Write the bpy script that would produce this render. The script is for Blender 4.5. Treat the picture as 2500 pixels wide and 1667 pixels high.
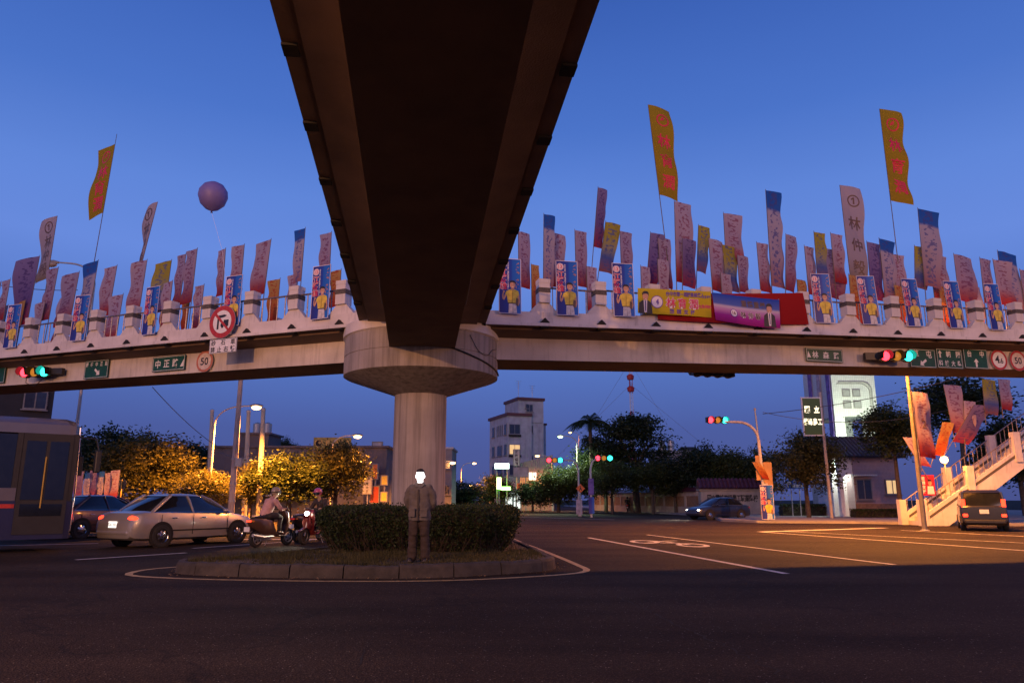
import bpy, bmesh, math, random
from math import sin, cos, pi, radians, atan2, sqrt
from mathutils import Vector, Matrix, Euler, noise

random.seed(7)
SC = bpy.context.scene
COL = SC.collection
for _o in list(bpy.data.objects):
    bpy.data.objects.remove(_o)

# ------------------------------------------------------------------ camera
CAM_Z = 1.30
TILT = radians(12.12)
FPX = 1800.0                       # focal length in pixels of the 2500 px wide photograph
cam_d = bpy.data.cameras.new('camera')
cam_d.sensor_width = 36.0
cam_d.lens = 36.0 * FPX / 2500.0
cam_d.clip_start = 0.1
cam_d.clip_end = 4000.0
cam = bpy.data.objects.new('camera', cam_d)
COL.objects.link(cam)
cam.location = (0, 0, CAM_Z)
cam.rotation_euler = (pi / 2 + TILT, 0, 0)
SC.camera = cam

# ------------------------------------------------------------------ dusk sky
world = bpy.data.worlds.new('World')
SC.world = world
world.use_nodes = True
wn, wl = world.node_tree.nodes, world.node_tree.links
wn.clear()
w_out = wn.new('ShaderNodeOutputWorld')
w_bg = wn.new('ShaderNodeBackground')
w_sky = wn.new('ShaderNodeTexSky')
w_sky.sky_type = 'NISHITA'
w_sky.sun_disc = False
w_sky.sun_elevation = radians(1.0)
w_sky.sun_rotation = radians(200)
w_sky.air_density = 1.0
w_sky.dust_density = 0.6
w_sky.ozone_density = 3.0
w_tc = wn.new('ShaderNodeTexCoord')
w_sep = wn.new('ShaderNodeSeparateXYZ')
w_ramp = wn.new('ShaderNodeValToRGB')
wl.new(w_tc.outputs['Generated'], w_sep.inputs[0])
wl.new(w_sep.outputs['Z'], w_ramp.inputs[0])
_cr = w_ramp.color_ramp
_stops = [(0.00, (.066, .084, .262)), (.09, (.070, .106, .345)), (.19, (.092, .180, .54)), (.30, (.136, .252, .71)), (.38, (.115, .236, .69)),
          (.47, (.070, .172, .58)), (.61, (.040, .112, .45)), (1.0, (.016, .045, .18))]
_cr.elements[0].position, _cr.elements[0].color = _stops[0][0], (*_stops[0][1], 1)
_cr.elements[1].position, _cr.elements[1].color = _stops[-1][0], (*_stops[-1][1], 1)
for _p, _c in _stops[1:-1]:
    _e = _cr.elements.new(_p); _e.color = (*_c, 1)
w_mul = wn.new('ShaderNodeMix'); w_mul.data_type = 'RGBA'; w_mul.blend_type = 'ADD'
w_mul.inputs[0].default_value = 0.004          # a trace of the physical twilight sky on top of the blue hour gradient
wl.new(w_ramp.outputs[0], w_mul.inputs[6])
wl.new(w_sky.outputs[0], w_mul.inputs[7])
w_noise = wn.new('ShaderNodeTexNoise'); w_noise.inputs['Scale'].default_value = 1.6; w_noise.inputs['Detail'].default_value = 3
w_map = wn.new('ShaderNodeMapping'); w_map.inputs['Scale'].default_value = (1, 1, 4)
wl.new(w_tc.outputs['Generated'], w_map.inputs[0]); wl.new(w_map.outputs[0], w_noise.inputs['Vector'])
w_mr = wn.new('ShaderNodeMapRange'); w_mr.inputs[3].default_value = .93; w_mr.inputs[4].default_value = 1.07
wl.new(w_noise.outputs[0], w_mr.inputs[0])
w_vm = wn.new('ShaderNodeVectorMath'); w_vm.operation = 'SCALE'
wl.new(w_mul.outputs[2], w_vm.inputs[0]); wl.new(w_mr.outputs[0], w_vm.inputs['Scale'])
wl.new(w_vm.outputs[0], w_bg.inputs[0])
w_bg.inputs[1].default_value = 1.0
wl.new(w_bg.outputs[0], w_out.inputs[0])

# afterglow of the sun that has just set behind the camera
sun_d = bpy.data.lights.new('afterglow', 'SUN')
sun_d.energy = 0.80
sun_d.angle = radians(35)
sun_d.color = (1.0, .56, .44)
sun = bpy.data.objects.new('afterglow', sun_d)
COL.objects.link(sun)
sun.rotation_euler = Euler((radians(78), 0, radians(-20)))

SC.view_settings.view_transform = 'Standard'
SC.view_settings.look = 'None'
SC.view_settings.exposure = 0.0
SC.view_settings.gamma = 1.0
SC.view_settings.use_curve_mapping = False
SC.render.engine = 'CYCLES'
SC.cycles.use_denoising = True
try:
    SC.cycles.denoiser = 'OPENIMAGEDENOISE'
except Exception:
    pass
SC.cycles.max_bounces = 6
SC.cycles.diffuse_bounces = 3
SC.cycles.transparent_max_bounces = 12
SC.cycles.sample_clamp_indirect = 4.0
SC.cycles.use_light_tree = True

# ------------------------------------------------------------------ helpers
CT, ST = cos(TILT), sin(TILT)

def at(u, v, Y):
    """world point at distance Y ahead that the photograph shows at pixel (u, v) (2500 x 1667)"""
    a, b = (u - 1250) / FPX, (833.5 - v) / FPX
    k = Y / (CT - b * ST)
    return Vector((a * k, Y, CAM_Z + (ST + b * CT) * k))

def gnd(u, v, z=0.0):
    a, b = (u - 1250) / FPX, (833.5 - v) / FPX
    k = (z - CAM_Z) / (ST + b * CT)
    return Vector((a * k, (CT - b * ST) * k, z))

def plane_hit(u, v, p0, d):
    """point of pixel ray on the vertical plane through p0 (x, y) along direction d (x, y)"""
    a, b = (u - 1250) / FPX, (833.5 - v) / FPX
    rx, ry, rz = a, CT - b * ST, ST + b * CT
    nx, ny = -d[1], d[0]
    k = (p0[0] * nx + p0[1] * ny) / (rx * nx + ry * ny)
    return Vector((rx * k, ry * k, CAM_Z + rz * k))

_text_cache = {}
def text_geo(body, bold=0.0):
    key = (body, bold)
    if key not in _text_cache:
        c = bpy.data.curves.new('t', 'FONT'); c.body = body; c.offset = bold; c.resolution_u = 3
        c.align_x = 'CENTER'; c.align_y = 'CENTER'
        o = bpy.data.objects.new('t', c)
        m = bpy.data.meshes.new_from_object(o)
        vs = [tuple(v.co) for v in m.vertices]
        if vs:
            x0, x1 = min(v[0] for v in vs), max(v[0] for v in vs); y0, y1 = min(v[1] for v in vs), max(v[1] for v in vs)
            cx, cy = (x0 + x1) / 2, (y0 + y1) / 2
            vs = [(v[0] - cx, v[1] - cy) for v in vs]
        fs = [tuple(p.vertices) for p in m.polygons]
        bpy.data.objects.remove(o); bpy.data.curves.remove(c); bpy.data.meshes.remove(m)
        _text_cache[key] = (vs, fs)
    return _text_cache[key]

class MB:
    """collects faces and links them as ONE mesh object"""
    def __init__(s):
        s.v, s.f, s.m, s.uv = [], [], [], {}
    def add(s, vs, fs, mi=0, M=None):
        n = len(s.v)
        if M is not None:
            vs = [M @ Vector(p) for p in vs]
        s.v.extend(tuple(p) for p in vs)
        s.f.extend(tuple(i + n for i in f) for f in fs)
        s.m.extend([mi] * len(fs))
        return s
    def box(s, c, d, mi=0, M=None, rz=0.0, top=None):
        hx, hy, hz = d[0] / 2, d[1] / 2, d[2] / 2
        tx, ty = (top if top else (1, 1))
        vs = [(-hx, -hy, -hz), (hx, -hy, -hz), (hx, hy, -hz), (-hx, hy, -hz),
              (-hx * tx, -hy * ty, hz), (hx * tx, -hy * ty, hz), (hx * tx, hy * ty, hz), (-hx * tx, hy * ty, hz)]
        R = Matrix.Translation(c) @ Matrix.Rotation(rz, 4, 'Z')
        if M is not None: R = M @ R
        return s.add(vs, [(3, 2, 1, 0), (4, 5, 6, 7), (0, 1, 5, 4), (1, 2, 6, 5), (2, 3, 7, 6), (3, 0, 4, 7)], mi, R)
    def prism(s, poly, y0, y1, mi=0, M=None):
        """polygon in x, z swept from y0 to y1"""
        n = len(poly)
        vs = [(x, y0, z) for x, z in poly] + [(x, y1, z) for x, z in poly]
        fs = [tuple(range(n)), tuple(range(2 * n - 1, n - 1, -1))]
        fs += [(i, i + n, (i + 1) % n + n, (i + 1) % n) for i in range(n)]
        return s.add(vs, fs, mi, M)
    def slab(s, poly, z0, z1, mi=0, M=None):
        """polygon in x, y swept from z0 to z1"""
        n = len(poly)
        vs = [(x, y, z0) for x, y in poly] + [(x, y, z1) for x, y in poly]
        fs = [tuple(range(n - 1, -1, -1)), tuple(range(n, 2 * n))]
        fs += [(i, (i + 1) % n, (i + 1) % n + n, i + n) for i in range(n)]
        return s.add(vs, fs, mi, M)
    def poly(s, pts, y=0.0, mi=0, M=None):
        return s.add([(x, y, z) for x, z in pts], [tuple(range(len(pts)))], mi, M)
    def disc(s, c, r, y=0.0, mi=0, M=None, n=20, r2=None):
        r2 = r2 or r
        return s.poly([(c[0] + r * cos(2 * pi * i / n), c[1] + r2 * sin(2 * pi * i / n)) for i in range(n)], y, mi, M)
    def tube(s, pts, r, n=8, mi=0, M=None, cap=True):
        pts = [Vector(p) for p in pts]
        rs = r if isinstance(r, (list, tuple)) else [r] * len(pts)
        vs, fs = [], []
        up = None
        for i, p in enumerate(pts):
            t = (pts[min(i + 1, len(pts) - 1)] - pts[max(i - 1, 0)])
            if t.length < 1e-9: t = Vector((0, 0, 1))
            t.normalize()
            if up is None:
                up = Vector((0, 0, 1)) if abs(t.z) < .9 else Vector((1, 0, 0))
            x = up.cross(t)
            if x.length < 1e-6: x = Vector((0, 1, 0)).cross(t)
            x.normalize(); y = t.cross(x); up = y
            # keep frame stable
            for k in range(n):
                a = 2 * pi * k / n
                vs.append(p + (x * cos(a) + y * sin(a)) * rs[i])
            up = y
        for i in range(len(pts) - 1):
            for k in range(n):
                a, b = i * n + k, i * n + (k + 1) % n
                fs.append((a, b, b + n, a + n))
        if cap:
            fs.append(tuple(range(n - 1, -1, -1)))
            fs.append(tuple(range((len(pts) - 1) * n, len(pts) * n)))
        return s.add(vs, fs, mi, M)
    def lathe(s, prof, n=24, c=(0, 0, 0), mi=0, M=None, cap=True):
        vs, fs = [], []
        for r, z in prof:
            for k in range(n):
                a = 2 * pi * k / n
                vs.append((c[0] + r * cos(a), c[1] + r * sin(a), c[2] + z))
        for i in range(len(prof) - 1):
            for k in range(n):
                a, b = i * n + k, i * n + (k + 1) % n
                fs.append((a, b, b + n, a + n))
        if cap:
            fs.append(tuple(range(n - 1, -1, -1)))
            fs.append(tuple(range((len(prof) - 1) * n, len(prof) * n)))
        return s.add(vs, fs, mi, M)
    def ball(s, c, r, nu=12, nv=8, mi=0, M=None):
        r = r if isinstance(r, (tuple, list)) else (r, r, r)
        vs, fs = [(c[0], c[1], c[2] - r[2])], []
        for j in range(1, nv):
            ph = -pi / 2 + pi * j / nv
            for i in range(nu):
                a = 2 * pi * i / nu
                vs.append((c[0] + r[0] * cos(ph) * cos(a), c[1] + r[1] * cos(ph) * sin(a), c[2] + r[2] * sin(ph)))
        vs.append((c[0], c[1], c[2] + r[2]))
        for i in range(nu):
            fs.append((0, 1 + (i + 1) % nu, 1 + i))
            for j in range(nv - 2):
                a, b = 1 + j * nu + i, 1 + j * nu + (i + 1) % nu
                fs.append((a, b, b + nu, a + nu))
            fs.append((len(vs) - 1, 1 + (nv - 2) * nu + i, 1 + (nv - 2) * nu + (i + 1) % nu))
        return s.add(vs, fs, mi, M)
    def loft(s, rings, mi=0, M=None, cap=True, closed=True):
        n = len(rings[0]); vs = [p for r in rings for p in r]; fs = []
        for i in range(len(rings) - 1):
            for k in range(n if closed else n - 1):
                a, b = i * n + k, i * n + (k + 1) % n
                fs.append((a, b, b + n, a + n))
        if cap and closed:
            fs.append(tuple(range(n - 1, -1, -1))); fs.append(tuple(range((len(rings) - 1) * n, len(rings) * n)))
        return s.add(vs, fs, mi, M)
    def text(s, body, x, z, size, mi=0, y=0.0, bold=0.0, sx=1.0, M=None, warp=None):
        vs, fs = text_geo(body, bold)
        out = []
        for a, b in vs:
            p = (x + a * size * sx, y, z + b * size)
            if warp: p = warp(p)
            out.append(p)
        return s.add(out, fs, mi, M)
    def vtext(s, body, x, ztop, size, step, mi=0, y=0.0, bold=0.0, sx=1.0, M=None, warp=None):
        for i, ch in enumerate(body):
            if ch != ' ':
                s.text(ch, x, ztop - step * (i + .5), size, mi, y, bold, sx, M, warp)
        return s
    def mesh(s, name, mats, smooth=None):
        me = bpy.data.meshes.new(name)
        me.from_pydata(s.v, [], s.f)
        for m in (mats if isinstance(mats, (list, tuple)) else [mats]):
            me.materials.append(m)
        if any(s.m):
            me.polygons.foreach_set('material_index', s.m)
        if smooth is not None:
            me.polygons.foreach_set('use_smooth', [True] * len(me.polygons))
            me.set_sharp_from_angle(angle=radians(smooth))
        me.update()
        return me
    def build(s, name, mats, parent=None, loc=None, rz=None, smooth=None, bevel=0.0, fix=False, **tags):
        me = s.mesh(name, mats, smooth)
        if fix:
            bm = bmesh.new(); bm.from_mesh(me); bmesh.ops.recalc_face_normals(bm, faces=bm.faces); bm.to_mesh(me); bm.free()
        return link(name, me, parent, loc, rz, bevel, **tags)

def link(name, me, parent=None, loc=None, rz=None, bevel=0.0, **tags):
    o = bpy.data.objects.new(name, me); COL.objects.link(o)
    if parent is not None: o.parent = parent
    if loc is not None: o.location = loc
    if rz is not None: o.rotation_euler = (0, 0, rz)
    if bevel:
        b = o.modifiers.new('bevel', 'BEVEL'); b.width = bevel; b.segments = 2; b.limit_method = 'ANGLE'; b.angle_limit = radians(40)
    for k, v in tags.items(): o[k] = v
    return o

def thing(name, label, category, loc=(0, 0, 0), rz=0.0, group=None):
    o = bpy.data.objects.new(name, None); COL.objects.link(o)
    o.empty_display_size = .2
    o.location = loc; o.rotation_euler = (0, 0, rz)
    o['label'] = label; o['category'] = category
    if group: o['group'] = group
    return o

def copy_tree(o, parent=None):
    c = o.copy(); COL.objects.link(c); c.parent = parent
    for ch in list(o.children):
        copy_tree(ch, c)
    return c

def lamp(name, loc, power, color, radius=.12, parent=None, kind='POINT', spot=None, rot=None):
    d = bpy.data.lights.new(name, kind); d.energy = power; d.color = color; d.shadow_soft_size = radius
    if kind == 'SPOT':
        d.spot_size = spot or radians(150); d.spot_blend = .6
    o = bpy.data.objects.new(name, d); COL.objects.link(o); o.location = loc
    if rot: o.rotation_euler = rot
    if parent is not None: o.parent = parent
    return o

ORD = ['', 'first', 'second', 'third', 'fourth', 'fifth', 'sixth', 'seventh', 'eighth', 'ninth', 'tenth', 'eleventh', 'twelfth', 'thirteenth', 'fourteenth',
       'fifteenth', 'sixteenth', 'seventeenth', 'eighteenth', 'nineteenth', 'twentieth'] + ['twenty-' + w for w in ('first', 'second', 'third', 'fourth', 'fifth', 'sixth', 'seventh', 'eighth', 'ninth')] + \
      ['thirtieth'] + ['thirty-' + w for w in ('first', 'second', 'third', 'fourth', 'fifth', 'sixth', 'seventh', 'eighth', 'ninth')] + ['fortieth'] + ['forty-' + w for w in ('first', 'second', 'third', 'fourth', 'fifth', 'sixth', 'seventh', 'eighth', 'ninth')] + ['fiftieth']

# ------------------------------------------------------------------ materials
def _n(nt, t, **kw):
    n = nt.nodes.new(t)
    for k, v in kw.items(): setattr(n, k, v)
    return n

def mat(name, col, rough=.7, var=.12, scale=6.0, bump=0.0, bscale=None, metal=0.0, emit=0.0, ecol=None, alpha=None, coat=0.0, detail=6, stretch=None, spec=.5, trans=0.0):
    m = bpy.data.materials.new(name); m.use_nodes = True
    nt = m.node_tree; b = nt.nodes['Principled BSDF']
    b.inputs['Roughness'].default_value = rough
    b.inputs['Metallic'].default_value = metal
    b.inputs['Specular IOR Level'].default_value = spec
    if coat: b.inputs['Coat Weight'].default_value = coat; b.inputs['Coat Roughness'].default_value = .08
    tc = _n(nt, 'ShaderNodeTexCoord'); src = tc.outputs['Object']
    if stretch:
        mp = _n(nt, 'ShaderNodeMapping'); mp.inputs['Scale'].default_value = stretch; nt.links.new(src, mp.inputs[0]); src = mp.outputs[0]
    nz = _n(nt, 'ShaderNodeTexNoise'); nz.inputs['Scale'].default_value = scale; nz.inputs['Detail'].default_value = detail
    nt.links.new(src, nz.inputs['Vector'])
    rp = _n(nt, 'ShaderNodeValToRGB')
    rp.color_ramp.elements[0].position = .3; rp.color_ramp.elements[1].position = .7
    rp.color_ramp.elements[0].color = tuple(max(0, c * (1 - var)) for c in col[:3]) + (1,)
    rp.color_ramp.elements[1].color = tuple(min(1, c * (1 + var)) for c in col[:3]) + (1,)
    nt.links.new(nz.outputs[0], rp.inputs[0])
    nt.links.new(rp.outputs[0], b.inputs['Base Color'])
    if bump:
        n2 = _n(nt, 'ShaderNodeTexNoise'); n2.inputs['Scale'].default_value = bscale or scale * 8; n2.inputs['Detail'].default_value = 8
        nt.links.new(src, n2.inputs['Vector'])
        bp = _n(nt, 'ShaderNodeBump'); bp.inputs['Strength'].default_value = bump; bp.inputs['Distance'].default_value = .02
        nt.links.new(n2.outputs[0], bp.inputs['Height']); nt.links.new(bp.outputs[0], b.inputs['Normal'])
    if emit:
        b.inputs['Emission Color'].default_value = (*(ecol or col)[:3], 1); b.inputs['Emission Strength'].default_value = emit
    if trans:
        b.inputs['Transmission Weight'].default_value = trans
    return m

def stained(name, col, stain=(.06, .05, .045), amount=.5, rough=.85, streak=(3, 3, .35), low=.5, hi=.72):
    """weathered concrete: blotches, vertical run-off streaks and fine pitting"""
    m = mat(name, col, rough, .16, 1.3, .25, 45)
    nt = m.node_tree; b = nt.nodes['Principled BSDF']
    base = b.inputs['Base Color'].links[0].from_socket
    tc = _n(nt, 'ShaderNodeTexCoord'); mp = _n(nt, 'ShaderNodeMapping'); mp.inputs['Scale'].default_value = streak
    nt.links.new(tc.outputs['Object'], mp.inputs[0])
    nz = _n(nt, 'ShaderNodeTexNoise'); nz.inputs['Scale'].default_value = 2.2; nz.inputs['Detail'].default_value = 9; nz.inputs['Roughness'].default_value = .65
    nt.links.new(mp.outputs[0], nz.inputs['Vector'])
    rp = _n(nt, 'ShaderNodeValToRGB'); rp.color_ramp.elements[0].position = low; rp.color_ramp.elements[1].position = hi
    rp.color_ramp.elements[0].color = (0, 0, 0, 1); rp.color_ramp.elements[1].color = (amount,) * 3 + (1,)
    nt.links.new(nz.outputs[0], rp.inputs[0])
    mx = _n(nt, 'ShaderNodeMix', data_type='RGBA')
    nt.links.new(rp.outputs[0], mx.inputs[0]); nt.links.new(base, mx.inputs[6]); mx.inputs[7].default_value = (*stain, 1)
    nt.links.new(mx.outputs[2], b.inputs['Base Color'])
    return m

def leafmat(name, col, var=.45, trans=.35):
    m = bpy.data.materials.new(name); m.use_nodes = True; nt = m.node_tree
    b = nt.nodes['Principled BSDF']; b.inputs['Roughness'].default_value = .55; b.inputs['Specular IOR Level'].default_value = .3
    g = _n(nt, 'ShaderNodeNewGeometry'); rp = _n(nt, 'ShaderNodeValToRGB')
    rp.color_ramp.elements[0].color = tuple(c * (1 - var) for c in col) + (1,)
    rp.color_ramp.elements[1].color = tuple(c * (1 + var) for c in col) + (1,)
    nt.links.new(g.outputs['Random Per Island'], rp.inputs[0])
    nt.links.new(rp.outputs[0], b.inputs['Base Color'])
    t = _n(nt, 'ShaderNodeBsdfTranslucent'); nt.links.new(rp.outputs[0], t.inputs[0])
    mx = _n(nt, 'ShaderNodeMixShader'); mx.inputs[0].default_value = trans
    out = nt.nodes['Material Output']
    nt.links.new(b.outputs[0], mx.inputs[1]); nt.links.new(t.outputs[0], mx.inputs[2]); nt.links.new(mx.outputs[0], out.inputs[0])
    return m

def glow(name, col, strength):
    m = bpy.data.materials.new(name); m.use_nodes = True; nt = m.node_tree
    b = nt.nodes['Principled BSDF']; b.inputs['Base Color'].default_value = (*col, 1)
    b.inputs['Emission Color'].default_value = (*col, 1); b.inputs['Emission Strength'].default_value = strength
    # a faint lens pattern so that the lit glass is not one flat tone
    tc = _n(nt, 'ShaderNodeTexCoord'); vo = _n(nt, 'ShaderNodeTexVoronoi'); vo.inputs['Scale'].default_value = 40
    nt.links.new(tc.outputs['Object'], vo.inputs['Vector'])
    mr = _n(nt, 'ShaderNodeMapRange'); mr.inputs[3].default_value = strength * 1.1; mr.inputs[4].default_value = strength * .8
    nt.links.new(vo.outputs[0], mr.inputs[0]); nt.links.new(mr.outputs[0], b.inputs['Emission Strength'])
    return m

SODIUM = (1.0, .32, .04)
WARM = (1.0, .42, .13)
M = {}
M['concrete'] = stained('weathered_concrete', (.58, .53, .49), amount=.35)
M['pier'] = stained('pier_concrete', (.33, .295, .275), amount=.6, streak=(3.2, 3.2, .12), low=.44, hi=.68)
M['parapet'] = stained('painted_parapet', (.62, .57, .55), amount=.45, low=.56, hi=.78)
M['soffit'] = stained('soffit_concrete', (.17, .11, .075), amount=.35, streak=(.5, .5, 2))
M['band'] = mat('aggregate_band', (.10, .085, .075), .9, .9, 90, .6, 120)
M['rail'] = mat('worn_rail', (.30, .24, .21), .45, .4, 14, .1, metal=.7)
M['dark'] = mat('dark_void', (.015, .013, .012), .9, .3)
M['black'] = mat('black_plastic', (.018, .018, .019), .45, .2)
M['rubber'] = mat('tyre_rubber', (.02, .02, .02), .85, .3, 20, .2)
M['steel'] = mat('galvanised_steel', (.42, .41, .40), .5, .15, 12, metal=.6)
M['chrome'] = mat('bright_metal', (.65, .65, .66), .18, .05, metal=1.0)
M['polepaint'] = mat('pole_paint', (.55, .50, .44), .55, .18, 8)
M['polerust'] = stained('rusted_pole_paint', (.50, .42, .34), (.16, .07, .03), .7, streak=(6, 6, .8))
M['concpole'] = stained('concrete_pole', (.42, .40, .33), amount=.35, streak=(5, 5, .4))
M['white'] = mat('white_paint', (.78, .77, .75), .6, .08, 9)
M['signwhite'] = mat('sign_white', (.75, .74, .72), .5, .1, 12)
M['signgreen'] = mat('sign_green', (.008, .07, .035), .45, .25, 7)
M['signred'] = mat('sign_red', (.42, .028, .022), .5, .25, 10)
M['signblack'] = mat('sign_black', (.015, .015, .016), .5, .2)
M['signblue'] = mat('sign_blue', (.02, .10, .40), .45, .2)
M['signfaded'] = mat('sign_faded', (.62, .52, .46), .6, .2, 9)
M['signfadedred'] = mat('sign_faded_red', (.48, .16, .10), .6, .2, 9)
M['warnorange'] = mat('warning_orange', (.75, .16, .03), .5, .15)
M['red_on'] = glow('red_lens', (1.0, .03, .05), 6.0)
M['amber'] = mat('amber_lens', (.45, .17, .02), .3, .1, emit=.35, ecol=(1, .42, .05))
M['green_on'] = glow('green_lens', (.02, 1.0, .75), 7.0)
M['sodium_on'] = glow('sodium_lamp', (1.0, .58, .20), 9.0)
M['mercury_on'] = glow('mercury_lamp', (.72, 1.0, .50), 8.0)
M['lens_off'] = mat('lamp_lens_off', (.35, .30, .26), .2, .1)
M['glass'] = mat('dark_glass', (.012, .014, .018), .06, .2, spec=.8)
M['skin'] = mat('skin', (.46, .28, .19), .55, .08, 20)
M['hair'] = mat('black_hair', (.012, .010, .010), .6, .4, 60)
M['tail_on'] = glow('tail_lamp', (1.0, .035, .012), 5.0)
M['tail_glass'] = mat('tail_glass', (.35, .015, .012), .15, .1, emit=.25, ecol=(1, .03, .02))
M['head_on'] = glow('head_lamp', (1.0, .92, .74), 20.0)
M['head_off'] = mat('headlamp_glass', (.5, .5, .5), .1, .1, metal=.5)
M['indicator'] = mat('indicator_glass', (.6, .22, .03), .2, .1)
# ================================================================== ground and road
def asphalt():
    m = bpy.data.materials.new('asphalt'); m.use_nodes = True; nt = m.node_tree; b = nt.nodes['Principled BSDF']
    b.inputs['Roughness'].default_value = .85; b.inputs['Specular IOR Level'].default_value = .12
    tc = _n(nt, 'ShaderNodeTexCoord'); o = tc.outputs['Object']
    big = _n(nt, 'ShaderNodeTexNoise'); big.inputs['Scale'].default_value = .34; big.inputs['Detail'].default_value = 6
    mp = _n(nt, 'ShaderNodeMapping'); mp.inputs['Scale'].default_value = (.5, 1.8, 1); mp.inputs['Rotation'].default_value = (0, 0, .3)
    nt.links.new(o, mp.inputs[0]); nt.links.new(mp.outputs[0], big.inputs['Vector'])
    r1 = _n(nt, 'ShaderNodeValToRGB'); r1.color_ramp.elements[0].position = .32; r1.color_ramp.elements[1].position = .68
    r1.color_ramp.elements[0].color = (.024, .0175, .0125, 1); r1.color_ramp.elements[1].color = (.062, .046, .033, 1)
    nt.links.new(big.outputs[0], r1.inputs[0])
    grit = _n(nt, 'ShaderNodeTexVoronoi'); grit.inputs['Scale'].default_value = 55
    nt.links.new(o, grit.inputs['Vector'])
    r2 = _n(nt, 'ShaderNodeValToRGB'); r2.color_ramp.elements[0].position = .05; r2.color_ramp.elements[1].position = .42
    r2.color_ramp.elements[0].color = (2.6, 2.5, 2.3, 1); r2.color_ramp.elements[1].color = (.55, .55, .55, 1)
    nt.links.new(grit.outputs['Distance'], r2.inputs[0])
    mul = _n(nt, 'ShaderNodeMix', data_type='RGBA', blend_type='MULTIPLY'); mul.inputs[0].default_value = 1
    nt.links.new(r1.outputs[0], mul.inputs[6]); nt.links.new(r2.outputs[0], mul.inputs[7])
    # a few pale stones
    st = _n(nt, 'ShaderNodeTexVoronoi'); st.inputs['Scale'].default_value = 15; st.inputs['Randomness'].default_value = 1
    nt.links.new(o, st.inputs['Vector'])
    r3 = _n(nt, 'ShaderNodeValToRGB'); r3.color_ramp.elements[0].position = .07; r3.color_ramp.elements[1].position = .11
    r3.color_ramp.elements[0].color = (1, 1, 1, 1); r3.color_ramp.elements[1].color = (0, 0, 0, 1)
    nt.links.new(st.outputs['Distance'], r3.inputs[0])
    mx = _n(nt, 'ShaderNodeMix', data_type='RGBA'); nt.links.new(r3.outputs[0], mx.inputs[0]); nt.links.new(mul.outputs[2], mx.inputs[6]); mx.inputs[7].default_value = (.26, .24, .21, 1)
    # cracks: thin dark lines along a warped cell pattern, only in patches
    wn_ = _n(nt, 'ShaderNodeTexNoise'); wn_.inputs['Scale'].default_value = 1.1; wn_.inputs['Detail'].default_value = 7
    nt.links.new(o, wn_.inputs['Vector'])
    wa = _n(nt, 'ShaderNodeVectorMath', operation='SCALE'); wa.inputs['Scale'].default_value = 2.2; nt.links.new(wn_.outputs['Color'], wa.inputs[0])
    wb = _n(nt, 'ShaderNodeVectorMath', operation='ADD'); nt.links.new(o, wb.inputs[0]); nt.links.new(wa.outputs[0], wb.inputs[1])
    ck = _n(nt, 'ShaderNodeTexVoronoi', feature='DISTANCE_TO_EDGE'); ck.inputs['Scale'].default_value = .16
    nt.links.new(wb.outputs[0], ck.inputs['Vector'])
    r4 = _n(nt, 'ShaderNodeValToRGB'); r4.color_ramp.elements[0].position = .0; r4.color_ramp.elements[1].position = .009
    r4.color_ramp.elements[0].color = (.75, .75, .75, 1); r4.color_ramp.elements[1].color = (0, 0, 0, 1)
    nt.links.new(ck.outputs['Distance'], r4.inputs[0])
    mx2 = _n(nt, 'ShaderNodeMix', data_type='RGBA'); nt.links.new(r4.outputs[0], mx2.inputs[0]); nt.links.new(mx.outputs[2], mx2.inputs[6]); mx2.inputs[7].default_value = (.012, .011, .010, 1)
    nt.links.new(mx2.outputs[2], b.inputs['Base Color'])
    bp = _n(nt, 'ShaderNodeBump'); bp.inputs['Strength'].default_value = .9; bp.inputs['Distance'].default_value = .012; bp.invert = True
    nt.links.new(grit.outputs['Distance'], bp.inputs['Height']); nt.links.new(bp.outputs[0], b.inputs['Normal'])
    return m

M['asphalt'] = asphalt()
def road_paint(name, col):
    m = mat(name, col, .7, .2, 5, .3, 60); nt = m.node_tree; b = nt.nodes['Principled BSDF']
    base = b.inputs['Base Color'].links[0].from_socket
    tc = _n(nt, 'ShaderNodeTexCoord'); nz = _n(nt, 'ShaderNodeTexNoise'); nz.inputs['Scale'].default_value = 9; nz.inputs['Detail'].default_value = 10; nz.inputs['Roughness'].default_value = .75
    nt.links.new(tc.outputs['Object'], nz.inputs['Vector'])
    rp = _n(nt, 'ShaderNodeValToRGB'); rp.color_ramp.elements[0].position = .52; rp.color_ramp.elements[1].position = .66
    rp.color_ramp.elements[0].color = (0, 0, 0, 1); rp.color_ramp.elements[1].color = (.85, .85, .85, 1); nt.links.new(nz.outputs[0], rp.inputs[0])
    mx = _n(nt, 'ShaderNodeMix', data_type='RGBA'); nt.links.new(rp.outputs[0], mx.inputs[0]); nt.links.new(base, mx.inputs[6]); mx.inputs[7].default_value = (.06, .055, .05, 1)
    nt.links.new(mx.outputs[2], b.inputs['Base Color'])
    return m
M['paint'] = road_paint('road_paint_white', (.55, .52, .48))
M['paint_y'] = road_paint('road_paint_yellow', (.42, .31, .13))

road = MB().add([(-1500, -120, 0), (1500, -120, 0), (1500, 2500, 0), (-1500, 2500, 0)], [(0, 1, 2, 3)]).build('road', M['asphalt'], kind='structure')

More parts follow.
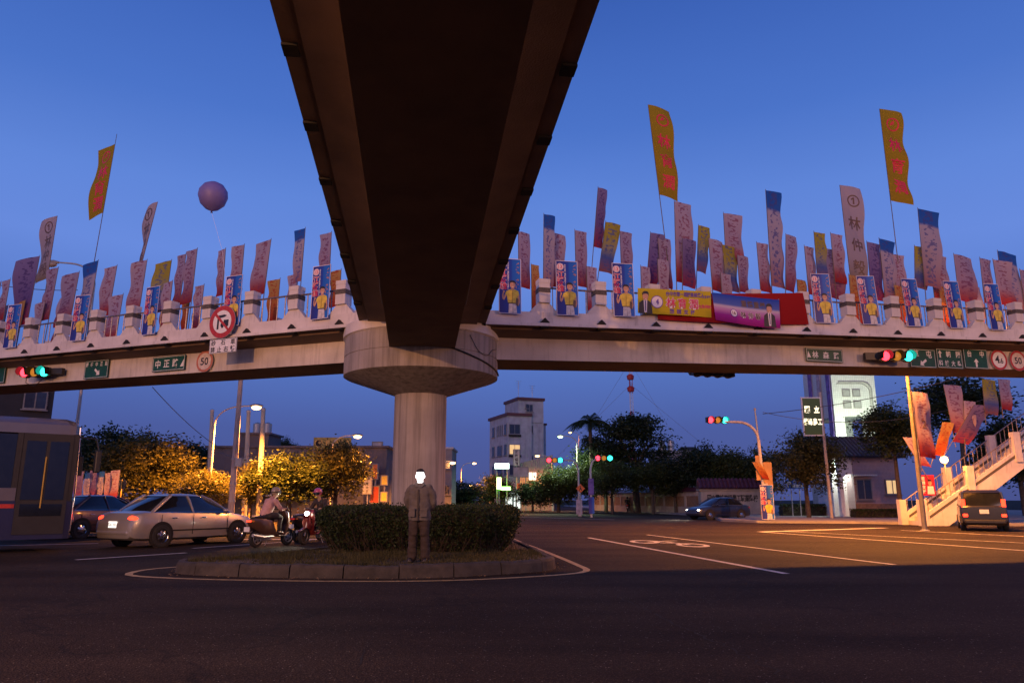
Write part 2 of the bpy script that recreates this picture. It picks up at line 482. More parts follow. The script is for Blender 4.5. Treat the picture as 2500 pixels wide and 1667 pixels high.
def smooth_pts(pts, closed=True, step=.3):
    n = len(pts); dense = []
    for i in range(n if closed else n - 1):
        p0, p1, p2, p3 = (Vector(pts[(i + k) % n] if closed else pts[min(max(i + k, 0), n - 1)]) for k in (-1, 0, 1, 2))
        for k in range(16):
            t = k / 16
            dense.append(.5 * ((2 * p1) + (p2 - p0) * t + (2 * p0 - 5 * p1 + 4 * p2 - p3) * t * t + (3 * p1 - p0 - 3 * p2 + p3) * t ** 3))
    dense.append(dense[0].copy() if closed else Vector(pts[-1]))
    out, acc = [dense[0]], 0.0
    for a, b in zip(dense, dense[1:]):
        d = (b - a).length
        acc += d
        if acc >= step:
            out.append(b); acc = 0
    if closed and (out[-1] - out[0]).length < step * .6: out.pop()
    return out

def offset(pts, d, closed=True):
    n = len(pts); out = []
    for i in range(n):
        a, b = (pts[i - 1], pts[(i + 1) % n]) if closed else (pts[max(i - 1, 0)], pts[min(i + 1, n - 1)])
        t = (b - a).normalized()
        out.append(Vector((pts[i].x + t.y * d, pts[i].y - t.x * d)))
    return out

def ribbon(name, pts, w, m, z=.004, closed=False, parent=road):
    a, b = offset(pts, w / 2, closed), offset(pts, -w / 2, closed)
    n = len(pts); mb = MB()
    vs = [(p.x, p.y, z) for p in a] + [(p.x, p.y, z) for p in b]
    mb.add(vs, [(i, i + n, (i + 1) % n + n, (i + 1) % n)[::-1] for i in range(n if closed else n - 1)])
    return mb.build(name, m, parent)

def stripe(name, p, q, w, m=None, z=.004):
    p, q = Vector((p[0], p[1])), Vector((q[0], q[1]))
    k = max(2, int((q - p).length / 1.5))
    return ribbon(name, [p.lerp(q, i / k) for i in range(k + 1)], w, m or M['paint'], z)

ISLAND = [Vector(p) for p in [(-6.25, 14.3), (-6.0, 13.85), (-5.3, 13.5), (-4.2, 13.2), (-2.5, 13.02), (-1.2, 13.2), (-.2, 13.75), (.55, 14.3), (.85, 14.95), (.8, 15.9),
          (.45, 19), (-.05, 23), (-.7, 27), (-1.3, 28.6), (-2.0, 28.4), (-2.8, 25), (-3.7, 21), (-4.5, 18), (-5.5, 15.8), (-6.15, 14.9)]]
isl = smooth_pts(ISLAND, True, .25)
line_pts = smooth_pts([Vector(p) for p in [(-7.0, 14.3), (-6.7, 13.55), (-5.6, 13.05), (-4.2, 12.75), (-2.4, 12.6), (-1.0, 12.75), (.25, 13.3), (1.15, 13.95), (1.42, 14.6), (1.35, 15.6), (.95, 19), (.4, 23), (-.15, 27),
                      (-1.2, 29.6), (-2.6, 29.0), (-3.4, 25), (-4.3, 21), (-5.15, 18), (-6.2, 15.8), (-6.85, 15.0)]], True, .3)
ribbon('edge_line', line_pts, .13, M['paint_y'], closed=True)
W = lambda u, v: gnd(u, v)
stripe('lane_line', W(1437, 1312), W(1920, 1400), .15)
stripe('lane_line', W(1580, 1305), W(2185, 1378), .12)
stripe('stop_line', W(1855, 1298), W(2160, 1288), .45)
stripe('lane_line', W(1858, 1298), W(2520, 1345), .14)
stripe('lane_line', W(1900, 1296), W(2520, 1326), .12)
stripe('lane_line', W(2200, 1294), W(2560, 1312), .15)
stripe('lane_line', W(185, 1366), W(455, 1349), .15)
stripe('lane_line', W(470, 1338), W(760, 1318), .14)
stripe('stop_line', W(560, 1316), W(780, 1316), .40)
stripe('lane_line', W(640, 1302), W(800, 1306), .14)
stripe('lane_line', W(-20, 1332), W(240, 1326), .14)
stripe('lane_line', W(1130, 1258), W(1500, 1268), .2)
stripe('lane_line', W(1300, 1247), W(1530, 1250), .2)
# painted scooter-lane symbol between the two lines: two wheels, frame and handlebar
bs = MB(); c0 = W(1630, 1326)
def flat_ring(mb, cx, cy, r0, r1, sy, z=.004, n=16):
    vs = []
    for i in range(n):
        a = 2 * pi * i / n
        vs += [(cx + r0 * cos(a), cy + r0 * sy * sin(a), z), (cx + r1 * cos(a), cy + r1 * sy * sin(a), z)]
    mb.add(vs, [(2 * i, 2 * i + 1, (2 * i + 3) % (2 * n), (2 * i + 2) % (2 * n)) for i in range(n)])
flat_ring(bs, c0.x - .55, c0.y + .9, .30, .46, 2.0)
flat_ring(bs, c0.x + .55, c0.y - .9, .30, .46, 2.0)
for a, b in (((-.5, .7), (.1, .9)), ((.1, .9), (.5, -.7)), ((-.2, .2), (.35, .1)), ((.1, 1.3), (.6, 1.5)), ((-.35, 1.6), (.05, 1.0))):
    a, b = Vector((c0.x + a[0], c0.y + a[1])), Vector((c0.x + b[0], c0.y + b[1])); t = (b - a).normalized() * .09
    bs.add([(a.x - t.y, a.y + t.x, .005), (a.x + t.y, a.y - t.x, .005), (b.x + t.y, b.y - t.x, .005), (b.x - t.y, b.y + t.x, .005)], [(0, 1, 2, 3)])
bs.build('lane_symbol', M['paint'], road)

# cracks and a paving seam in the near asphalt
M['crack'] = mat('crack_dark', (.006, .0055, .005), .95, .3)
def crack(pts, w, seed):
    r = random.Random(seed); out = []
    for a, b in zip(pts, pts[1:]):
        n = max(2, int((b - a).length / .09))
        for k in range(n):
            p = a.lerp(b, k / n); t = (b - a).normalized(); j = r.gauss(0, w * .8); out.append(Vector((p.x - t.y * j, p.y + t.x * j)))
    mb = MB(); n = len(out); vs = []
    for i, p in enumerate(out):
        t = (out[min(i + 1, n - 1)] - out[max(i - 1, 0)]).normalized(); ww = w * r.uniform(.15, 1.0) * min(1, (i + 1) / 5, (n - i) / 5) / 2
        vs += [(p.x - t.y * ww, p.y + t.x * ww, .003), (p.x + t.y * ww, p.y - t.x * ww, .003)]
    mb.add(vs, [(2 * i, 2 * i + 1, 2 * i + 3, 2 * i + 2) for i in range(n - 1)]).build('crack', M['crack'], road, fix=True)
X2 = lambda u, v: W(u, v).to_2d()
crack([X2(1500, 1450), X2(1640, 1520), X2(1800, 1590), X2(1975, 1680)], .035, 1)
crack([X2(900, 1560), X2(893, 1590), X2(880, 1625), X2(884, 1655)], .022, 2)
crack([X2(660, 1470), X2(760, 1500), X2(800, 1525)], .02, 3)
crack([X2(150, 1440), X2(330, 1425), X2(520, 1430)], .03, 4)
crack([X2(1150, 1640), X2(1080, 1600), X2(1040, 1590)], .018, 5)

# pavement along the far side, a step of 0.13 m
M['paving'] = stained('paving', (.26, .24, .22), amount=.3, streak=(1, 1, 1))
pav = [(40, 36), (24, 39), (19.5, 42.5), (14.2, 44.0), (13.0, 47), (15.5, 62), (13.5, 80), (11.5, 110), (11.5, 170), (60, 170), (60, 36)]
MB().slab(pav[::-1], -.1, .13).build('pavement', M['paving'], fix=True, kind='structure', label='pavement in front of the school wall')
pav2 = [(-60, 46), (-24, 46.5), (-14, 50.5), (-9.5, 58), (-8.2, 75), (-8.2, 160), (-60, 160)]
MB().slab(pav2, -.1, .13).build('pavement', M['paving'], fix=True, kind='structure', label='pavement along the low white buildings')

# ================================================================== traffic island
M['soil'] = mat('dry_soil', (.07, .052, .036), .95, .4, 3, .5, 30)
M['kerb'] = stained('kerb_concrete', (.050, .042, .037), (.012, .011, .010), .8, streak=(2, 2, 2), low=.4, hi=.7)
M['grass'] = leafmat('dry_grass', (.055, .052, .017), .5, .25)
island = thing('traffic_island', 'long kerbed traffic island with dry grass under the walkway pier', 'traffic island')
inner = offset(isl, -.19)
MB().slab([(p.x, p.y) for p in inner], -.05, .185).build('soil', M['soil'], island, fix=True)
# kerb stones one by one
per = [0.0]
for a, b in zip(isl, isl[1:] + isl[:1]): per.append(per[-1] + (b - a).length)
def kerb_at(d):
    d %= per[-1]
    for i in range(len(isl)):
        if per[i + 1] >= d:
            t = (d - per[i]) / max(1e-6, per[i + 1] - per[i]); return isl[i].lerp(isl[(i + 1) % len(isl)], t)
rk = random.Random(3)
d = 0.0; L = 0.93
nk = int(per[-1] / L); L = per[-1] / nk
for k in range(nk):
    a0, a1 = k * L + .012, (k + 1) * L - .012
    ps = [kerb_at(a0 + (a1 - a0) * i / 6) for i in range(7)]
    tt = (ps[-1] - ps[0]).normalized()
    mb = MB(); h = .215 + rk.uniform(-.012, .012); dz = rk.uniform(-.004, .004)
    rings = []
    for p in ps:
        nrm = Vector((-tt.y, tt.x)) * -1
        nrm = Vector((tt.y, -tt.x))
        jx, jz = rk.uniform(-.010, .010), rk.uniform(-.012, .008)
        q = lambda o, z: (p.x - nrm.x * (o + jx * (z > .02)), p.y - nrm.y * (o + jx * (z > .02)), z + dz + jz * (z > .1))
        rings.append([q(0, -.02), q(.02, h - .05), q(.045, h - .01), q(.07, h), q(.165, h), q(.19, h - .03), q(.19, -.02)])
    mb.loft(rings)
    mb.build('kerb_stone', M['kerb'], island, fix=True)
# grass blades
rg = random.Random(5)
gm = MB(); gv, gf = [], []
def inside(x, y, poly):
    r = False; j = len(poly) - 1
    for i in range(len(poly)):
        if (poly[i].y > y) != (poly[j].y > y) and x < (poly[j].x - poly[i].x) * (y - poly[i].y) / (poly[j].y - poly[i].y) + poly[i].x: r = not r
        j = i
    return r
inn2 = offset(isl, -.2)
cnt = 0
while cnt < 17000:
    x, y = rg.uniform(-6.3, .9), (rg.uniform(13.0, 17.2) if rg.random() < .85 else rg.uniform(17, 28.5))
    if not inside(x, y, inn2): continue
    if -4.2 < x < -.1 and 16.7 < y < 21.4: continue
    dens = noise.noise(Vector((x * .9, y * .9, 2)))
    if dens < rg.uniform(-.7, .25): continue
    h, a = rg.uniform(.02, .075) * (1.25 + dens), rg.uniform(0, 6.28); lean = rg.uniform(0, .05); w = .006
    n = len(gv)
    gv += [(x - w * cos(a), y - w * sin(a), .183), (x + w * cos(a), y + w * sin(a), .183), (x + lean * sin(a), y + lean * cos(a), .183 + h)]
    gf.append((n, n + 1, n + 2)); cnt += 1
gm.add(gv, gf).build('grass', M['grass'], island, kind='stuff')
# fallen leaves and litter in the gutter in front of the kerb
M['litter'] = leafmat('dry_leaves', (.16, .11, .06), .5, .1)
lm = MB()
for k in range(420):
    i = rg.randrange(len(isl)); p = isl[i]
    if p.y > 16: continue
    o = abs(rg.gauss(0, .14)) + .02; t = (isl[(i + 1) % len(isl)] - isl[i - 1]).normalized()
    x, y = p.x + t.y * o + rg.uniform(-.1, .1), p.y - t.x * o
    a, s_ = rg.uniform(0, 6.28), rg.uniform(.015, .05)
    lm.add([(x, y, .006), (x + s_ * cos(a), y + s_ * sin(a), .012 + rg.uniform(0, .02)), (x - s_ * .5 * sin(a), y + s_ * .5 * cos(a), .02)], [(0, 1, 2)])
lm.build('litter', M['litter'], island, kind='stuff')

# ================================================================== hedge
M['hedge_leaf'] = leafmat('hedge_leaf', (.030, .048, .014), .6, .3)
M['twig'] = mat('twig_brown', (.035, .024, .016), .9, .4, 9, .3)
hx0, hx1, hy0, hy1, hz0, hz1 = -4.4, .12, 16.3, 21.7, .185, 1.13
hedge = thing('hedge', 'dark clipped hedge wrapped around the foot of the walkway pier', 'hedge', (-2.14, 19.0, .185))
rh = random.Random(11)
_ho = []
for i in range(720):
    a = 2 * pi * i / 720; ex = .28
    _ho.append(Vector(((abs(cos(a)) ** ex) * (1 if cos(a) > 0 else -1) * (hx1 - hx0) / 2, (abs(sin(a)) ** ex) * (1 if sin(a) > 0 else -1) * (hy1 - hy0) / 2)))
_hl = [0.0]
for p_, q_ in zip(_ho, _ho[1:] + _ho[:1]): _hl.append(_hl[-1] + (q_ - p_).length)
_hr, _j = [], 0
for i in range(512):                                  # the same outline at even steps
    d_ = _hl[-1] * i / 512
    while _hl[_j + 1] < d_: _j += 1
    _hr.append(_ho[_j].lerp(_ho[(_j + 1) % 720], (d_ - _hl[_j]) / max(1e-6, _hl[_j + 1] - _hl[_j])))
def hedge_pt(a, zt):
    """point of the clipped outline at perimeter angle a, height fraction zt"""
    q = _hr[int(a / (2 * pi) * 512) % 512]
    k = .84 + .16 * min(1, (zt * 1.5) ** .7) - .05 * max(0, zt - .85) / .15
    return (hx0 + hx1) / 2 + q.x * k, (hy0 + hy1) / 2 + q.y * k
hm = MB(); hv, hf = [], []
def leaf(vs, fs, p, size, rnd, squash=1.0):
    n = len(vs)
    d = Vector((rnd.gauss(0, 1), rnd.gauss(0, 1), rnd.gauss(0, 1) * squash)).normalized()
    e = d.cross(Vector((rnd.gauss(0, 1), rnd.gauss(0, 1), rnd.gauss(0, 1)))).normalized()
    a, b = d * size, e * size * .5
    vs += [p - a * .5, p + b * .5, p + a * .5, p - b * .5]
    fs.append((n, n + 1, n + 2, n + 3))
for k in range(46000):
    if rh.random() < .32:      # top
        a = rh.uniform(0, 2 * pi); rr = sqrt(rh.random())
        x, y = hedge_pt(a, .97); x = (hx0 + hx1) / 2 + (x - (hx0 + hx1) / 2) * rr; y = (hy0 + hy1) / 2 + (y - (hy0 + hy1) / 2) * rr
        if (x + 2.44) ** 2 + (y - 19.6) ** 2 < .75: continue
        z = hz1 + .035 * noise.noise(Vector((x * 2.2, y * 2.2, 0))) + rh.gauss(0, .022) + (rh.uniform(.02, .10) if rh.random() < .04 else 0)
    else:
        a = rh.uniform(pi, 2 * pi) if rh.random() < .72 else rh.uniform(0, pi)
        zt = rh.random() ** .8; x, y = hedge_pt(a, zt); z = hz0 + (hz1 - hz0) * zt
        bulge = .07 * noise.noise(Vector((x * 2, y * 2, z * 2.5))) + rh.gauss(0, .025) - abs(rh.gauss(0, .03))
        if zt < .35 and rh.random() < .45: continue
        if rh.random() < .035: bulge += rh.uniform(.03, .11)
        x += bulge * cos(a) * 1.5; y += bulge * sin(a) * 1.5
    leaf(hv, hf, Vector((x, y, z)) - Vector((-2.14, 19.0, .185)), rh.uniform(.035, .075), rh)
hm.add(hv, hf).build('foliage', M['hedge_leaf'], hedge, kind='stuff')
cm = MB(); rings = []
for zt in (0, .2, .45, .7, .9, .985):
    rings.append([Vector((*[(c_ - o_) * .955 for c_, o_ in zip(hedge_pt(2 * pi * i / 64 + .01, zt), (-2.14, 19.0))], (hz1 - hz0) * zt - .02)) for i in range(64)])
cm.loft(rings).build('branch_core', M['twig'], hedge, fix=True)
tm = MB()
for k in range(90):
    a = rh.uniform(pi, 2 * pi); x, y = hedge_pt(a, .05); x2, y2 = hedge_pt(a + rh.gauss(0, .03), .6)
    o = Vector((-2.14, 19.0, .185))
    tm.tube([Vector((x, y, .17)) - o, Vector(((x + x2) / 2 + rh.gauss(0, .05), (y + y2) / 2 + rh.gauss(0, .04), .45)) - o, Vector((x2, y2, .75)) - o], [.012, .009, .005], 5)
tm.build('stems', M['twig'], hedge, kind='stuff')

# ================================================================== footbridge
CX, CY = -2.44, 19.6
bridge = thing('footbridge', 'weathered concrete pedestrian footbridge whose three arms meet on one round pier', 'footbridge', (CX, CY, 0))
def arm_matrix(deg, sl):
    a = radians(deg)
    return Matrix(((cos(a), -sin(a), 0, 0), (sin(a), cos(a), 0, 0), (sl, 0, 1, 0), (0, 0, 0, 1)))
ARMS = {'R': (15.0, .03, 3.0, 1.60, 25.0), 'L': (157.0, .015, 1.6, 1.55, 25.0), 'O': (-82.75, .03, 2.95, 1.58, 40.0)}
HW = 1.60
mb = MB().lathe([(.78, -.1), (.70, .25), (.69, 1.0), (.69, 4.02)], 48, cap=False)
mb.build('pier_column', M['pier'], bridge, smooth=30)
MB().lathe([(.66, 4.00), (.72, 4.02), (1.98, 4.44), (2.05, 4.475), (2.05, 4.935), (2.035, 4.945), (2.035, 4.955), (2.05, 4.965), (2.05, 5.44)], 72, cap=False).build('pier_cap', M['pier'], bridge, smooth=25)
MB().lathe([(0.0, 5.44), (2.05, 5.44), (2.10, 5.47), (2.10, 5.74), (0, 5.745)], 48, cap=False).build('landing_slab', M['parapet'], bridge, smooth=30)

post_mb = MB()
pw, fl = .155, .22
post_mb.prism([(-pw - fl, 0), (-pw - fl, .02), (-pw, .26), (-pw, .68), (pw, .68), (pw, .26), (pw + fl, .02), (pw + fl, 0)], -.085, .085)
post_mb.box((0, 0, .47), (.312, .30, .42)); post_mb.box((0, 0, .745), (.300, .29, .13)); post_mb.box((0, 0, .855), (.316, .306, .11))
post_me = post_mb.mesh('post', [M['parapet']])
band_me = MB().box((0, 0, .60), (.330, .318, .13)).mesh('aggregate_band', [M['band']])
scup_me = MB().prism([(-.13, 0), (0, .125), (.13, 0)], -.17, -.05).mesh('scupper', [M['dark']])
drain_me = MB().box((0, -.02, -.20), (.22, .17, .03)).mesh('drain_outlet', [M['dark']])
posts = {}
for key, (deg, sl, s0, p, L) in ARMS.items():
    A = arm_matrix(deg, sl)
    start = {'R': (1.45, .5), 'L': (.45, .95), 'O': (1.3, .9)}[key]     # where each side's parapet begins: t<0, t>0
    g = MB().prism([(0, 0)], 0, 0) if False else MB()
    ring = lambda s, pts: [(s, t, z) for t, z in pts]
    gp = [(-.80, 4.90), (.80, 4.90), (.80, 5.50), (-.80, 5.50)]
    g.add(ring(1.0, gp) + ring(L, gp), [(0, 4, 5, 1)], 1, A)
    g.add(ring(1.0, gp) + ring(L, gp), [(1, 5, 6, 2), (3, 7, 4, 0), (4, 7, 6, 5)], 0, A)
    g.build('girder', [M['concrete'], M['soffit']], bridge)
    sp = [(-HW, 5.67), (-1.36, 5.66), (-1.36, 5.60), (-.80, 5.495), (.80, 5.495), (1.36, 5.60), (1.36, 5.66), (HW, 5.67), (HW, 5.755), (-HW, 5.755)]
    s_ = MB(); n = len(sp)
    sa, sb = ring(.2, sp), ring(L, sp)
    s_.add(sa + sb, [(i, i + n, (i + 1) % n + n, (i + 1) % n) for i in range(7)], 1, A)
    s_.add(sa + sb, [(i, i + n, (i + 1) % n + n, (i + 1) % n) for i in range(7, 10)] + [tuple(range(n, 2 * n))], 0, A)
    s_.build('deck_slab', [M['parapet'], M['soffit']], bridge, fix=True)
    for side in (-1, 1):
        st = start[0] if side < 0 else start[1]
        wpoly = [(side * 1.345, 5.753), (side * 1.525, 5.753), (side * 1.525, 6.06), (side * 1.345, 6.06)]
        MB().add(ring(st, wpoly) + ring(L, wpoly), [(0, 1, 2, 3), (7, 6, 5, 4), (0, 4, 5, 1), (1, 5, 6, 2), (2, 6, 7, 3), (3, 7, 4, 0)], 0, A).build('parapet_wall', M['parapet'], bridge, fix=True)
        # rail of one bay: hand rail, four balusters
        rl = MB(); half = p / 2 - .10
        rl.tube([(-half, 0, .98), (half, 0, .98)], .027, 8)
        for k in range(4):
            x = -half + .28 + (2 * half - .56) * k / 3
            rl.tube([(x, 0, .28), (x, 0, .98)], .017, 6, cap=False)
        rail_me = rl.mesh('railing', [M['rail']], 40)
        k = -1
        while True:
            s = s0 + k * p
            k += 1
            if s < st + .1: continue
            if s > L - .3: break
            pos = A @ Vector((s, side * 1.435, 5.755))
            yaw = radians(deg) + (pi if side > 0 else 0)
            pm = link('post', post_me, bridge, pos + Vector((0, 0, .30)), yaw)
            link('aggregate_band', band_me, pm)
            link('scupper', scup_me, pm, (0, 0, -.285))
            link('drain_outlet', drain_me, pm, (0, -.06, -.21))
            posts.setdefault((key, side), []).append(s)
            if s + p < L:
                mid = A @ Vector((s + p / 2, side * 1.435, 5.755))
                link('railing', rail_me, bridge, mid, yaw)
        if st + .5 < s0 - 0 and key != 'R':
            pass

def arm_pt(key, s, t, z):
    deg, sl = ARMS[key][:2]
    return arm_matrix(deg, sl) @ Vector((s, t, z)) + Vector((CX, CY, 0))
def arm_plane(key, t):
    p = arm_pt(key, 0, t, 0); a = radians(ARMS[key][0])
    return (p.x, p.y), (cos(a), sin(a))
def arm_s(key, pt):
    a = radians(ARMS[key][0]); return (pt.x - CX) * cos(a) + (pt.y - CY) * sin(a)

# ---- staircase coming down behind the right arm
stA, stB = at(2186, 1255, 40.0), at(2560, 965, 41.0)
sx0, sx1 = 20.9, 30.4
SY = 40.0
def stair_z(x): return max(0.0, (x - sx0 - .3) * .66)
stair = link('staircase', MB().mesh('staircase', [M['concrete']]), bridge, (-CX, -CY, 0))
sm = MB()
N = 26
prof_top = []
for i in range(N):
    xa = sx0 + .5 + i * .34; z = (i + 1) * .225
    prof_top += [(xa, z - .225), (xa, z)]
xe = sx0 + .5 + N * .34
poly = [(sx0 + .5, 0)] + prof_top[1:] + [(xe + 3, N * .225), (xe + 3, N * .225 - .35), (xe, N * .225 - .42), (sx0 + 1.6, 0.0)]
sm.prism(poly, SY - .9, SY + .9)
sm.build('steps', M['concrete'], stair, fix=True)
for yy in (SY - 1.0, SY + 1.0):
    wm = MB(); wm.prism([(sx0 + .4, .0), (sx0 + .4, .62), (xe, N * .225 + .42), (xe + 3, N * .225 + .42), (xe + 3, N * .225 - .40), (xe, N * .225 - .48), (sx0 + 1.5, 0.0)], yy - .09, yy + .09)
    wm.build('stair_wall', M['parapet'], stair, fix=True)
    bm_ = MB(); bm_.prism([(sx0 + .55, .36), (sx0 + .55, .50), (xe, N * .225 + .28), (xe, N * .225 + .12)], yy - .10, yy + .10); bm_.build('aggregate_band', M['band'], stair, fix=True)
    for xx in (sx0 + .25, sx0 + 2.9, sx0 + 5.55, sx0 + 8.2, sx0 + 10.9):
        zz = min(stair_z(xx), N * .225)
        MB().box((xx, yy, zz / 2 + .60), (.36, .34, zz + 1.45 - (0 if xx < sx0 + 1 else zz * .0))) .build('stair_post', M['parapet'], stair) if xx < sx0 + 1 else \
            MB().box((xx, yy, zz + .55), (.36, .34, 1.55)).build('stair_post', M['parapet'], stair)
    rl = MB()
    for a, b in ((sx0 + .45, sx0 + 2.7), (sx0 + 3.1, sx0 + 5.35), (sx0 + 5.75, sx0 + 8.0), (sx0 + 8.4, sx0 + 10.7)):
        za, zb = [min(stair_z(q), N * .225) for q in (a, b)]
        rl.tube([(a, yy, za + 1.18), (b, yy, zb + 1.18)], .03, 6)
        for k in range(9):
            x = a + (b - a) * (k + .5) / 9; z = min(stair_z(x), N * .225); rl.tube([(x, yy, z + .38), (x, yy, z + 1.18)], .018, 5, cap=False)
    rl.build('stair_railing', M['rail'], stair)
# ================================================================== signs, signals, posters, banners and flags on the walkway
YAW = {'R': radians(15), 'L': radians(-23)}
FRONT = {'R': -1, 'L': 1}
def panel(key, off, u0, v0, u1, v1):
    """centre, width and height of a rectangle the photograph shows on the plane `off` metres in front of the arm's centre line"""
    pl = arm_plane(key, FRONT[key] * off)
    um, vm = (u0 + u1) / 2, (v0 + v1) / 2
    w = (plane_hit(u1, vm, *pl) - plane_hit(u0, vm, *pl)).length
    h = abs(plane_hit(um, v0, *pl).z - plane_hit(um, v1, *pl).z)
    return plane_hit(um, vm, *pl), w, h

def board(name, label, cat, key, rect, faces, off=.87, mats=None, round_=False, rim=None, tilt=0.0, group=None):
    """a sheet-metal sign on the girder: plate, folded border, two brackets and its print"""
    c, w, h = panel(key, off, *rect)
    t = thing(name, label, cat, c, YAW[key], group)
    if tilt: t.rotation_euler = (0, tilt, YAW[key])
    if round_:
        r = h / 2
        MB().prism([(r * cos(2 * pi * i / 32), r * sin(2 * pi * i / 32)) for i in range(32)], -.008, .012).build('plate', mats[0], t, fix=True)
    else:
        MB().prism([(-w / 2, -h / 2), (w / 2, -h / 2), (w / 2, h / 2), (-w / 2, h / 2)], -.008, .012).build('plate', mats[0], t, fix=True)
    for sx in (-1, 1):
        MB().box((sx * w * .28, .035, 0), (.04, .05, h * .8)).build('bracket', M['steel'], t)
    pr = MB(); faces(pr, w, h)
    pr.build('print', mats[1:], t)
    return t

def arrow(mb, x, z, L, ang, mi=0, y=-.011, k=1.0):
    pts = [(-.5, -.11), (.1, -.11), (.1, -.30), (.5, 0), (.1, .30), (.1, .11), (-.5, .11)]
    ca, sa = cos(ang), sin(ang)
    mb.poly([(x + L * (a * ca - b * k * sa), z + L * (a * sa + b * k * ca)) for a, b in pts], y, mi)

def border(mb, w, h, b, mi=0, y=-.0095, inset=.02):
    x0, x1, z0, z1 = -w / 2 + inset, w / 2 - inset, -h / 2 + inset, h / 2 - inset
    for a, c, d, e in ((x0, x1, z1 - b, z1), (x0, x1, z0, z0 + b), (x0, x0 + b, z0 + b, z1 - b), (x1 - b, x1, z0 + b, z1 - b)):
        mb.poly([(a, d), (c, d), (c, e), (a, e)], y, mi)

GW = [M['signgreen'], M['signwhite']]
def f(mb, w, h):
    border(mb, w, h, .012)
    for i, ch in enumerate('霧峰中正路'): mb.text(ch, -w * .40 + w * .2 * i, h * .27, h * .27, 0, -.011, .015, .75)
    arrow(mb, w * .05, -h * .16, h * .5, radians(-40), k=1.2)
board('direction_sign', 'small green direction sign with a slanting white arrow beside the signal on the left girder', 'sign', 'L', (207, 879, 264, 923), f, mats=GW)
def f(mb, w, h):
    border(mb, w, h, .012)
    for i, ch in enumerate('中正路'): mb.text(ch, -w * .33 + w * .27 * i, 0, h * .58, 0, -.011, .02, .95)
    mb.poly([(w * .36, -h * .28), (w * .47, -h * .28), (w * .47, h * .22)], -.011, 0)
board('street_name_sign', 'green street name sign with white characters 中正路 on the left girder', 'sign', 'L', (373, 869, 451, 905), f, mats=GW)
def f(mb, w, h):
    border(mb, w, h, .012); arrow(mb, 0, -h * .1, h * .5, radians(90))
board('direction_sign', 'green direction sign cut by the left edge of the picture', 'sign', 'L', (-36, 880, 13, 936), f, mats=GW)
def fround(body, size, rimm, inkm, facem, sx=1.0):
    def f(mb, w, h):
        r = h / 2
        mb.disc((0, 0), r * .985, -.0095, 0, n=36); mb.disc((0, 0), r * .78, -.0115, 1, n=36)
        for i, (b_, x, z, s) in enumerate(body): mb.text(b_, x * r, z * r, s * r, 2, -.0135, .02, sx)
    return f
board('speed_limit_sign', 'faded round sign reading 50 beside the street name sign on the left girder', 'sign', 'L', (475, 856, 525, 908), fround([('50', 0, 0, .95)], 1, 0, 0, 0), mats=[M['steel'], M['signfadedred'], M['signfaded'], M['signblack']], round_=True)
def f(mb, w, h):
    r = h / 2
    mb.disc((0, 0), r * .985, -.0095, 0, n=40); mb.disc((0, 0), r * .70, -.0115, 1, n=36)
    # turn arrow to the right and a truck under the slash
    mb.poly([(-r * .38, -r * .45), (-r * .24, -r * .45), (-r * .24, r * .22), (-r * .38, r * .22)], -.0135, 2)
    mb.poly([(-r * .38, r * .22), (-r * .30, r * .40), (r * .16, r * .43), (r * .34, r * .36), (r * .16, r * .27), (-r * .24, r * .22)], -.0135, 2)
    mb.poly([(-r * .10, -r * .28), (r * .50, -r * .28), (r * .50, r * .10), (r * .12, r * .10), (r * .12, -r * .02), (-r * .02, -r * .02), (-r * .10, -r * .14)], -.0135, 2)
    mb.disc((.02, -r * .30), r * .09, -.0145, 2); mb.disc((r * .36, -r * .30), r * .09, -.0145, 2)
    a = radians(-45); d = .085 * r
    mb.poly([(-.64 * r - d, .56 * r), (-.56 * r, .64 * r), (.64 * r, -.56 * r), (.56 * r, -.64 * r - d * .3)], -.0165, 0)
board('no_right_turn_sign', 'large round red rimmed no turn sign with a truck symbol on the left parapet', 'sign', 'L', (509, 746, 577, 825), f, off=1.72, mats=[M['steel'], M['signred'], M['signwhite'], M['signblack']], round_=True)
def f(mb, w, h):
    border(mb, w, h, .008, inset=.01)
    for i, ch in enumerate('砂石車'): mb.text(ch, -w * .36 + w * .36 * i, h * .24, h * .42, 0, -.011, .02)
    for i, ch in enumerate('禁止右轉'): mb.text(ch, -w * .37 + w * .245 * i, -h * .24, h * .42, 0, -.011, .02)
board('truck_ban_plate', 'white plate with black characters 砂石車禁止右轉 hanging under the round no turn sign', 'sign', 'L', (512, 827, 577, 861), f, off=1.72, mats=[M['signwhite'], M['signblack']])
def f(mb, w, h):
    border(mb, w, h, .012)
    mb.poly([(-w * .47, -h * .22), (-w * .37, -h * .22), (-w * .44, h * .26)], -.011, 0)
    for i, ch in enumerate('林森路'): mb.text(ch, -w * .25 + w * .29 * i, 0, h * .56, 0, -.011, .02, .95)
board('street_name_sign', 'dark green street name sign with white characters 林森路 on the right girder', 'sign', 'R', (1968, 851, 2057, 883), f, mats=GW)
def f(mb, w, h):
    border(mb, w, h, .012)
    mb.text('草', -w * .25, h * .23, h * .42, 0, -.011, .02, .9); mb.text('屯', w * .25, h * .23, h * .42, 0, -.011, .02, .9)
    arrow(mb, 0, -h * .23, h * .5, radians(215), k=1.2)
board('direction_sign', 'green direction sign reading 草屯 over an arrow, touching the green signal lamp', 'sign', 'R', (2221, 852, 2284, 897), f, mats=GW)
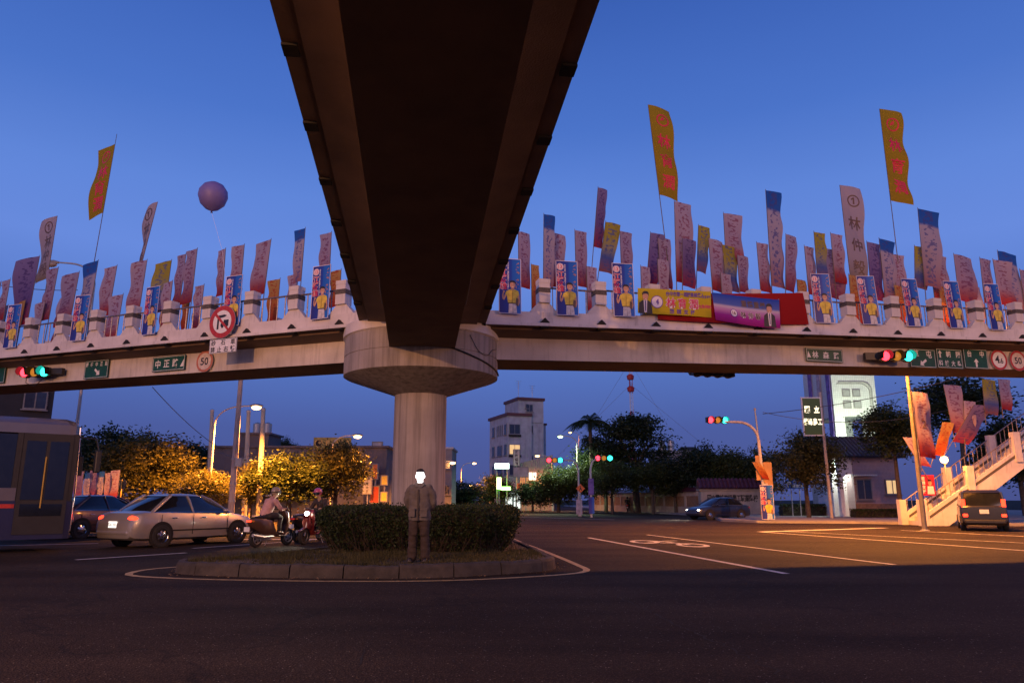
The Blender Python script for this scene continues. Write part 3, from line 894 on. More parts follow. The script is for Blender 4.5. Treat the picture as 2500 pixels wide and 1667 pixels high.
def f(mb, w, h):
    border(mb, w, h, .012); arrow(mb, -w * .36, h * .22, h * .38, pi / 2, k=1.1)
    mb.text('朝', -w * .04, h * .22, h * .34, 0, -.011, .02, .9); mb.text('陽', w * .35, h * .22, h * .34, 0, -.011, .02, .9)
    for i, ch in enumerate('科技大學'): mb.text(ch, -w * .36 + w * .24 * i, -h * .24, h * .30, 0, -.011, .02, .85)
board('direction_sign', 'green direction sign reading 朝陽科技大學 between two other green signs', 'sign', 'R', (2287, 852, 2349, 899), f, mats=GW)
def f(mb, w, h):
    border(mb, w, h, .012)
    mb.text('台', -w * .25, h * .25, h * .34, 0, -.011, .02, .9); mb.text('中', w * .27, h * .25, h * .34, 0, -.011, .02, .9)
    arrow(mb, 0, -h * .2, h * .42, pi / 2, k=1.2)
board('direction_sign', 'green direction sign reading 台中 over an upright arrow on the right girder', 'sign', 'R', (2353, 852, 2411, 900), f, mats=GW)
board('height_limit_sign', 'round red rimmed sign reading 4.6 on the right girder', 'sign', 'R', (2415, 854, 2462, 903),
      fround([('4', -.22, .05, 1.05), ('.', .06, -.25, .9), ('6', .32, -.08, .72)], 1, 0, 0, 0), mats=[M['steel'], M['signred'], M['signwhite'], M['signblack']], round_=True)
board('speed_limit_sign', 'faded round sign reading 50 at the right edge of the picture', 'sign', 'R', (2462, 856, 2508, 905), fround([('50', 0, 0, .9)], 1, 0, 0, 0), mats=[M['steel'], M['signred'], M['signfaded'], M['signblack']], round_=True)

# ---- horizontal traffic signals
def signal(label, loc, yaw, r=.15, lit=('red', 'off', 'green'), parent_cat='traffic light', body_only=False, arm=None):
    t = thing('traffic_light', label, parent_cat, loc, yaw, 'horizontal traffic lights')
    n = len(lit); sp = r * 2.5; w = sp * n + r * .3
    bm_ = MB(); bm_.box((0, .10, 0), (w * .97, .16, r * 1.7))
    for i in range(n):
        bm_.lathe([(r * 1.16, 0), (r * 1.16, .14), (r * .9, .2)], 20, M=Matrix.Translation(((i - (n - 1) / 2) * sp, .025, 0)) @ Matrix.Rotation(-pi / 2, 4, 'X'))
    bm_.build('housing', M['black'], t)
    for i, l in enumerate(lit):
        x = (i - (n - 1) / 2) * sp
        mm = {'red': M['red_on'], 'green': M['green_on'], 'off': M['amber'], 'dark': M['black']}[l]
        MB().lathe([(r, 0), (r * .98, .02), (r * .7, .045), (r * .3, .06), (.001, .063)], 20, M=Matrix.Translation((x, .005, 0)) @ Matrix.Rotation(pi / 2, 4, 'X')).build('lens', mm, t, smooth=40)
        vz = MB(); ring0, ring1 = [], []
        for k in range(15):
            a = radians(-35 + 250 * k / 14); ring0.append((x + r * 1.08 * cos(a), .02, r * 1.08 * sin(a))); ring1.append((x + r * 1.08 * cos(a), -.20 + .1 * max(0, -sin(a)), r * 1.08 * sin(a)))
        ringo = [(x + (p[0] - x) * 1.06, p[1], p[2] * 1.06) for p in ring1]; ringb = [(x + (p[0] - x) * 1.06, p[1], p[2] * 1.06) for p in ring0]
        vz.loft([ring0, ring1, ringo, ringb], closed=False, cap=False)
        vz.build('visor', M['black'], t)
    return t
def arm_loc(key, off, u, v): return plane_hit(u, v, *arm_plane(key, FRONT[key] * off))
sl_ = signal('three lamp traffic light with red and green lit on the left girder', arm_loc('L', 1.30, 84, 908), radians(-10), .15)
MB().box((-.1, .36, 0), (.6, .34, .06)).build('bracket', M['black'], sl_)
MB().tube([(-.46, .2, -.05), (-.55, .3, -.3), (-.2, .3, -.42), (.1, .25, -.2)], .012, 6).build('cable', M['black'], sl_)
MB().box((.72, .12, .02), (.5, .14, .2)).build('shade', M['black'], sl_)
sr_ = signal('three lamp traffic light with red and green lit on the right girder', arm_loc('R', 1.30, 2189, 869), radians(4), .145)
MB().box((0, .36, 0), (.6, .34, .06)).build('bracket', M['black'], sr_)
MB().box((-.75, .12, 0), (.4, .14, .22)).build('shade', M['black'], sr_)
# the back of a four lamp signal hangs behind the right girder
sb_ = signal('four dark rounded lamp hoods peeping out below the right girder', plane_hit(1737, 910, *arm_plane('R', 1.0)), radians(15 + 180), .145, ('dark', 'dark', 'dark', 'dark'))

# ---- blue campaign posters
def gradmat(name, stops, axis=0, rough=.5, span=None, inten=1.0):
    m = bpy.data.materials.new(name); m.use_nodes = True; nt = m.node_tree; b = nt.nodes['Principled BSDF']; b.inputs['Roughness'].default_value = rough
    tc = _n(nt, 'ShaderNodeTexCoord'); sp = _n(nt, 'ShaderNodeSeparateXYZ'); nt.links.new(tc.outputs['Object'], sp.inputs[0])
    mr = _n(nt, 'ShaderNodeMapRange'); mr.inputs[1].default_value, mr.inputs[2].default_value = span
    nt.links.new(sp.outputs[axis], mr.inputs[0])
    rp = _n(nt, 'ShaderNodeValToRGB'); cr = rp.color_ramp
    cr.elements[0].position, cr.elements[0].color = stops[0][0], (*stops[0][1], 1)
    cr.elements[1].position, cr.elements[1].color = stops[-1][0], (*stops[-1][1], 1)
    for p, c in stops[1:-1]: cr.elements.new(p).color = (*c, 1)
    nt.links.new(mr.outputs[0], rp.inputs[0]); nt.links.new(rp.outputs[0], b.inputs['Base Color'])
    return m
M['poster_blue'] = gradmat('poster_blue', [(0, (.020, .014, .17)), (.55, (.008, .040, .34)), (.62, (.006, .09, .46)), (1, (.008, .14, .56))], 0, .45, (-.275, .275))
M['p_white'] = mat('print_white', (.78, .70, .72), .5, .05)
M['p_red'] = mat('print_red', (.62, .02, .05), .5, .1)
M['p_orange'] = mat('print_orange', (.50, .22, .10), .5, .2, 30)
M['p_skin'] = mat('print_skin', (.52, .27, .17), .5, .15, 12)
M['p_yellow'] = mat('print_yellow', (.66, .50, .05), .5, .25, 10)
M['p_shade'] = mat('print_yellow_fold', (.45, .32, .03), .5, .25, 10)
M['p_black'] = mat('print_black', (.015, .012, .016), .5, .2)
M['p_grey'] = mat('print_trousers', (.56, .53, .54), .5, .2, 12)
M['p_brown'] = mat('print_brown', (.12, .07, .05), .5, .2)
M['p_navy'] = mat('print_navy', (.03, .025, .16), .5, .2)
PM = [M['p_white'], M['p_red'], M['p_orange'], M['p_skin'], M['p_yellow'], M['p_black'], M['p_grey'], M['p_brown'], M['p_shade'], M['p_navy']]
PWd, PHt = .55, 1.37
pb = MB()
border(pb, PWd, PHt, .012, 0, -.008, .0)
pb.disc((-.165, .53), .088, -.009, 0, n=28); pb.disc((-.165, .53), .076, -.010, 1, n=28); pb.disc((-.165, .53), .069, -.011, 0, n=28)
pb.text('13', -.165, .53, .12, 1, -.012, .03, .95)
for i, ch in enumerate('江勝雄'):
    pb.text(ch, -.165, .335 - .175 * i, .185, 0, -.009, .045); pb.text(ch, -.165, .335 - .175 * i, .185, 1, -.011, .012)
pb.vtext('台中市第一屆議員候選人', -.045, .60, .045, .046, 0, -.009, .02); pb.vtext('大里霧峰', -.045, .08, .04, .046, 0, -.009, .02)
rs_ = random.Random(2)
for z0 in (.56, .45, .34, .17, .07, -.03):       # brush script running down the right side, not legible in the photograph
    for q in range(5):
        x, z, a, l = .185 + rs_.uniform(-.035, .035), z0 + rs_.uniform(-.035, .035), rs_.uniform(-1.2, 1.2), rs_.uniform(.03, .075)
        dx, dz = cos(a) * l / 2, sin(a) * l / 2; wx, wz = -sin(a) * .007, cos(a) * .007
        pb.poly([(x - dx, z - dz), (x + wx, z + wz), (x + dx, z + dz), (x - wx, z - wz)], -.009 - q * .0002, 2)
def man(pb, ox, oz, k, shirt=4, fold=8, trousers=6, y=-.013):
    P = lambda pts, yy, mi: pb.poly([(ox + x * k, oz + z * k) for x, z in pts], yy, mi)
    P([(-.105, -.16), (.125, -.16), (.105, .10), (.02, .12), (-.095, .10)], y, trousers)                       # trousers
    P([(.010, -.16), (.022, -.16), (.016, .02)], y - .0006, 7)
    P([(-.115, .085), (.12, .085), (.12, .11), (-.115, .11)], y - .0008, 5)                                    # belt
    P([(-.12, .11), (.12, .11), (.15, .30), (.185, .33), (.165, .43), (.07, .475), (-.05, .475), (-.16, .42), (-.20, .33), (-.15, .31)], y - .0012, shirt)
    P([(-.02, .11), (.01, .11), (.012, .44), (-.006, .44)], y - .0016, fold); P([(.08, .14), (.12, .12), (.14, .30)], y - .0016, fold)
    P([(-.15, .31), (-.20, .33), (-.235, .24), (-.235, .34), (-.20, .40), (-.215, .43), (-.245, .43), (-.255, .37), (-.275, .30), (-.265, .20), (-.22, .17)], y - .0018, 3)   # raised thumb
    P([(.15, .30), (.185, .33), (.205, .15), (.17, .04), (.12, .07), (.15, .17)], y - .0018, 3)
    P([(.085, .06), (.155, .02), (.165, .22), (.10, .25)], y - .0022, 7)                                       # folder
    P([(-.035, .45), (.055, .45), (.05, .53), (-.03, .53)], y - .002, 3)
    pb.disc((ox + .01 * k, oz + .59 * k), .075 * k, y - .0024, 3, n=20, r2=.095 * k)
    P([(-.075, .60), (-.08, .68), (-.03, .715), (.05, .71), (.095, .66), (.092, .60), (.075, .645), (.0, .66), (-.055, .65)], y - .0028, 5)
    P([(-.035, .605), (-.012, .605), (-.012, .612), (-.035, .612)], y - .0028, 5); P([(.03, .605), (.055, .605), (.055, .612), (.03, .612)], y - .0028, 5)
    P([(-.02, .545), (.045, .545), (.012, .53)], y - .0028, 0)
man(pb, .055, -.52, .92)
print_me = pb.mesh('print', PM)
plate_me = MB().box((0, 0, 0), (PWd, .012, PHt)).mesh('board', [M['poster_blue']])
tie_me = MB().box((0, .03, 0), (.5, .05, .03)).mesh('batten', [M['steel']])
def poster(label, loc, yaw, k=1.0, roll=0.0, group='blue campaign posters'):
    t = thing('campaign_poster', label, 'poster', loc, yaw, group); t.scale = (k, k, k)
    t.rotation_euler = (0, roll, yaw)
    link('board', plate_me, t); link('print', print_me, t)
    for z in (-.25, .3): link('batten', tie_me, t, (0, 0, z))
    return t
LP = [(759, 645, 807, 781), (546, 672, 590, 796), (346, 698, 391, 818), (173, 718, 218, 834), (6, 742, 54, 850)]
RP = [(1218, 631, 1272, 765), (1357, 636, 1412, 770), (1495, 642, 1549, 773), (1984, 666, 2031, 790), (2094, 672, 2146, 793), (2201, 679, 2252, 798), (2305, 685, 2354, 802), (2405, 691, 2452, 807)]
rp_ = random.Random(4)
for i, r in enumerate(LP):
    c, w, h = panel('L', 1.62, *r)
    poster('blue number 13 campaign poster on the left walkway, %s from the pier' % ORD[i + 1], c, YAW['L'] + rp_.uniform(-.08, .12), max(.92, min(1.08, h / PHt)), rp_.uniform(0, .03))
for i, r in enumerate(RP):
    c, w, h = panel('R', 1.62, *r)
    poster('blue number 13 campaign poster on the right walkway, %s from the pier' % ORD[i + 1], c, YAW['R'] + rp_.uniform(-.1, .06), max(.92, min(1.10, h / PHt)), (-.005, -.01, -.015, -.03, -.06, -.06, -.06, -.06)[i])

# ---- cloth banners hung over the right parapet
def banner(name, label, key, off, corners, mats, decorate=None, bow=.05, nx=28, nz=8, seed=1, sag=0.0, pleat=.012):
    """corners: four pixels (top left, top right, bottom right, bottom left)"""
    pl = arm_plane(key, FRONT[key] * off)
    q = [plane_hit(u, v, *pl) for u, v in corners]
    nrm = Vector((sin(YAW[key]), -cos(YAW[key]), 0))
    c = (q[0] + q[1] + q[2] + q[3]) / 4
    def surf(x, z, lift=0.0):        # x 0..1 left to right, z 0..1 bottom to top
        top, bot = q[0].lerp(q[1], x), q[3].lerp(q[2], x)
        p = bot.lerp(top, z)
        p = p - Vector((0, 0, 1)) * sag * sin(pi * x) * (1 - z * .75)
        d = bow * sin(pi * x) * (1 - z) + pleat * sin(9 * x + 2.5 * z + seed) * (1.1 - z) + pleat * .7 * noise.noise(Vector((x * 5, z * 3, seed))) + .006 * sin(34 * x + seed * 2 + z) * (z ** 2)
        return p + nrm * (d + lift) - c
    t = thing(name, label, 'banner', c)
    g = MB(); vs = [surf(i / nx, j / nz) for j in range(nz + 1) for i in range(nx + 1)]
    g.add(vs, [(j * (nx + 1) + i, j * (nx + 1) + i + 1, (j + 1) * (nx + 1) + i + 1, (j + 1) * (nx + 1) + i) for j in range(nz) for i in range(nx)])
    me = g.mesh('cloth', [mats[0]], 60)
    uvl = me.uv_layers.new(name='uv')
    for pgn in me.polygons:
        for li in pgn.loop_indices:
            vi = me.loops[li].vertex_index; uvl.data[li].uv = ((vi % (nx + 1)) / nx, (vi // (nx + 1)) / nz)
    link('cloth', me, t)
    W_ = (q[1] - q[0]).length; H_ = (q[0] - q[3]).length
    if decorate:
        pr = MB()
        warp = lambda p: surf(p[0] / W_ + .5, p[2] / H_ + .5, .004 - p[1])
        decorate(pr, W_, H_, warp)
        pr.build('print', mats[1:], t)
    for cx_, cz_ in ((0, 1), (1, 1)):
        a = surf(cx_, cz_); MB().tube([a, a + Vector((0.0, .12, .06))], .006, 5).build('tie_cord', M['p_white'], t)
    return t
def warp_poly(mb, pts, y, mi, warp):
    mb.add([warp((x, y, z)) for x, z in pts], [tuple(range(len(pts)))], mi)
def suit_man(mb, ox, oz, k, warp, y=-.004):
    # bodies are cut in strips so that the print follows the cloth
    Q = lambda pts, yy, mi: warp_poly(mb, [(ox + x * k, oz + z * k) for x, z in pts], yy, mi, warp)
    Q([(-.30, -.5), (-.02, -.5), (-.04, .02), (-.10, .05), (-.26, -.06)], y, 5); Q([(.30, -.5), (.02, -.5), (.04, .02), (.10, .05), (.26, -.06)], y, 5)
    Q([(-.05, -.45), (.05, -.45), (.08, .06), (-.08, .06)], y - .002, 0); Q([(-.02, -.4), (.02, -.4), (.025, .02), (-.025, .02)], y - .004, 9)
    pts = [(.125 * cos(2 * pi * i / 16), .20 + .165 * sin(2 * pi * i / 16)) for i in range(16)]; Q(pts, y - .005, 3)
    Q([(-.13, .22), (-.14, .35), (-.05, .42), (.08, .41), (.14, .33), (.13, .22), (.10, .29), (0, .31), (-.10, .29)], y - .007, 5)
    Q([(-.04, .10), (.05, .10), (.005, .075)], y - .007, 0)
def clothmat(name, stops, ink=None, inkspan=(.22, .8), inkscale=(3, 16), inkth=.52, trans=.4, rough=.8, vfrom='UV'):
    m = bpy.data.materials.new(name); m.use_nodes = True; nt = m.node_tree; b = nt.nodes['Principled BSDF']; b.inputs['Roughness'].default_value = rough; b.inputs['Specular IOR Level'].default_value = .2
    tc = _n(nt, 'ShaderNodeTexCoord'); sp = _n(nt, 'ShaderNodeSeparateXYZ'); nt.links.new(tc.outputs['UV'], sp.inputs[0])
    rp = _n(nt, 'ShaderNodeValToRGB'); cr = rp.color_ramp
    cr.elements[0].position, cr.elements[0].color = stops[0][0], (*stops[0][1], 1)
    cr.elements[1].position, cr.elements[1].color = stops[-1][0], (*stops[-1][1], 1)
    for p, c in stops[1:-1]: cr.elements.new(p).color = (*c, 1)
    nt.links.new(sp.outputs[1], rp.inputs[0]); colr = rp.outputs[0]
    if ink:
        oi = _n(nt, 'ShaderNodeObjectInfo')
        mp = _n(nt, 'ShaderNodeMapping'); mp.inputs['Scale'].default_value = (inkscale[0], inkscale[1], 1)
        nt.links.new(tc.outputs['UV'], mp.inputs[0])
        cx_ = _n(nt, 'ShaderNodeCombineXYZ'); nt.links.new(oi.outputs['Random'], cx_.inputs[2])
        sc_ = _n(nt, 'ShaderNodeVectorMath', operation='SCALE'); sc_.inputs['Scale'].default_value = 37; nt.links.new(cx_.outputs[0], sc_.inputs[0])
        ad = _n(nt, 'ShaderNodeVectorMath', operation='ADD'); nt.links.new(mp.outputs[0], ad.inputs[0]); nt.links.new(sc_.outputs[0], ad.inputs[1])
        nz = _n(nt, 'ShaderNodeTexNoise'); nz.inputs['Scale'].default_value = 1.6; nz.inputs['Detail'].default_value = 3; nt.links.new(ad.outputs[0], nz.inputs['Vector'])
        th = _n(nt, 'ShaderNodeMapRange'); th.inputs[1].default_value = inkth; th.inputs[2].default_value = inkth + .05; nt.links.new(nz.outputs[0], th.inputs[0])
        lo = _n(nt, 'ShaderNodeMath', operation='GREATER_THAN'); lo.inputs[1].default_value = inkspan[0]; nt.links.new(sp.outputs[0], lo.inputs[0])
        hi = _n(nt, 'ShaderNodeMath', operation='LESS_THAN'); hi.inputs[1].default_value = inkspan[1]; nt.links.new(sp.outputs[0], hi.inputs[0])
        m1 = _n(nt, 'ShaderNodeMath', operation='MULTIPLY'); nt.links.new(lo.outputs[0], m1.inputs[0]); nt.links.new(hi.outputs[0], m1.inputs[1])
        m2 = _n(nt, 'ShaderNodeMath', operation='MULTIPLY'); nt.links.new(m1.outputs[0], m2.inputs[0]); nt.links.new(th.outputs[0], m2.inputs[1])
        m3 = _n(nt, 'ShaderNodeMath', operation='MULTIPLY'); nt.links.new(m2.outputs[0], m3.inputs[0]); m3.inputs[1].default_value = .75
        mx = _n(nt, 'ShaderNodeMix', data_type='RGBA'); nt.links.new(m3.outputs[0], mx.inputs[0]); nt.links.new(colr, mx.inputs[6]); mx.inputs[7].default_value = (*ink, 1); colr = mx.outputs[2]
    nt.links.new(colr, b.inputs['Base Color'])
    tr = _n(nt, 'ShaderNodeBsdfTranslucent'); nt.links.new(colr, tr.inputs[0])
    ms = _n(nt, 'ShaderNodeMixShader'); ms.inputs[0].default_value = trans
    nt.links.new(b.outputs[0], ms.inputs[1]); nt.links.new(tr.outputs[0], ms.inputs[2]); nt.links.new(ms.outputs[0], nt.nodes['Material Output'].inputs[0])
    return m
M['ban_yellow'] = clothmat('banner_yellow', [(0, (.60, .46, .02)), (1, (.62, .50, .03))], trans=.2)
M['ban_blue'] = clothmat('banner_purple_blue', [(0, (.30, .01, .16)), (.25, (.42, .03, .33)), (.48, (.55, .30, .55)), (.56, (.62, .52, .62)), (.64, (.10, .16, .50)), (1, (.02, .07, .46))], trans=.15)
M['ban_red'] = clothmat('banner_red', [(0, (.28, .008, .008)), (1, (.33, .012, .012))], trans=.2)
M['p_purple'] = mat('print_purple', (.12, .05, .32), .5, .1)
M['p_magenta'] = mat('print_magenta', (.62, .03, .12), .5, .1)
PM2 = PM[:9] + [M['p_navy'], M['p_purple'], M['p_magenta']]
banner('red_banner', 'plain red cloth banner hanging behind the yellow and the purple banners', 'R', 1.60, [(1606, 716), (1960, 715), (1975, 792), (1606, 780)], [M['ban_red']] , None, .05, sag=.05, seed=3)
def dec(mb, w, h, warp):
    for i, ch in enumerate('台中市第一屆議員候選人'): mb.text(ch, -w * .10 + w * .048 * i, h * .33, h * .20, 10, -.004, .02, .8, warp=warp)
    mb.text('(大里·霧峰)', w * .44, h * .27, h * .12, 10, -.004, .02, .7, warp=warp)
    warp_poly(mb, [(-w * .245 + h * .25 * cos(2 * pi * i / 24), -.02 * h + h * .25 * sin(2 * pi * i / 24)) for i in range(24)], -.004, 10, warp)
    warp_poly(mb, [(-w * .245 + h * .22 * cos(2 * pi * i / 24), -.02 * h + h * .22 * sin(2 * pi * i / 24)) for i in range(24)], -.006, 0, warp)
    mb.text('4', -w * .245, -.02 * h, h * .30, 10, -.008, .03, warp=warp)
    for i, ch in enumerate('林育潤'):
        mb.text(ch, -w * .06 + w * .155 * i, -.03 * h, h * .42, 0, -.004, .05, warp=warp); mb.text(ch, -w * .06 + w * .155 * i, -.03 * h, h * .42, 11, -.007, .015, warp=warp)
    mb.text('向您拜託', w * .41, -.10 * h, h * .15, 11, -.004, .02, warp=warp)
    for i, ch in enumerate('懇請支持'): mb.text(ch, -w * .05 + w * .095 * i, -h * .36, h * .20, 10, -.004, .02, warp=warp)
    suit_man(mb, -w * .40, -h * .02, h * .98, warp)
banner('campaign_banner', 'yellow campaign banner with number 4 and red characters on the right parapet', 'R', 1.66, [(1557, 703), (1735, 712), (1737, 775), (1557, 764)], [M['ban_yellow']] + PM2, dec, .03, seed=2, nx=36, pleat=.008)
def dec(mb, w, h, warp):
    for i, ch in enumerate('重情重義'): mb.text(ch, -w * .05 + w * .095 * i, h * .24, h * .24, 7, -.004, .02, warp=warp)
    warp_poly(mb, [(-w * .22 + h * .14 * cos(2 * pi * i / 24), -.14 * h + h * .14 * sin(2 * pi * i / 24)) for i in range(24)], -.004, 10, warp)
    warp_poly(mb, [(-w * .22 + h * .12 * cos(2 * pi * i / 24), -.14 * h + h * .12 * sin(2 * pi * i / 24)) for i in range(24)], -.006, 0, warp)
    mb.text('16', -w * .22, -.14 * h, h * .16, 7, -.008, .02, warp=warp)
    for i, ch in enumerate('林仲毅'):
        mb.text(ch, -w * .08 + w * .115 * i, -.15 * h, h * .23, 0, -.004, .05, warp=warp); mb.text(ch, -w * .08 + w * .115 * i, -.15 * h, h * .23, 7, -.007, .015, warp=warp)
    suit_man(mb, w * .33, -h * .04, h * .88, warp)
banner('campaign_banner', 'purple and blue campaign banner with number 16 sagging from the right parapet', 'R', 1.68, [(1738, 714), (1902, 732), (1905, 802), (1748, 781)], [M['ban_blue']] + PM2, dec, .06, seed=5, sag=.05, nx=36)

# ---- flags on bamboo poles along the far side of both walkways
M['bamboo'] = mat('bamboo_pole', (.12, .085, .055), .6, .35, 10)
M['f_pink'] = clothmat('flag_pink', [(0, (.30, .012, .012)), (.16, (.32, .06, .07)), (.36, (.36, .25, .31)), (1, (.42, .34, .42))], (.22, .05, .10), trans=.3)  # reddened feet of these cloths hold the warm lamp glow in their colour
M['f_rose'] = clothmat('flag_rose', [(0, (.24, .015, .02)), (.22, (.27, .11, .15)), (.45, (.31, .22, .31)), (1, (.35, .29, .39))], (.16, .04, .11), trans=.3)
M['f_bluetop'] = clothmat('flag_blue_top', [(0, (.30, .12, .13)), (.3, (.36, .28, .34)), (.78, (.40, .36, .43)), (.82, (.03, .12, .42)), (1, (.012, .11, .45))], (.07, .08, .26), (.2, .75), trans=.3)
M['f_yellow'] = clothmat('flag_yellow', [(0, (.34, .22, .012)), (1, (.36, .26, .016))], trans=.25)
M['f_yelblue'] = clothmat('flag_yellow_blue', [(0, (.24, .08, .07)), (.3, (.07, .11, .30)), (.5, (.30, .27, .16)), (.7, (.34, .29, .05)), (1, (.38, .31, .04))], (.07, .10, .26), trans=.3)
M['f_white'] = clothmat('flag_white', [(0, (.20, .15, .09)), (.25, (.33, .28, .31)), (1, (.43, .37, .42))], trans=.3)
M['f_orange'] = clothmat('flag_orange', [(0, (.32, .02, .01)), (.5, (.44, .16, .04)), (1, (.48, .29, .10))], (.35, .03, .02), trans=.35)  # orange-red lamp glow painted into the cloth, mostly on the short flags
M['f_purple'] = clothmat('flag_purple', [(0, (.28, .02, .04)), (.4, (.14, .09, .23)), (1, (.23, .18, .34))], (.07, .04, .16), trans=.3)
FNAME = {'f_pink': 'pale pink', 'f_rose': 'dusky rose', 'f_bluetop': 'white flag with blue head', 'f_yellow': 'yellow', 'f_yelblue': 'yellow and blue', 'f_white': 'white', 'f_orange': 'orange and red', 'f_purple': 'purple'}
rf = random.Random(21)
def flag(label, B, T, side, w, Lc, kind, chars=None, pole_over=0.0, normal=None, group='campaign flags', taper=.15, curl=.35, seed=0, ringed=None):
    """pole from B to T; cloth hangs from T down the pole for Lc and w out to `side`"""
    t = thing('campaign_flag', label, 'flag', B, 0, group)
    a = (T - B).normalized(); n = normal; s = side
    top = T - B
    over = top + a * pole_over
    MB().tube([(0, 0, 0), over * .5 + n * .01 * rf.uniform(-1, 1), over], [.017, .014, .009], 6).build('pole', M['bamboo'], t)
    ph, fr = rf.uniform(0, 6.28), rf.uniform(4.5, 7.5)
    cw = rf.uniform(-.35, .35) * curl
    def surf(x, z, lift=0.0):           # x 0..1 away from pole, z 0..1 from foot of cloth to its head
        wid = w * (1 - taper * (1 - z) ** 1.5) * (1 - .04 * sin(3 * z + ph))
        drop = .10 * x * x * w + .05 * x * (1 - z) * w
        d = w * (.09 * x * sin(fr * z * Lc / max(w, .3) * .5 + ph + 2.2 * x) + cw * x * x) + .02 * noise.noise(Vector((x * 3, z * 6, ph)))
        return top - a * (Lc * (1 - z)) + s * (wid * x * (1 - .10 * abs(cw) * x)) - Vector((0, 0, drop)) + n * (d + lift)
    nx, nz = 8, 22
    g = MB(); g.add([surf(i / nx, j / nz) for j in range(nz + 1) for i in range(nx + 1)],
                    [(j * (nx + 1) + i, j * (nx + 1) + i + 1, (j + 1) * (nx + 1) + i + 1, (j + 1) * (nx + 1) + i) for j in range(nz) for i in range(nx)])
    me = g.mesh('cloth', [M[kind]], 70); uvl = me.uv_layers.new(name='uv')
    for pgn in me.polygons:
        for li in pgn.loop_indices:
            vi = me.loops[li].vertex_index; uvl.data[li].uv = ((vi % (nx + 1)) / nx, (vi // (nx + 1)) / nz)
    link('cloth', me, t)
    if chars:
        flip = -1 if ringed == 'L' else 1
        mx = M['p_red'] if kind == 'f_yellow' else M['p_brown']
        warp = lambda p: surf(.5 + flip * (p[0] - .5), p[2], .006)
        k = w / Lc
        st = .9 / len(chars)
        for i, ch in enumerate(chars):
            sz = min(st * .95, .62 * k)
            vs, fs = text_geo(ch, .02)
            MB().add([warp((.55 + x_ * sz / k, 0, .96 - st * (i + .5) + y_ * sz)) for x_, y_ in vs], fs).build('lettering', mx, t)
    return t

LF = [  # u_top, v_top, u_base, width px, cloth foot v, kind, chars, pole overshoot px
    (815, 570, 808, 26, 690, 'f_rose'), (757, 563, 742, 24, 690, 'f_bluetop'), (674, 590, 650, 38, 720, 'f_pink'), (603, 600, 590, 27, 700, 'f_pink'), (551, 607, 545, 20, 720, 'f_pink'),
    (495, 612, 480, 27, 740, 'f_rose'), (461, 622, 445, 22, 740, 'f_rose'), (419, 635, 400, 38, 760, 'f_yelblue'), (366, 637, 345, 34, 770, 'f_pink'), (286, 648, 262, 30, 770, 'f_pink'),
    (247, 638, 225, 42, 790, 'f_bluetop'), (208, 668, 186, 45, 790, 'f_rose'), (150, 655, 128, 28, 780, 'f_rose'), (97, 625, 72, 54, 790, 'f_purple'), (40, 685, 28, 24, 780, 'f_pink'), (10, 690, 0, 30, 790, 'f_rose'),
    (833, 658, 830, 24, 745, 'f_orange'), (728, 668, 722, 24, 770, 'f_pink'), (690, 683, 684, 26, 785, 'f_orange'), (640, 678, 634, 24, 770, 'f_pink'), (505, 697, 498, 20, 800, 'f_pink'), (467, 705, 460, 18, 800, 'f_orange'),
    (315, 722, 305, 34, 830, 'f_pink'), (592, 690, 585, 24, 790, 'f_rose'), (435, 690, 428, 24, 800, 'f_pink'), (180, 720, 172, 34, 840, 'f_pink'), (70, 735, 62, 28, 850, 'f_orange'), (20, 745, 12, 30, 850, 'f_pink'), (125, 740, 118, 26, 845, 'f_pink')]
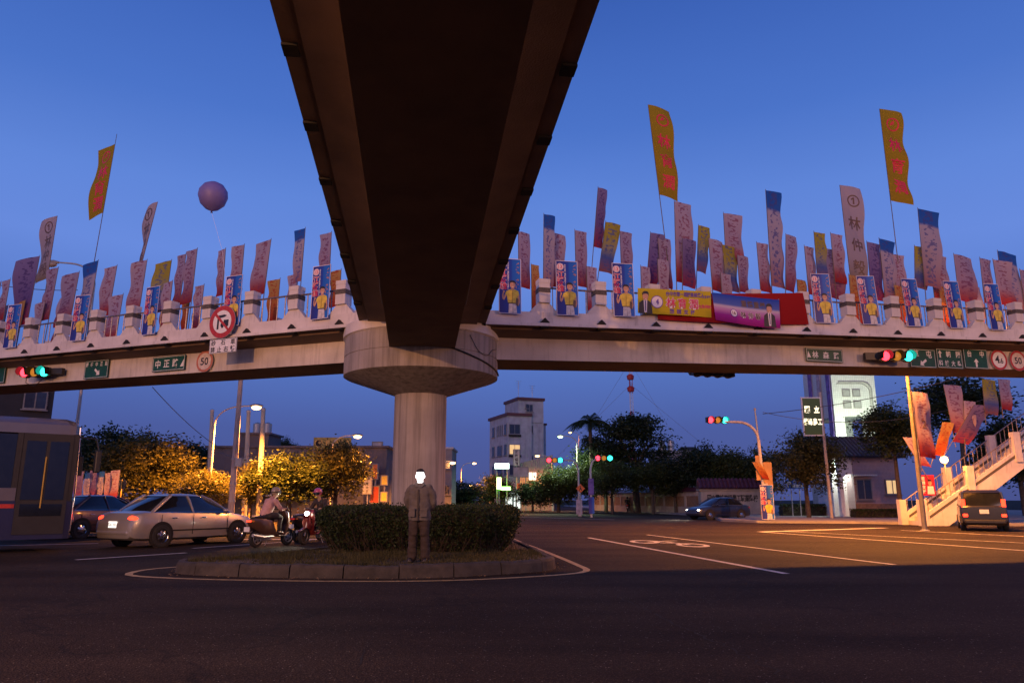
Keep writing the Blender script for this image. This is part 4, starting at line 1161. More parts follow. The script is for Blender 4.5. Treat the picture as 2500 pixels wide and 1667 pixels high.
RF = [
    (1265, 565, 1268, 24, 700, 'f_rose'), (1322, 530, 1319, 22, 700, 'f_bluetop'), (1346, 568, 1350, 28, 700, 'f_pink'), (1400, 565, 1405, 24, 700, 'f_rose'), (1460, 458, 1428, 20, 600, 'f_purple'), (1475, 545, 1432, 30, 660, 'f_yelblue'),
    (1506, 570, 1513, 26, 690, 'f_rose'), (1588, 568, 1562, 28, 690, 'f_purple'), (1606, 580, 1616, 26, 700, 'f_rose'), (1642, 495, 1646, 36, 690, 'f_pink'), (1657, 588, 1652, 30, 700, 'f_purple'), (1705, 550, 1688, 24, 660, 'f_yelblue'),
    (1725, 585, 1738, 32, 710, 'f_pink'), (1766, 520, 1776, 38, 640, 'f_pink'), (1758, 600, 1776, 28, 710, 'f_yelblue'), (1790, 628, 1798, 24, 715, 'f_rose'), (1847, 592, 1860, 24, 710, 'f_pink'), (1864, 468, 1878, 32, 700, 'f_bluetop'),
    (1908, 578, 1896, 24, 710, 'f_rose'), (1958, 603, 1970, 22, 720, 'f_pink'), (1976, 572, 1986, 22, 690, 'f_yelblue'), (2007, 605, 2026, 40, 725, 'f_rose'), (2022, 572, 2034, 26, 690, 'f_pink'), (2116, 590, 2126, 30, 730, 'f_purple'),
    (2140, 585, 2151, 38, 730, 'f_bluetop'), (2178, 620, 2190, 24, 730, 'f_pink'), (2228, 515, 2242, 45, 700, 'f_bluetop'), (2226, 603, 2213, 30, 700, 'f_yelblue'), (2268, 618, 2280, 40, 735, 'f_pink'), (2315, 625, 2326, 45, 735, 'f_rose'),
    (2385, 632, 2391, 26, 740, 'f_rose'), (2410, 638, 2426, 40, 745, 'f_pink'), (2435, 612, 2446, 48, 745, 'f_bluetop'), (2482, 660, 2491, 34, 750, 'f_rose'),
    (1294, 648, 1296, 16, 760, 'f_orange'), (1425, 655, 1427, 22, 760, 'f_pink'), (1560, 652, 1562, 18, 760, 'f_pink'), (1597, 638, 1600, 22, 760, 'f_pink'), (1750, 672, 1752, 20, 770, 'f_pink'), (1945, 682, 1948, 18, 780, 'f_orange'),
    (2060, 675, 2063, 28, 790, 'f_orange'), (2350, 692, 2354, 40, 800, 'f_pink'), (2285, 700, 2288, 34, 800, 'f_orange'), (2170, 700, 2173, 24, 790, 'f_orange')]
for key, lst, sgn in (('L', LF, -1), ('R', RF, 1)):
    plane = arm_plane(key, -FRONT[key] * 1.30); dd = Vector((cos(YAW[key]), sin(YAW[key]), 0)); nn = Vector((sin(YAW[key]), -cos(YAW[key]), 0))
    lst = sorted(lst, key=lambda f_: sgn * f_[2])
    count = {}
    for idx, (ut, vt, ub, wp, vf, kd) in enumerate(lst):
        # where this pole stands on the far parapet: foot fixed at the deck, top read from the photograph
        p0 = plane_hit(ub, 720, *plane); s_ = arm_s(key, p0)
        foot = arm_pt(key, s_, -FRONT[key] * (1.30 - .12 * (idx % 3)), 5.80)
        T = plane_hit(ut, vt, *plane); T = T + (foot - Vector((p0.x, p0.y, foot.z)))
        F = plane_hit(ut + (ub - ut) * .7, vf, *plane)
        dep = T.y * CT + (T.z - CAM_Z) * ST
        w = wp * 1.22 / FPX * dep / .92
        short = (T.z - foot.z) < 1.9
        count[(kd, short)] = count.get((kd, short), 0) + 1
        base = {'f_bluetop': 'blue-headed white flag', }.get(kd, FNAME[kd] + ' flag')
        lab = '%s %s on the %s walkway, %s of its kind from the pier' % ('short' if short else 'tall', base, 'left' if key == 'L' else 'right', ORD[count[(kd, short)]])
        flag(lab, foot, T, dd * sgn, max(w, .16), min((T - F).length, (T - foot).length * .96), kd, normal=nn, group='campaign flags along the %s walkway' % ('left' if key == 'L' else 'right'), pole_over=.04)

def big_flag(label, key, base, mid, top, foot_v, wp, kd, chars, over=0.0, t_off=1.30, taper=.1, curl=.3):
    sgn = 1 if key == 'R' else -1
    plane = arm_plane(key, -FRONT[key] * t_off); dd = Vector((cos(YAW[key]), sin(YAW[key]), 0)); nn = Vector((sin(YAW[key]), -cos(YAW[key]), 0))
    p0 = plane_hit(base[0], 740, *plane); foot = arm_pt(key, arm_s(key, p0), -FRONT[key] * t_off, 5.80)
    T = plane_hit(top[0], top[1], *plane); F = plane_hit(mid[0], mid[1], *plane)
    dep = T.y * CT + (T.z - CAM_Z) * ST
    return flag(label, foot, T, dd * sgn, wp / FPX * dep / .95, (T - F).length, kd, chars, over, nn, 'campaign flags along the %s walkway' % ('left' if key == 'L' else 'right'), taper, curl, ringed=key)
big_flag('big yellow flag high on a long leaning pole above the left walkway', 'L', (203, 0), (250, 520), (281, 352), 0, 56, 'f_yellow', '④林育潤', over=.42)
big_flag('big white flag with dark characters near the left end of the walkway', 'L', (103, 0), (112, 680), (140, 527), 0, 58, 'f_white', '①林仲毅', taper=.35)
big_flag('grey white twisted flag leaning right on the left walkway', 'L', (300, 0), (333, 655), (385, 493), 0, 56, 'f_white', '①林仲毅', taper=.75, curl=.9)
big_flag('big yellow flag on a long leaning pole above the yellow banner', 'R', (1652, 0), (1620, 476), (1582, 256), 0, 56, 'f_yellow', '④林育潤')
big_flag('big yellow flag on a long leaning pole near the right end of the walkway', 'R', (2205, 0), (2176, 490), (2147, 266), 0, 58, 'f_yellow', '④林育潤')
big_flag('tall white flag with grey characters on the right walkway between blue posters', 'R', (2086, 0), (2082, 690), (2050, 452), 0, 54, 'f_white', '①林仲毅', taper=.3)

# flags and a red poster tied to the staircase
nn = Vector((0, -1, 0)); dd = Vector((1, 0, 0))
SF = [(2225, 956, 2247, 1124, 44, .95, 'f_pink', 'large pale pink flag tied to the lamp post in front of the staircase'), (2303, 939, 2329, 1068, 42, .9, 'f_rose', 'dusky rose flag on the staircase behind the blue one'),
      (2352, 978, 2356, 1085, 30, .8, 'f_pink', 'narrow pale flag halfway up the staircase'), (2378, 988, 2315, 1094, 48, .85, 'f_purple', 'purple flag tilting far over on the staircase rail'),
      (2301, 1030, 2279, 1113, 28, .9, 'f_orange', 'orange and red flag low on the staircase'), (2204, 1067, 2253, 1147, 32, .8, 'f_rose', 'rose flag tilting out over the street from the staircase foot'),
      (2397, 925, 2405, 1012, 38, .9, 'f_yelblue', 'yellow and blue flag high on the staircase'), (2436, 925, 2446, 998, 28, .9, 'f_pink', 'pink flag high on the staircase close to the picture edge')]
for i, (ut, vt, ub, vb, wp, fr_, kd, lab) in enumerate(SF):
    Y = SY - 1.14 - .05 * i if i else 32.7
    B, T = at(ub, vb, Y), at(ut, vt, Y)
    B = B + (B - T).normalized() * .5
    flag(lab, B, T, dd, wp / FPX * Y, (T - B).length * fr_ * .85, kd, '2' if i == 0 else None, 0.03, nn, 'flags tied to the staircase')
c = at(2265, 1184, SY - 1.2)
rpst = thing('red_poster', 'small red poster with a pale figure tied to the staircase foot', 'poster', c, .05)
MB().box((0, 0, 0), (.76, .015, 1.05)).build('board', mat('poster_red', (.36, .012, .03), .5, .2), rpst)
pr = MB(); pr.disc((.12, .12), .10, -.010, 3, r2=.13); pr.poly([(-.06, -.45), (.32, -.45), (.28, -.05), (-.02, -.05)], -.010, 0); pr.poly([(.02, .2), (.22, .2), (.2, .29), (.04, .29)], -.012, 5)
pr.vtext('敬請支持', -.22, .45, .2, .22, 0, -.01, .02)
pr.build('print', PM, rpst)

# round dark balloon tethered above the left walkway
bp_ = plane_hit(520, 480, *arm_plane('L', 1.0)); bl = thing('balloon', 'dark violet round balloon floating above the left walkway', 'balloon', bp_)
MB().lathe([(.001, -.50), (.05, -.47), (.20, -.40), (.36, -.24), (.44, .0), (.42, .18), (.30, .36), (.14, .45), (.001, .47)], 28, cap=False).build('envelope', mat('balloon_skin', (.17, .14, .38), .5, .1, 3), bl, smooth=60)
MB().lathe([(.015, -.49), (.04, -.53)], 8).build('knot', M['p_navy'], bl)
ft = arm_pt('L', arm_s('L', plane_hit(560, 700, *arm_plane('L', 1.4))), 1.40, 6.74) - bp_
MB().tube([(0, 0, -.52), ft * .55 + Vector((.03, 0, .1)), ft], .004, 4).build('tether', M['p_white'], bl)
# ================================================================== people
WORK = bpy.data.scenes.new('workbench')
def fuse(mb, voxel, smooth=4, name='body', mats=None, disp=0.0, dscale=6.0):
    """one continuous skin over overlapping limbs"""
    o = bpy.data.objects.new('tmp', mb.mesh('tmp', [M['skin']])); WORK.collection.objects.link(o)
    r = o.modifiers.new('r', 'REMESH'); r.mode = 'VOXEL'; r.voxel_size = voxel
    s = o.modifiers.new('s', 'SMOOTH'); s.iterations = smooth; s.factor = .5
    WORK.view_layers[0].update(); dg = WORK.view_layers[0].depsgraph
    me = bpy.data.meshes.new_from_object(o.evaluated_get(dg))
    me.name = name
    me.materials.clear()
    for m in mats: me.materials.append(m)
    if disp:
        for v in me.vertices:
            n = v.normal; c = v.co
            k = noise.noise(Vector((c.x * dscale, c.y * dscale, c.z * dscale * 1.4))) + .5 * noise.noise(Vector((c.x * dscale * 2.3 + 5, c.y * dscale * 2, c.z * dscale * 3.4)))
            v.co = c + n * disp * k
    me.polygons.foreach_set('use_smooth', [True] * len(me.polygons)); me.update()
    bpy.data.objects.remove(o)
    return me

def limb(mb, pts, rs, n=12):
    mb.tube(pts, rs, n); 
    for p, r in ((pts[0], rs[0]), (pts[-1], rs[-1])): mb.ball(p, r * .98, 10, 8)

def hand(mb, wrist, d, side, palm_n, curl=.5, k=1.0):
    """palm, four fingers of unequal length and a thumb leaving the side of the palm"""
    wrist, d, side, palm_n = Vector(wrist), Vector(d).normalized(), Vector(side).normalized(), Vector(palm_n).normalized()
    for j in range(4):
        o = side * (.030 - .020 * j) * k
        a = wrist + d * .01 * k + o * .6; b = wrist + d * .085 * k + o
        mb.tube([a, b], [.016 * k, .013 * k], 8)
        L = (.068, .078, .072, .056)[j] * k
        c1 = b + (d * cos(curl * .6) + palm_n * sin(curl * .6)) * L * .45
        c2 = c1 + (d * cos(curl * 1.6) + palm_n * sin(curl * 1.6)) * L * .35
        c3 = c2 + (d * cos(curl * 2.4) + palm_n * sin(curl * 2.4)) * L * .25
        mb.tube([b, c1, c2, c3], [.0105 * k, .0095 * k, .0085 * k, .007 * k], 8)
    t0 = wrist + d * .03 * k + side * .02 * k; t1 = t0 + (d * .6 + side * .7 + palm_n * .3).normalized() * .045 * k; t2 = t1 + (d * .9 + side * .2 + palm_n * .4).normalized() * .035 * k
    mb.tube([t0, t1, t2], [.015 * k, .012 * k, .009 * k], 8)

def head(mb, c, face=(0, -1, 0), k=1.0):
    f_ = Vector(face).normalized(); r_ = Vector((0, 0, 1)).cross(f_).normalized(); c = Vector(c)
    R = Matrix((( -r_.x, -f_.x, 0, c.x), (-r_.y, -f_.y, 0, c.y), (0, 0, 1, c.z), (0, 0, 0, 1)))
    mb.ball((0, .012 * k, .02 * k), (.076 * k, .094 * k, .098 * k), 18, 12, M=R)
    mb.ball((0, -.012 * k, -.045 * k), (.060 * k, .074 * k, .078 * k), 16, 10, M=R)        # jaw
    mb.ball((0, -.052 * k, -.098 * k), (.026 * k, .026 * k, .022 * k), 10, 8, M=R)         # chin
    mb.tube([(0, -.082 * k, .012 * k), (0, -.104 * k, -.032 * k)], [.009 * k, .015 * k], 8, M=R)   # nose
    mb.ball((0, -.100 * k, -.034 * k), (.017 * k, .013 * k, .011 * k), 8, 6, M=R)
    for s in (-1, 1):
        mb.ball((s * .079 * k, .006 * k, -.015 * k), (.010 * k, .020 * k, .032 * k), 8, 8, M=R)     # ears
        mb.ball((s * .032 * k, -.078 * k, .022 * k), (.020 * k, .012 * k, .008 * k), 8, 6, M=R)     # brow
        mb.ball((s * .031 * k, -.076 * k, .004 * k), (.013 * k, .012 * k, .010 * k), 8, 6, M=R)     # eyelid
        mb.ball((s * .036 * k, -.062 * k, -.028 * k), (.022 * k, .020 * k, .022 * k), 8, 6, M=R)    # cheek
    mb.ball((0, -.082 * k, -.064 * k), (.024 * k, .012 * k, .006 * k), 8, 6, M=R); mb.ball((0, -.080 * k, -.074 * k), (.020 * k, .012 * k, .006 * k), 8, 6, M=R)
    return R

M['face_glow'] = glow('flash_glow_face', (1.0, .97, .95), 2.6)  # flash light on the overexposed face is put in as emission
M['jacket'] = mat('grey_field_jacket', (.115, .10, .09), .85, .22, 10, .5, 140)
M['jacket_dark'] = mat('jacket_seam', (.05, .042, .036), .85, .2)
M['trousers'] = mat('brown_trousers', (.036, .023, .017), .8, .25, 9, .35, 160)
M['shoe'] = mat('dark_leather', (.016, .012, .010), .45, .3)
pz = .20
man_o = thing('person', 'person in a grey jacket with a blazing white face standing on the traffic island', 'person', (-1.72, 14.06, .195), radians(-5))
mb = MB()
R_ = head(mb, (0, -.01, 1.55), k=1.05)
mb.tube([(0, .02, 1.34), (0, .005, 1.47)], [.062, .054], 14)
limb(mb, [(0, .01, .90), (0, .0, 1.05), (0, .0, 1.22), (0, .01, 1.34)], [.12, .115, .115, .07], 16)
for s in (-1, 1):
    limb(mb, [(s * .15, .02, 1.315), (s * .222, .03, 1.20), (s * .225, .07, 1.06)], [.048, .046, .042])
    limb(mb, [(s * .225, .07, 1.06), (s * .17, .14, .97), (s * .075, .185, .90)], [.043, .037, .028])
    hand(mb, (s * .07, .19, .895), (-s * .9, .1, -.35), (0, .2, 1), (0, 1, 0), .7)
    limb(mb, [(s * .085, .02, .86), (s * .098, .0, .66), (s * .108, -.008, .48)], [.085, .075, .056])
    limb(mb, [(s * .108, -.008, .48), (s * .117, .012, .28), (s * .121, .016, .09)], [.056, .052, .036])
    limb(mb, [(s * .12, .03, .05), (s * .132, -.07, .042)], [.032, .024])
me = fuse(mb, .0095, 3, 'body', [M['skin'], M['face_glow']])
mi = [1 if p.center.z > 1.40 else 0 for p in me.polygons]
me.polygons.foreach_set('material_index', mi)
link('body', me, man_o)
hb = MB(); hb.ball((0, .03, .045), (.083, .092, .088), 18, 12, M=R_); hb.ball((0, -.02, .088), (.068, .07, .038), 14, 8, M=R_)
for s in (-1, 1): hb.ball((s * .068, .03, .0), (.018, .045, .055), 8, 8, M=R_)
hb.ball((0, .07, -.01), (.07, .05, .07), 12, 8, M=R_)
link('hair', fuse(hb, .008, 2, 'hair', [M['hair']], .003, 40), man_o)
jb = MB()
def ring_el(z, rx, ry, cy=0.0, n=28): return [(rx * cos(2 * pi * i / n), cy + ry * sin(2 * pi * i / n), z) for i in range(n)]
jb.loft([ring_el(.735, .208, .155, .02), ring_el(.80, .210, .155, .02), ring_el(.95, .200, .150, .02), ring_el(1.10, .195, .148, .015), ring_el(1.24, .212, .145, .015), ring_el(1.32, .205, .125, .02), ring_el(1.365, .150, .095, .02), ring_el(1.395, .085, .075, .015), ring_el(1.42, .075, .072, .01)])
for s in (-1, 1):
    limb(jb, [(s * .155, .02, 1.325), (s * .225, .03, 1.22), (s * .252, .06, 1.07)], [.075, .075, .066], 14)
    limb(jb, [(s * .252, .06, 1.07), (s * .215, .12, .98), (s * .13, .175, .915)], [.065, .06, .052], 14)
link('jacket', fuse(jb, .0125, 3, 'jacket', [M['jacket']], .013, 8), man_o)
# collar, placket, flap pockets and shoulder seams
cb = MB()
for s in (-1, 1):
    cb.add([(0, -.085, 1.335), (s * .045, -.115, 1.335), (s * .098, -.085, 1.385), (s * .085, .02, 1.425), (s * .060, .02, 1.44), (s * .045, -.062, 1.415)], [(0, 1, 2, 5), (2, 3, 4, 5)] if s > 0 else [(5, 2, 1, 0), (5, 4, 3, 2)])
co = cb.build('collar', M['jacket'], man_o); so = co.modifiers.new('s', 'SOLIDIFY'); so.thickness = .012
MB().add([(-.016, -.162, .75), (.016, -.162, .75), (.016, -.158, 1.12), (.014, -.142, 1.30), (-.014, -.142, 1.30), (-.016, -.158, 1.12)], [(0, 1, 2, 5), (5, 2, 3, 4)]).build('placket', M['jacket_dark'], man_o)
for s in (-1, 1):
    for (z0, z1, z2, xw, xc, yy) in ((.80, .92, .965, .062, .108, -.150),):
        pk = MB(); M_ = Matrix.Translation((s * xc, yy, 0)) @ Matrix.Rotation(s * .30, 4, 'Z')
        pk.box((0, 0, (z0 + z1) / 2), (xw * 2, .022, z1 - z0), M=M_); pk.build('pocket', M['jacket'], man_o, bevel=.006)
        fk = MB(); fk.box((0, -.006, (z1 + z2) / 2 - .008), (xw * 2.08, .026, z2 - z1), M=M_); fk.build('pocket_flap', M['jacket'], man_o, bevel=.006)
tb = MB()
for s in (-1, 1):
    limb(tb, [(s * .085, .02, .86), (s * .098, .0, .66), (s * .108, -.012, .48), (s * .112, .0, .46), (s * .118, .012, .28), (s * .122, .015, .075)], [.115, .100, .088, .082, .085, .088], 16)
tb.ball((0, .02, .84), (.17, .13, .09), 16, 10)
link('trousers', fuse(tb, .0125, 2, 'trousers', [M['trousers']], .012, 9), man_o)
for s in (-1, 1):
    sb = MB(); limb(sb, [(s * .122, .05, .045), (s * .128, -.02, .048), (s * .14, -.11, .036)], [.044, .046, .036]); sb.box((s * .13, -.03, .012), (.085, .25, .022))
    link('shoe', fuse(sb, .010, 2, 'shoe', [M['shoe']]), man_o)

# ================================================================== vehicles
def wheel(parent, x, y, r, w=.20, side=-1, spokes=7, rim_m=None):
    Mx = Matrix.Rotation(pi / 2, 4, 'X')
    T = bpy.data.objects.new('wheel', MB().lathe([(r * .62, -w / 2), (r * .92, -w / 2), (r, -w * .32), (r, w * .32), (r * .92, w / 2), (r * .62, w / 2)], 28, M=Mx, cap=False).mesh('wheel', [M['rubber']], 40))
    COL.objects.link(T); T.parent = parent; T.location = (x, y, r)
    rm = MB(); yo = side * w * .36
    Ms = Matrix.Translation((0, yo, 0)) @ Matrix.Rotation(pi / 2 if side < 0 else -pi / 2, 4, 'X')
    rm.lathe([(r * .66, .012), (r * .63, .022), (r * .58, .0), (r * .40, .018), (r * .16, .026), (r * .13, .034), (.001, .036)], 30, M=Ms, cap=False)
    rm.lathe([(r * .63, -w * .35), (r * .63, w * .35)], 28, M=Mx, cap=False)
    link('rim', rm.mesh('rim', [rim_m or M['chrome']], 30), T)
    sl = MB()
    for k in range(spokes):
        a0 = 2 * pi * (k + .22) / spokes; a1 = 2 * pi * (k + .78) / spokes
        pts = [(r * .24 * cos((a0 + a1) / 2), r * .24 * sin((a0 + a1) / 2), .030)] + [(r * .52 * cos(a0 + (a1 - a0) * q / 4), r * .52 * sin(a0 + (a1 - a0) * q / 4), .017) for q in range(5)]
        sl.add(pts, [tuple(range(6))], 0, Ms)
    link('rim_openings', sl.mesh('rim_openings', [M['dark']]), T)
    link('brake_disc', MB().lathe([(r * .55, 0), (.001, .001)], 20, M=Mx).mesh('brake_disc', [M['dark']]), T)
    return T

def paint(name, col, metal=.3):
    return mat(name, col, .32, .06, 3, metal=metal, coat=.6)

def sedan(name, label, loc, yaw, body_m, lights='tail', plate='', L=4.5, group=None, hk=1.0):
    t = thing(name, label, 'car', loc, yaw, group)
    # stations: x, underside, shoulder height, half width
    st = [(-2.25, .34, .62, .66), (-2.21, .27, .78, .76), (-2.10, .22, .93, .81), (-1.85, .20, .985, .835), (-1.4, .20, .985, .85), (-.6, .19, .965, .855), (.3, .19, .94, .855), (1.0, .20, .915, .85), (1.45, .20, .87, .84), (1.85, .22, .79, .81), (2.10, .24, .70, .76), (2.20, .28, .60, .68), (2.24, .36, .52, .58)]
    rings = []
    for x, zb, zt, w in st:
        zm = zb + (zt - zb) * .45
        half = [(w * .84, zb), (w * .97, zb + .06), (w, zm), (w * .985, zm + (zt - zm) * .55), (w * .94, zt - .035), (w * .84, zt), (w * .45, zt + .018)]
        rings.append([(x, -y, z) for y, z in half] + [(x, y, z) for y, z in half[::-1]])
    MB().loft(rings).build('body', body_m, t, smooth=35, fix=True)
    # greenhouse: glass between belt and roof, roof panel, pillars
    def outline(z, xr, xf, w, k=.10):
        return [(xr, -w * .80, z), (xr + k, -w * .96, z), ((xr + xf) / 2, -w, z), (xf - k * 1.6, -w * .95, z), (xf, -w * .72, z), (xf + .04, 0, z), (xf, w * .72, z), (xf - k * 1.6, w * .95, z), ((xr + xf) / 2, w, z), (xr + k, w * .96, z), (xr, w * .80, z), (xr - .03, 0, z)]
    g = [outline(.93, -1.72, 1.18, .80), outline(1.12, -1.46, .82, .735), outline(1.30, -1.17, .45, .66), outline(1.42, -.92, .14, .60)]
    MB().loft(g, cap=False).build('window_glass', M['glass'], t, smooth=50, fix=True)
    rf_ = [outline(1.415, -.97, .20, .612), outline(1.45, -.86, .08, .56), outline(1.475, -.62, -.12, .40)]
    MB().loft(rf_).build('roof', body_m, t, smooth=60, fix=True)
    for s in (-1, 1):
        pil = lambda pts, r, nm: MB().tube(pts, r, 6).build(nm, body_m, t, smooth=60)
        pil([(1.10, s * .745, .92), (.45, s * .625, 1.30), (.15, s * .545, 1.43)], .032, 'pillar')
        pil([(-.28, s * .80, .93), (-.36, s * .675, 1.29), (-.40, s * .60, 1.43)], .034, 'pillar')
        pil([(-1.64, s * .73, .92), (-1.14, s * .635, 1.30), (-.92, s * .555, 1.43)], .055, 'pillar')
        MB().tube([(1.12, s * .80, .93), (.4, s * .808, .945), (-.6, s * .808, .955), (-1.6, s * .775, .955)], .014, 5).build('belt_trim', M['chrome'], t)
        sg = MB()
        for x in (.95, -.30, -1.35):
            sg.box((x, s * .853, .62), (.010, .012, .56))
        sg.box((-.1, s * .858, .46), (2.2, .012, .035)); sg.build('door_seam', M['dark'], t)
        for x in (.05, -.95): MB().box((x, s * .862, .80), (.17, .03, .032)).build('door_handle', M['chrome'], t, bevel=.008)
        MB().ball((.78, s * .93, .99), (.07, .09, .06), 10, 8).build('wing_mirror', body_m, t, smooth=60)
        for x in (-1.32, 1.36):
            MB().lathe([(.375, -.01), (.375, .012)], 26, M=Matrix.Translation((x, s * .846, .335)) @ Matrix.Rotation(pi / 2, 4, 'X')).build('wheel_arch', M['dark'], t)
            wheel(t, x, s * .775, .315, .20, s)
        MB().ball((-2.10, s * .64, .80), (.12, .17, .085), 12, 8).build('tail_lamp', M['tail_on'] if lights == 'tail' else M['tail_glass'], t, smooth=60)
        MB().ball((2.03, s * .58, .62), (.16, .17, .075), 12, 8).build('head_lamp', M['head_on'] if lights == 'head' else M['head_off'], t, smooth=60)
    MB().box((-2.245, 0, .64), (.02, .34, .17)).build('number_plate', mat('plate_lit', (.8, .78, .7), .5, .05, emit=1.6 if lights == 'tail' else .0), t)
    if plate:
        MB().text(plate, 0, 0, .11, 0, 0, .02, .8, M=Matrix.Translation((-2.258, 0, .64)) @ Matrix.Rotation(-pi / 2, 4, 'Z')).build('plate_lettering', M['signblack'], t)
    MB().box((-2.19, 0, .42), (.16, 1.36, .13)).build('rear_bumper', body_m, t, bevel=.05)
    MB().box((2.16, 0, .40), (.18, 1.22, .15)).build('front_bumper', body_m, t, bevel=.05)
    MB().box((2.20, 0, .585), (.06, .72, .09)).build('grille', M['black'], t, bevel=.01)
    if lights == 'head':
        for s in (-1, 1): lamp('beam', (2.30, s * .58, .62), 260, (1, .9, .72), .08, t, 'SPOT', radians(95), (pi / 2 - .07, 0, -pi / 2))
    return t
M['car_silver'] = paint('silver_car_paint', (.42, .385, .34), .5)
M['car_maroon'] = paint('maroon_car_paint', (.055, .018, .022))
M['car_navy'] = paint('dark_blue_car_paint', (.02, .026, .05))
M['car_black'] = paint('black_car_paint', (.014, .014, .018))
sedan('parked_car', 'silver sedan with glowing tail lamps waiting beside the bus', Vector((-9.95, 22.9, 0)), radians(62), M['car_silver'], 'tail', '5261 HX')
sedan('car', 'dark maroon sedan half hidden between the bus and the silver sedan', Vector((-15.0, 27.6, 0)), radians(66), M['car_maroon'], 'tail')
p = at(1752, 1245, 52)
sedan('car', 'dark blue sedan with lit headlamps in front of the tiled school sign wall', Vector((p.x, 52, 0)), radians(205), M['car_navy'], 'head')

# ---- minivan seen from behind at the right edge
def van(label, loc, yaw):
    t = thing('minivan', label, 'van', loc, yaw)
    st = [(-2.2, .34, 1.0, .80), (-2.14, .26, 1.06, .84), (-1.2, .22, 1.07, .86), (.8, .22, 1.04, .86), (1.5, .24, .96, .84), (2.0, .28, .78, .76), (2.15, .36, .62, .62)]
    rings = []
    for x, zb, zt, w in st:
        half = [(w * .86, zb), (w, zb + .1), (w, (zb + zt) / 2), (w * .98, zt - .05), (w * .92, zt), (w * .5, zt + .005)]
        rings.append([(x, -y, z) for y, z in half] + [(x, y, z) for y, z in half[::-1]])
    MB().loft(rings).build('body', M['car_black'], t, smooth=35, fix=True)
    o = lambda z, xr, xf, w: [(xr, -w * .9, z), (xr + .1, -w, z), (xf - .2, -w, z), (xf, -w * .8, z), (xf, w * .8, z), (xf - .2, w, z), (xr + .1, w, z), (xr, w * .9, z)]
    MB().loft([o(1.05, -2.12, 1.45, .83), o(1.62, -1.98, .75, .72)], cap=False).build('window_glass', M['glass'], t, fix=True)
    MB().loft([o(1.60, -2.0, .78, .73), o(1.72, -1.9, .55, .62)]).build('roof', M['car_black'], t, smooth=50, fix=True)
    for s in (-1, 1):
        MB().box((-2.13, s * .73, 1.16), (.1, .15, .34)).build('tail_lamp', M['tail_on'], t, bevel=.02)
        MB().box((-2.17, s * .70, .66), (.1, .18, .12)).build('brake_lamp', M['tail_on'], t, bevel=.02)
        for x in (-1.3, 1.35): wheel(t, x, s * .78, .32, .2, s)
        MB().tube([(-2.06, s * .78, 1.05), (-1.95, s * .70, 1.62)], .05, 6).build('pillar', M['car_black'], t)
    MB().box((-2.20, 0, .82), (.02, .34, .17)).build('number_plate', M['signwhite'], t)
    MB().box((-2.16, 0, .40), (.18, 1.5, .18)).build('rear_bumper', M['black'], t, bevel=.05)
    return t
p = at(2428, 1250, 33)
van('dark minivan with red tail lamps at the right edge of the picture', Vector((p.x, 34, 0)), radians(62))

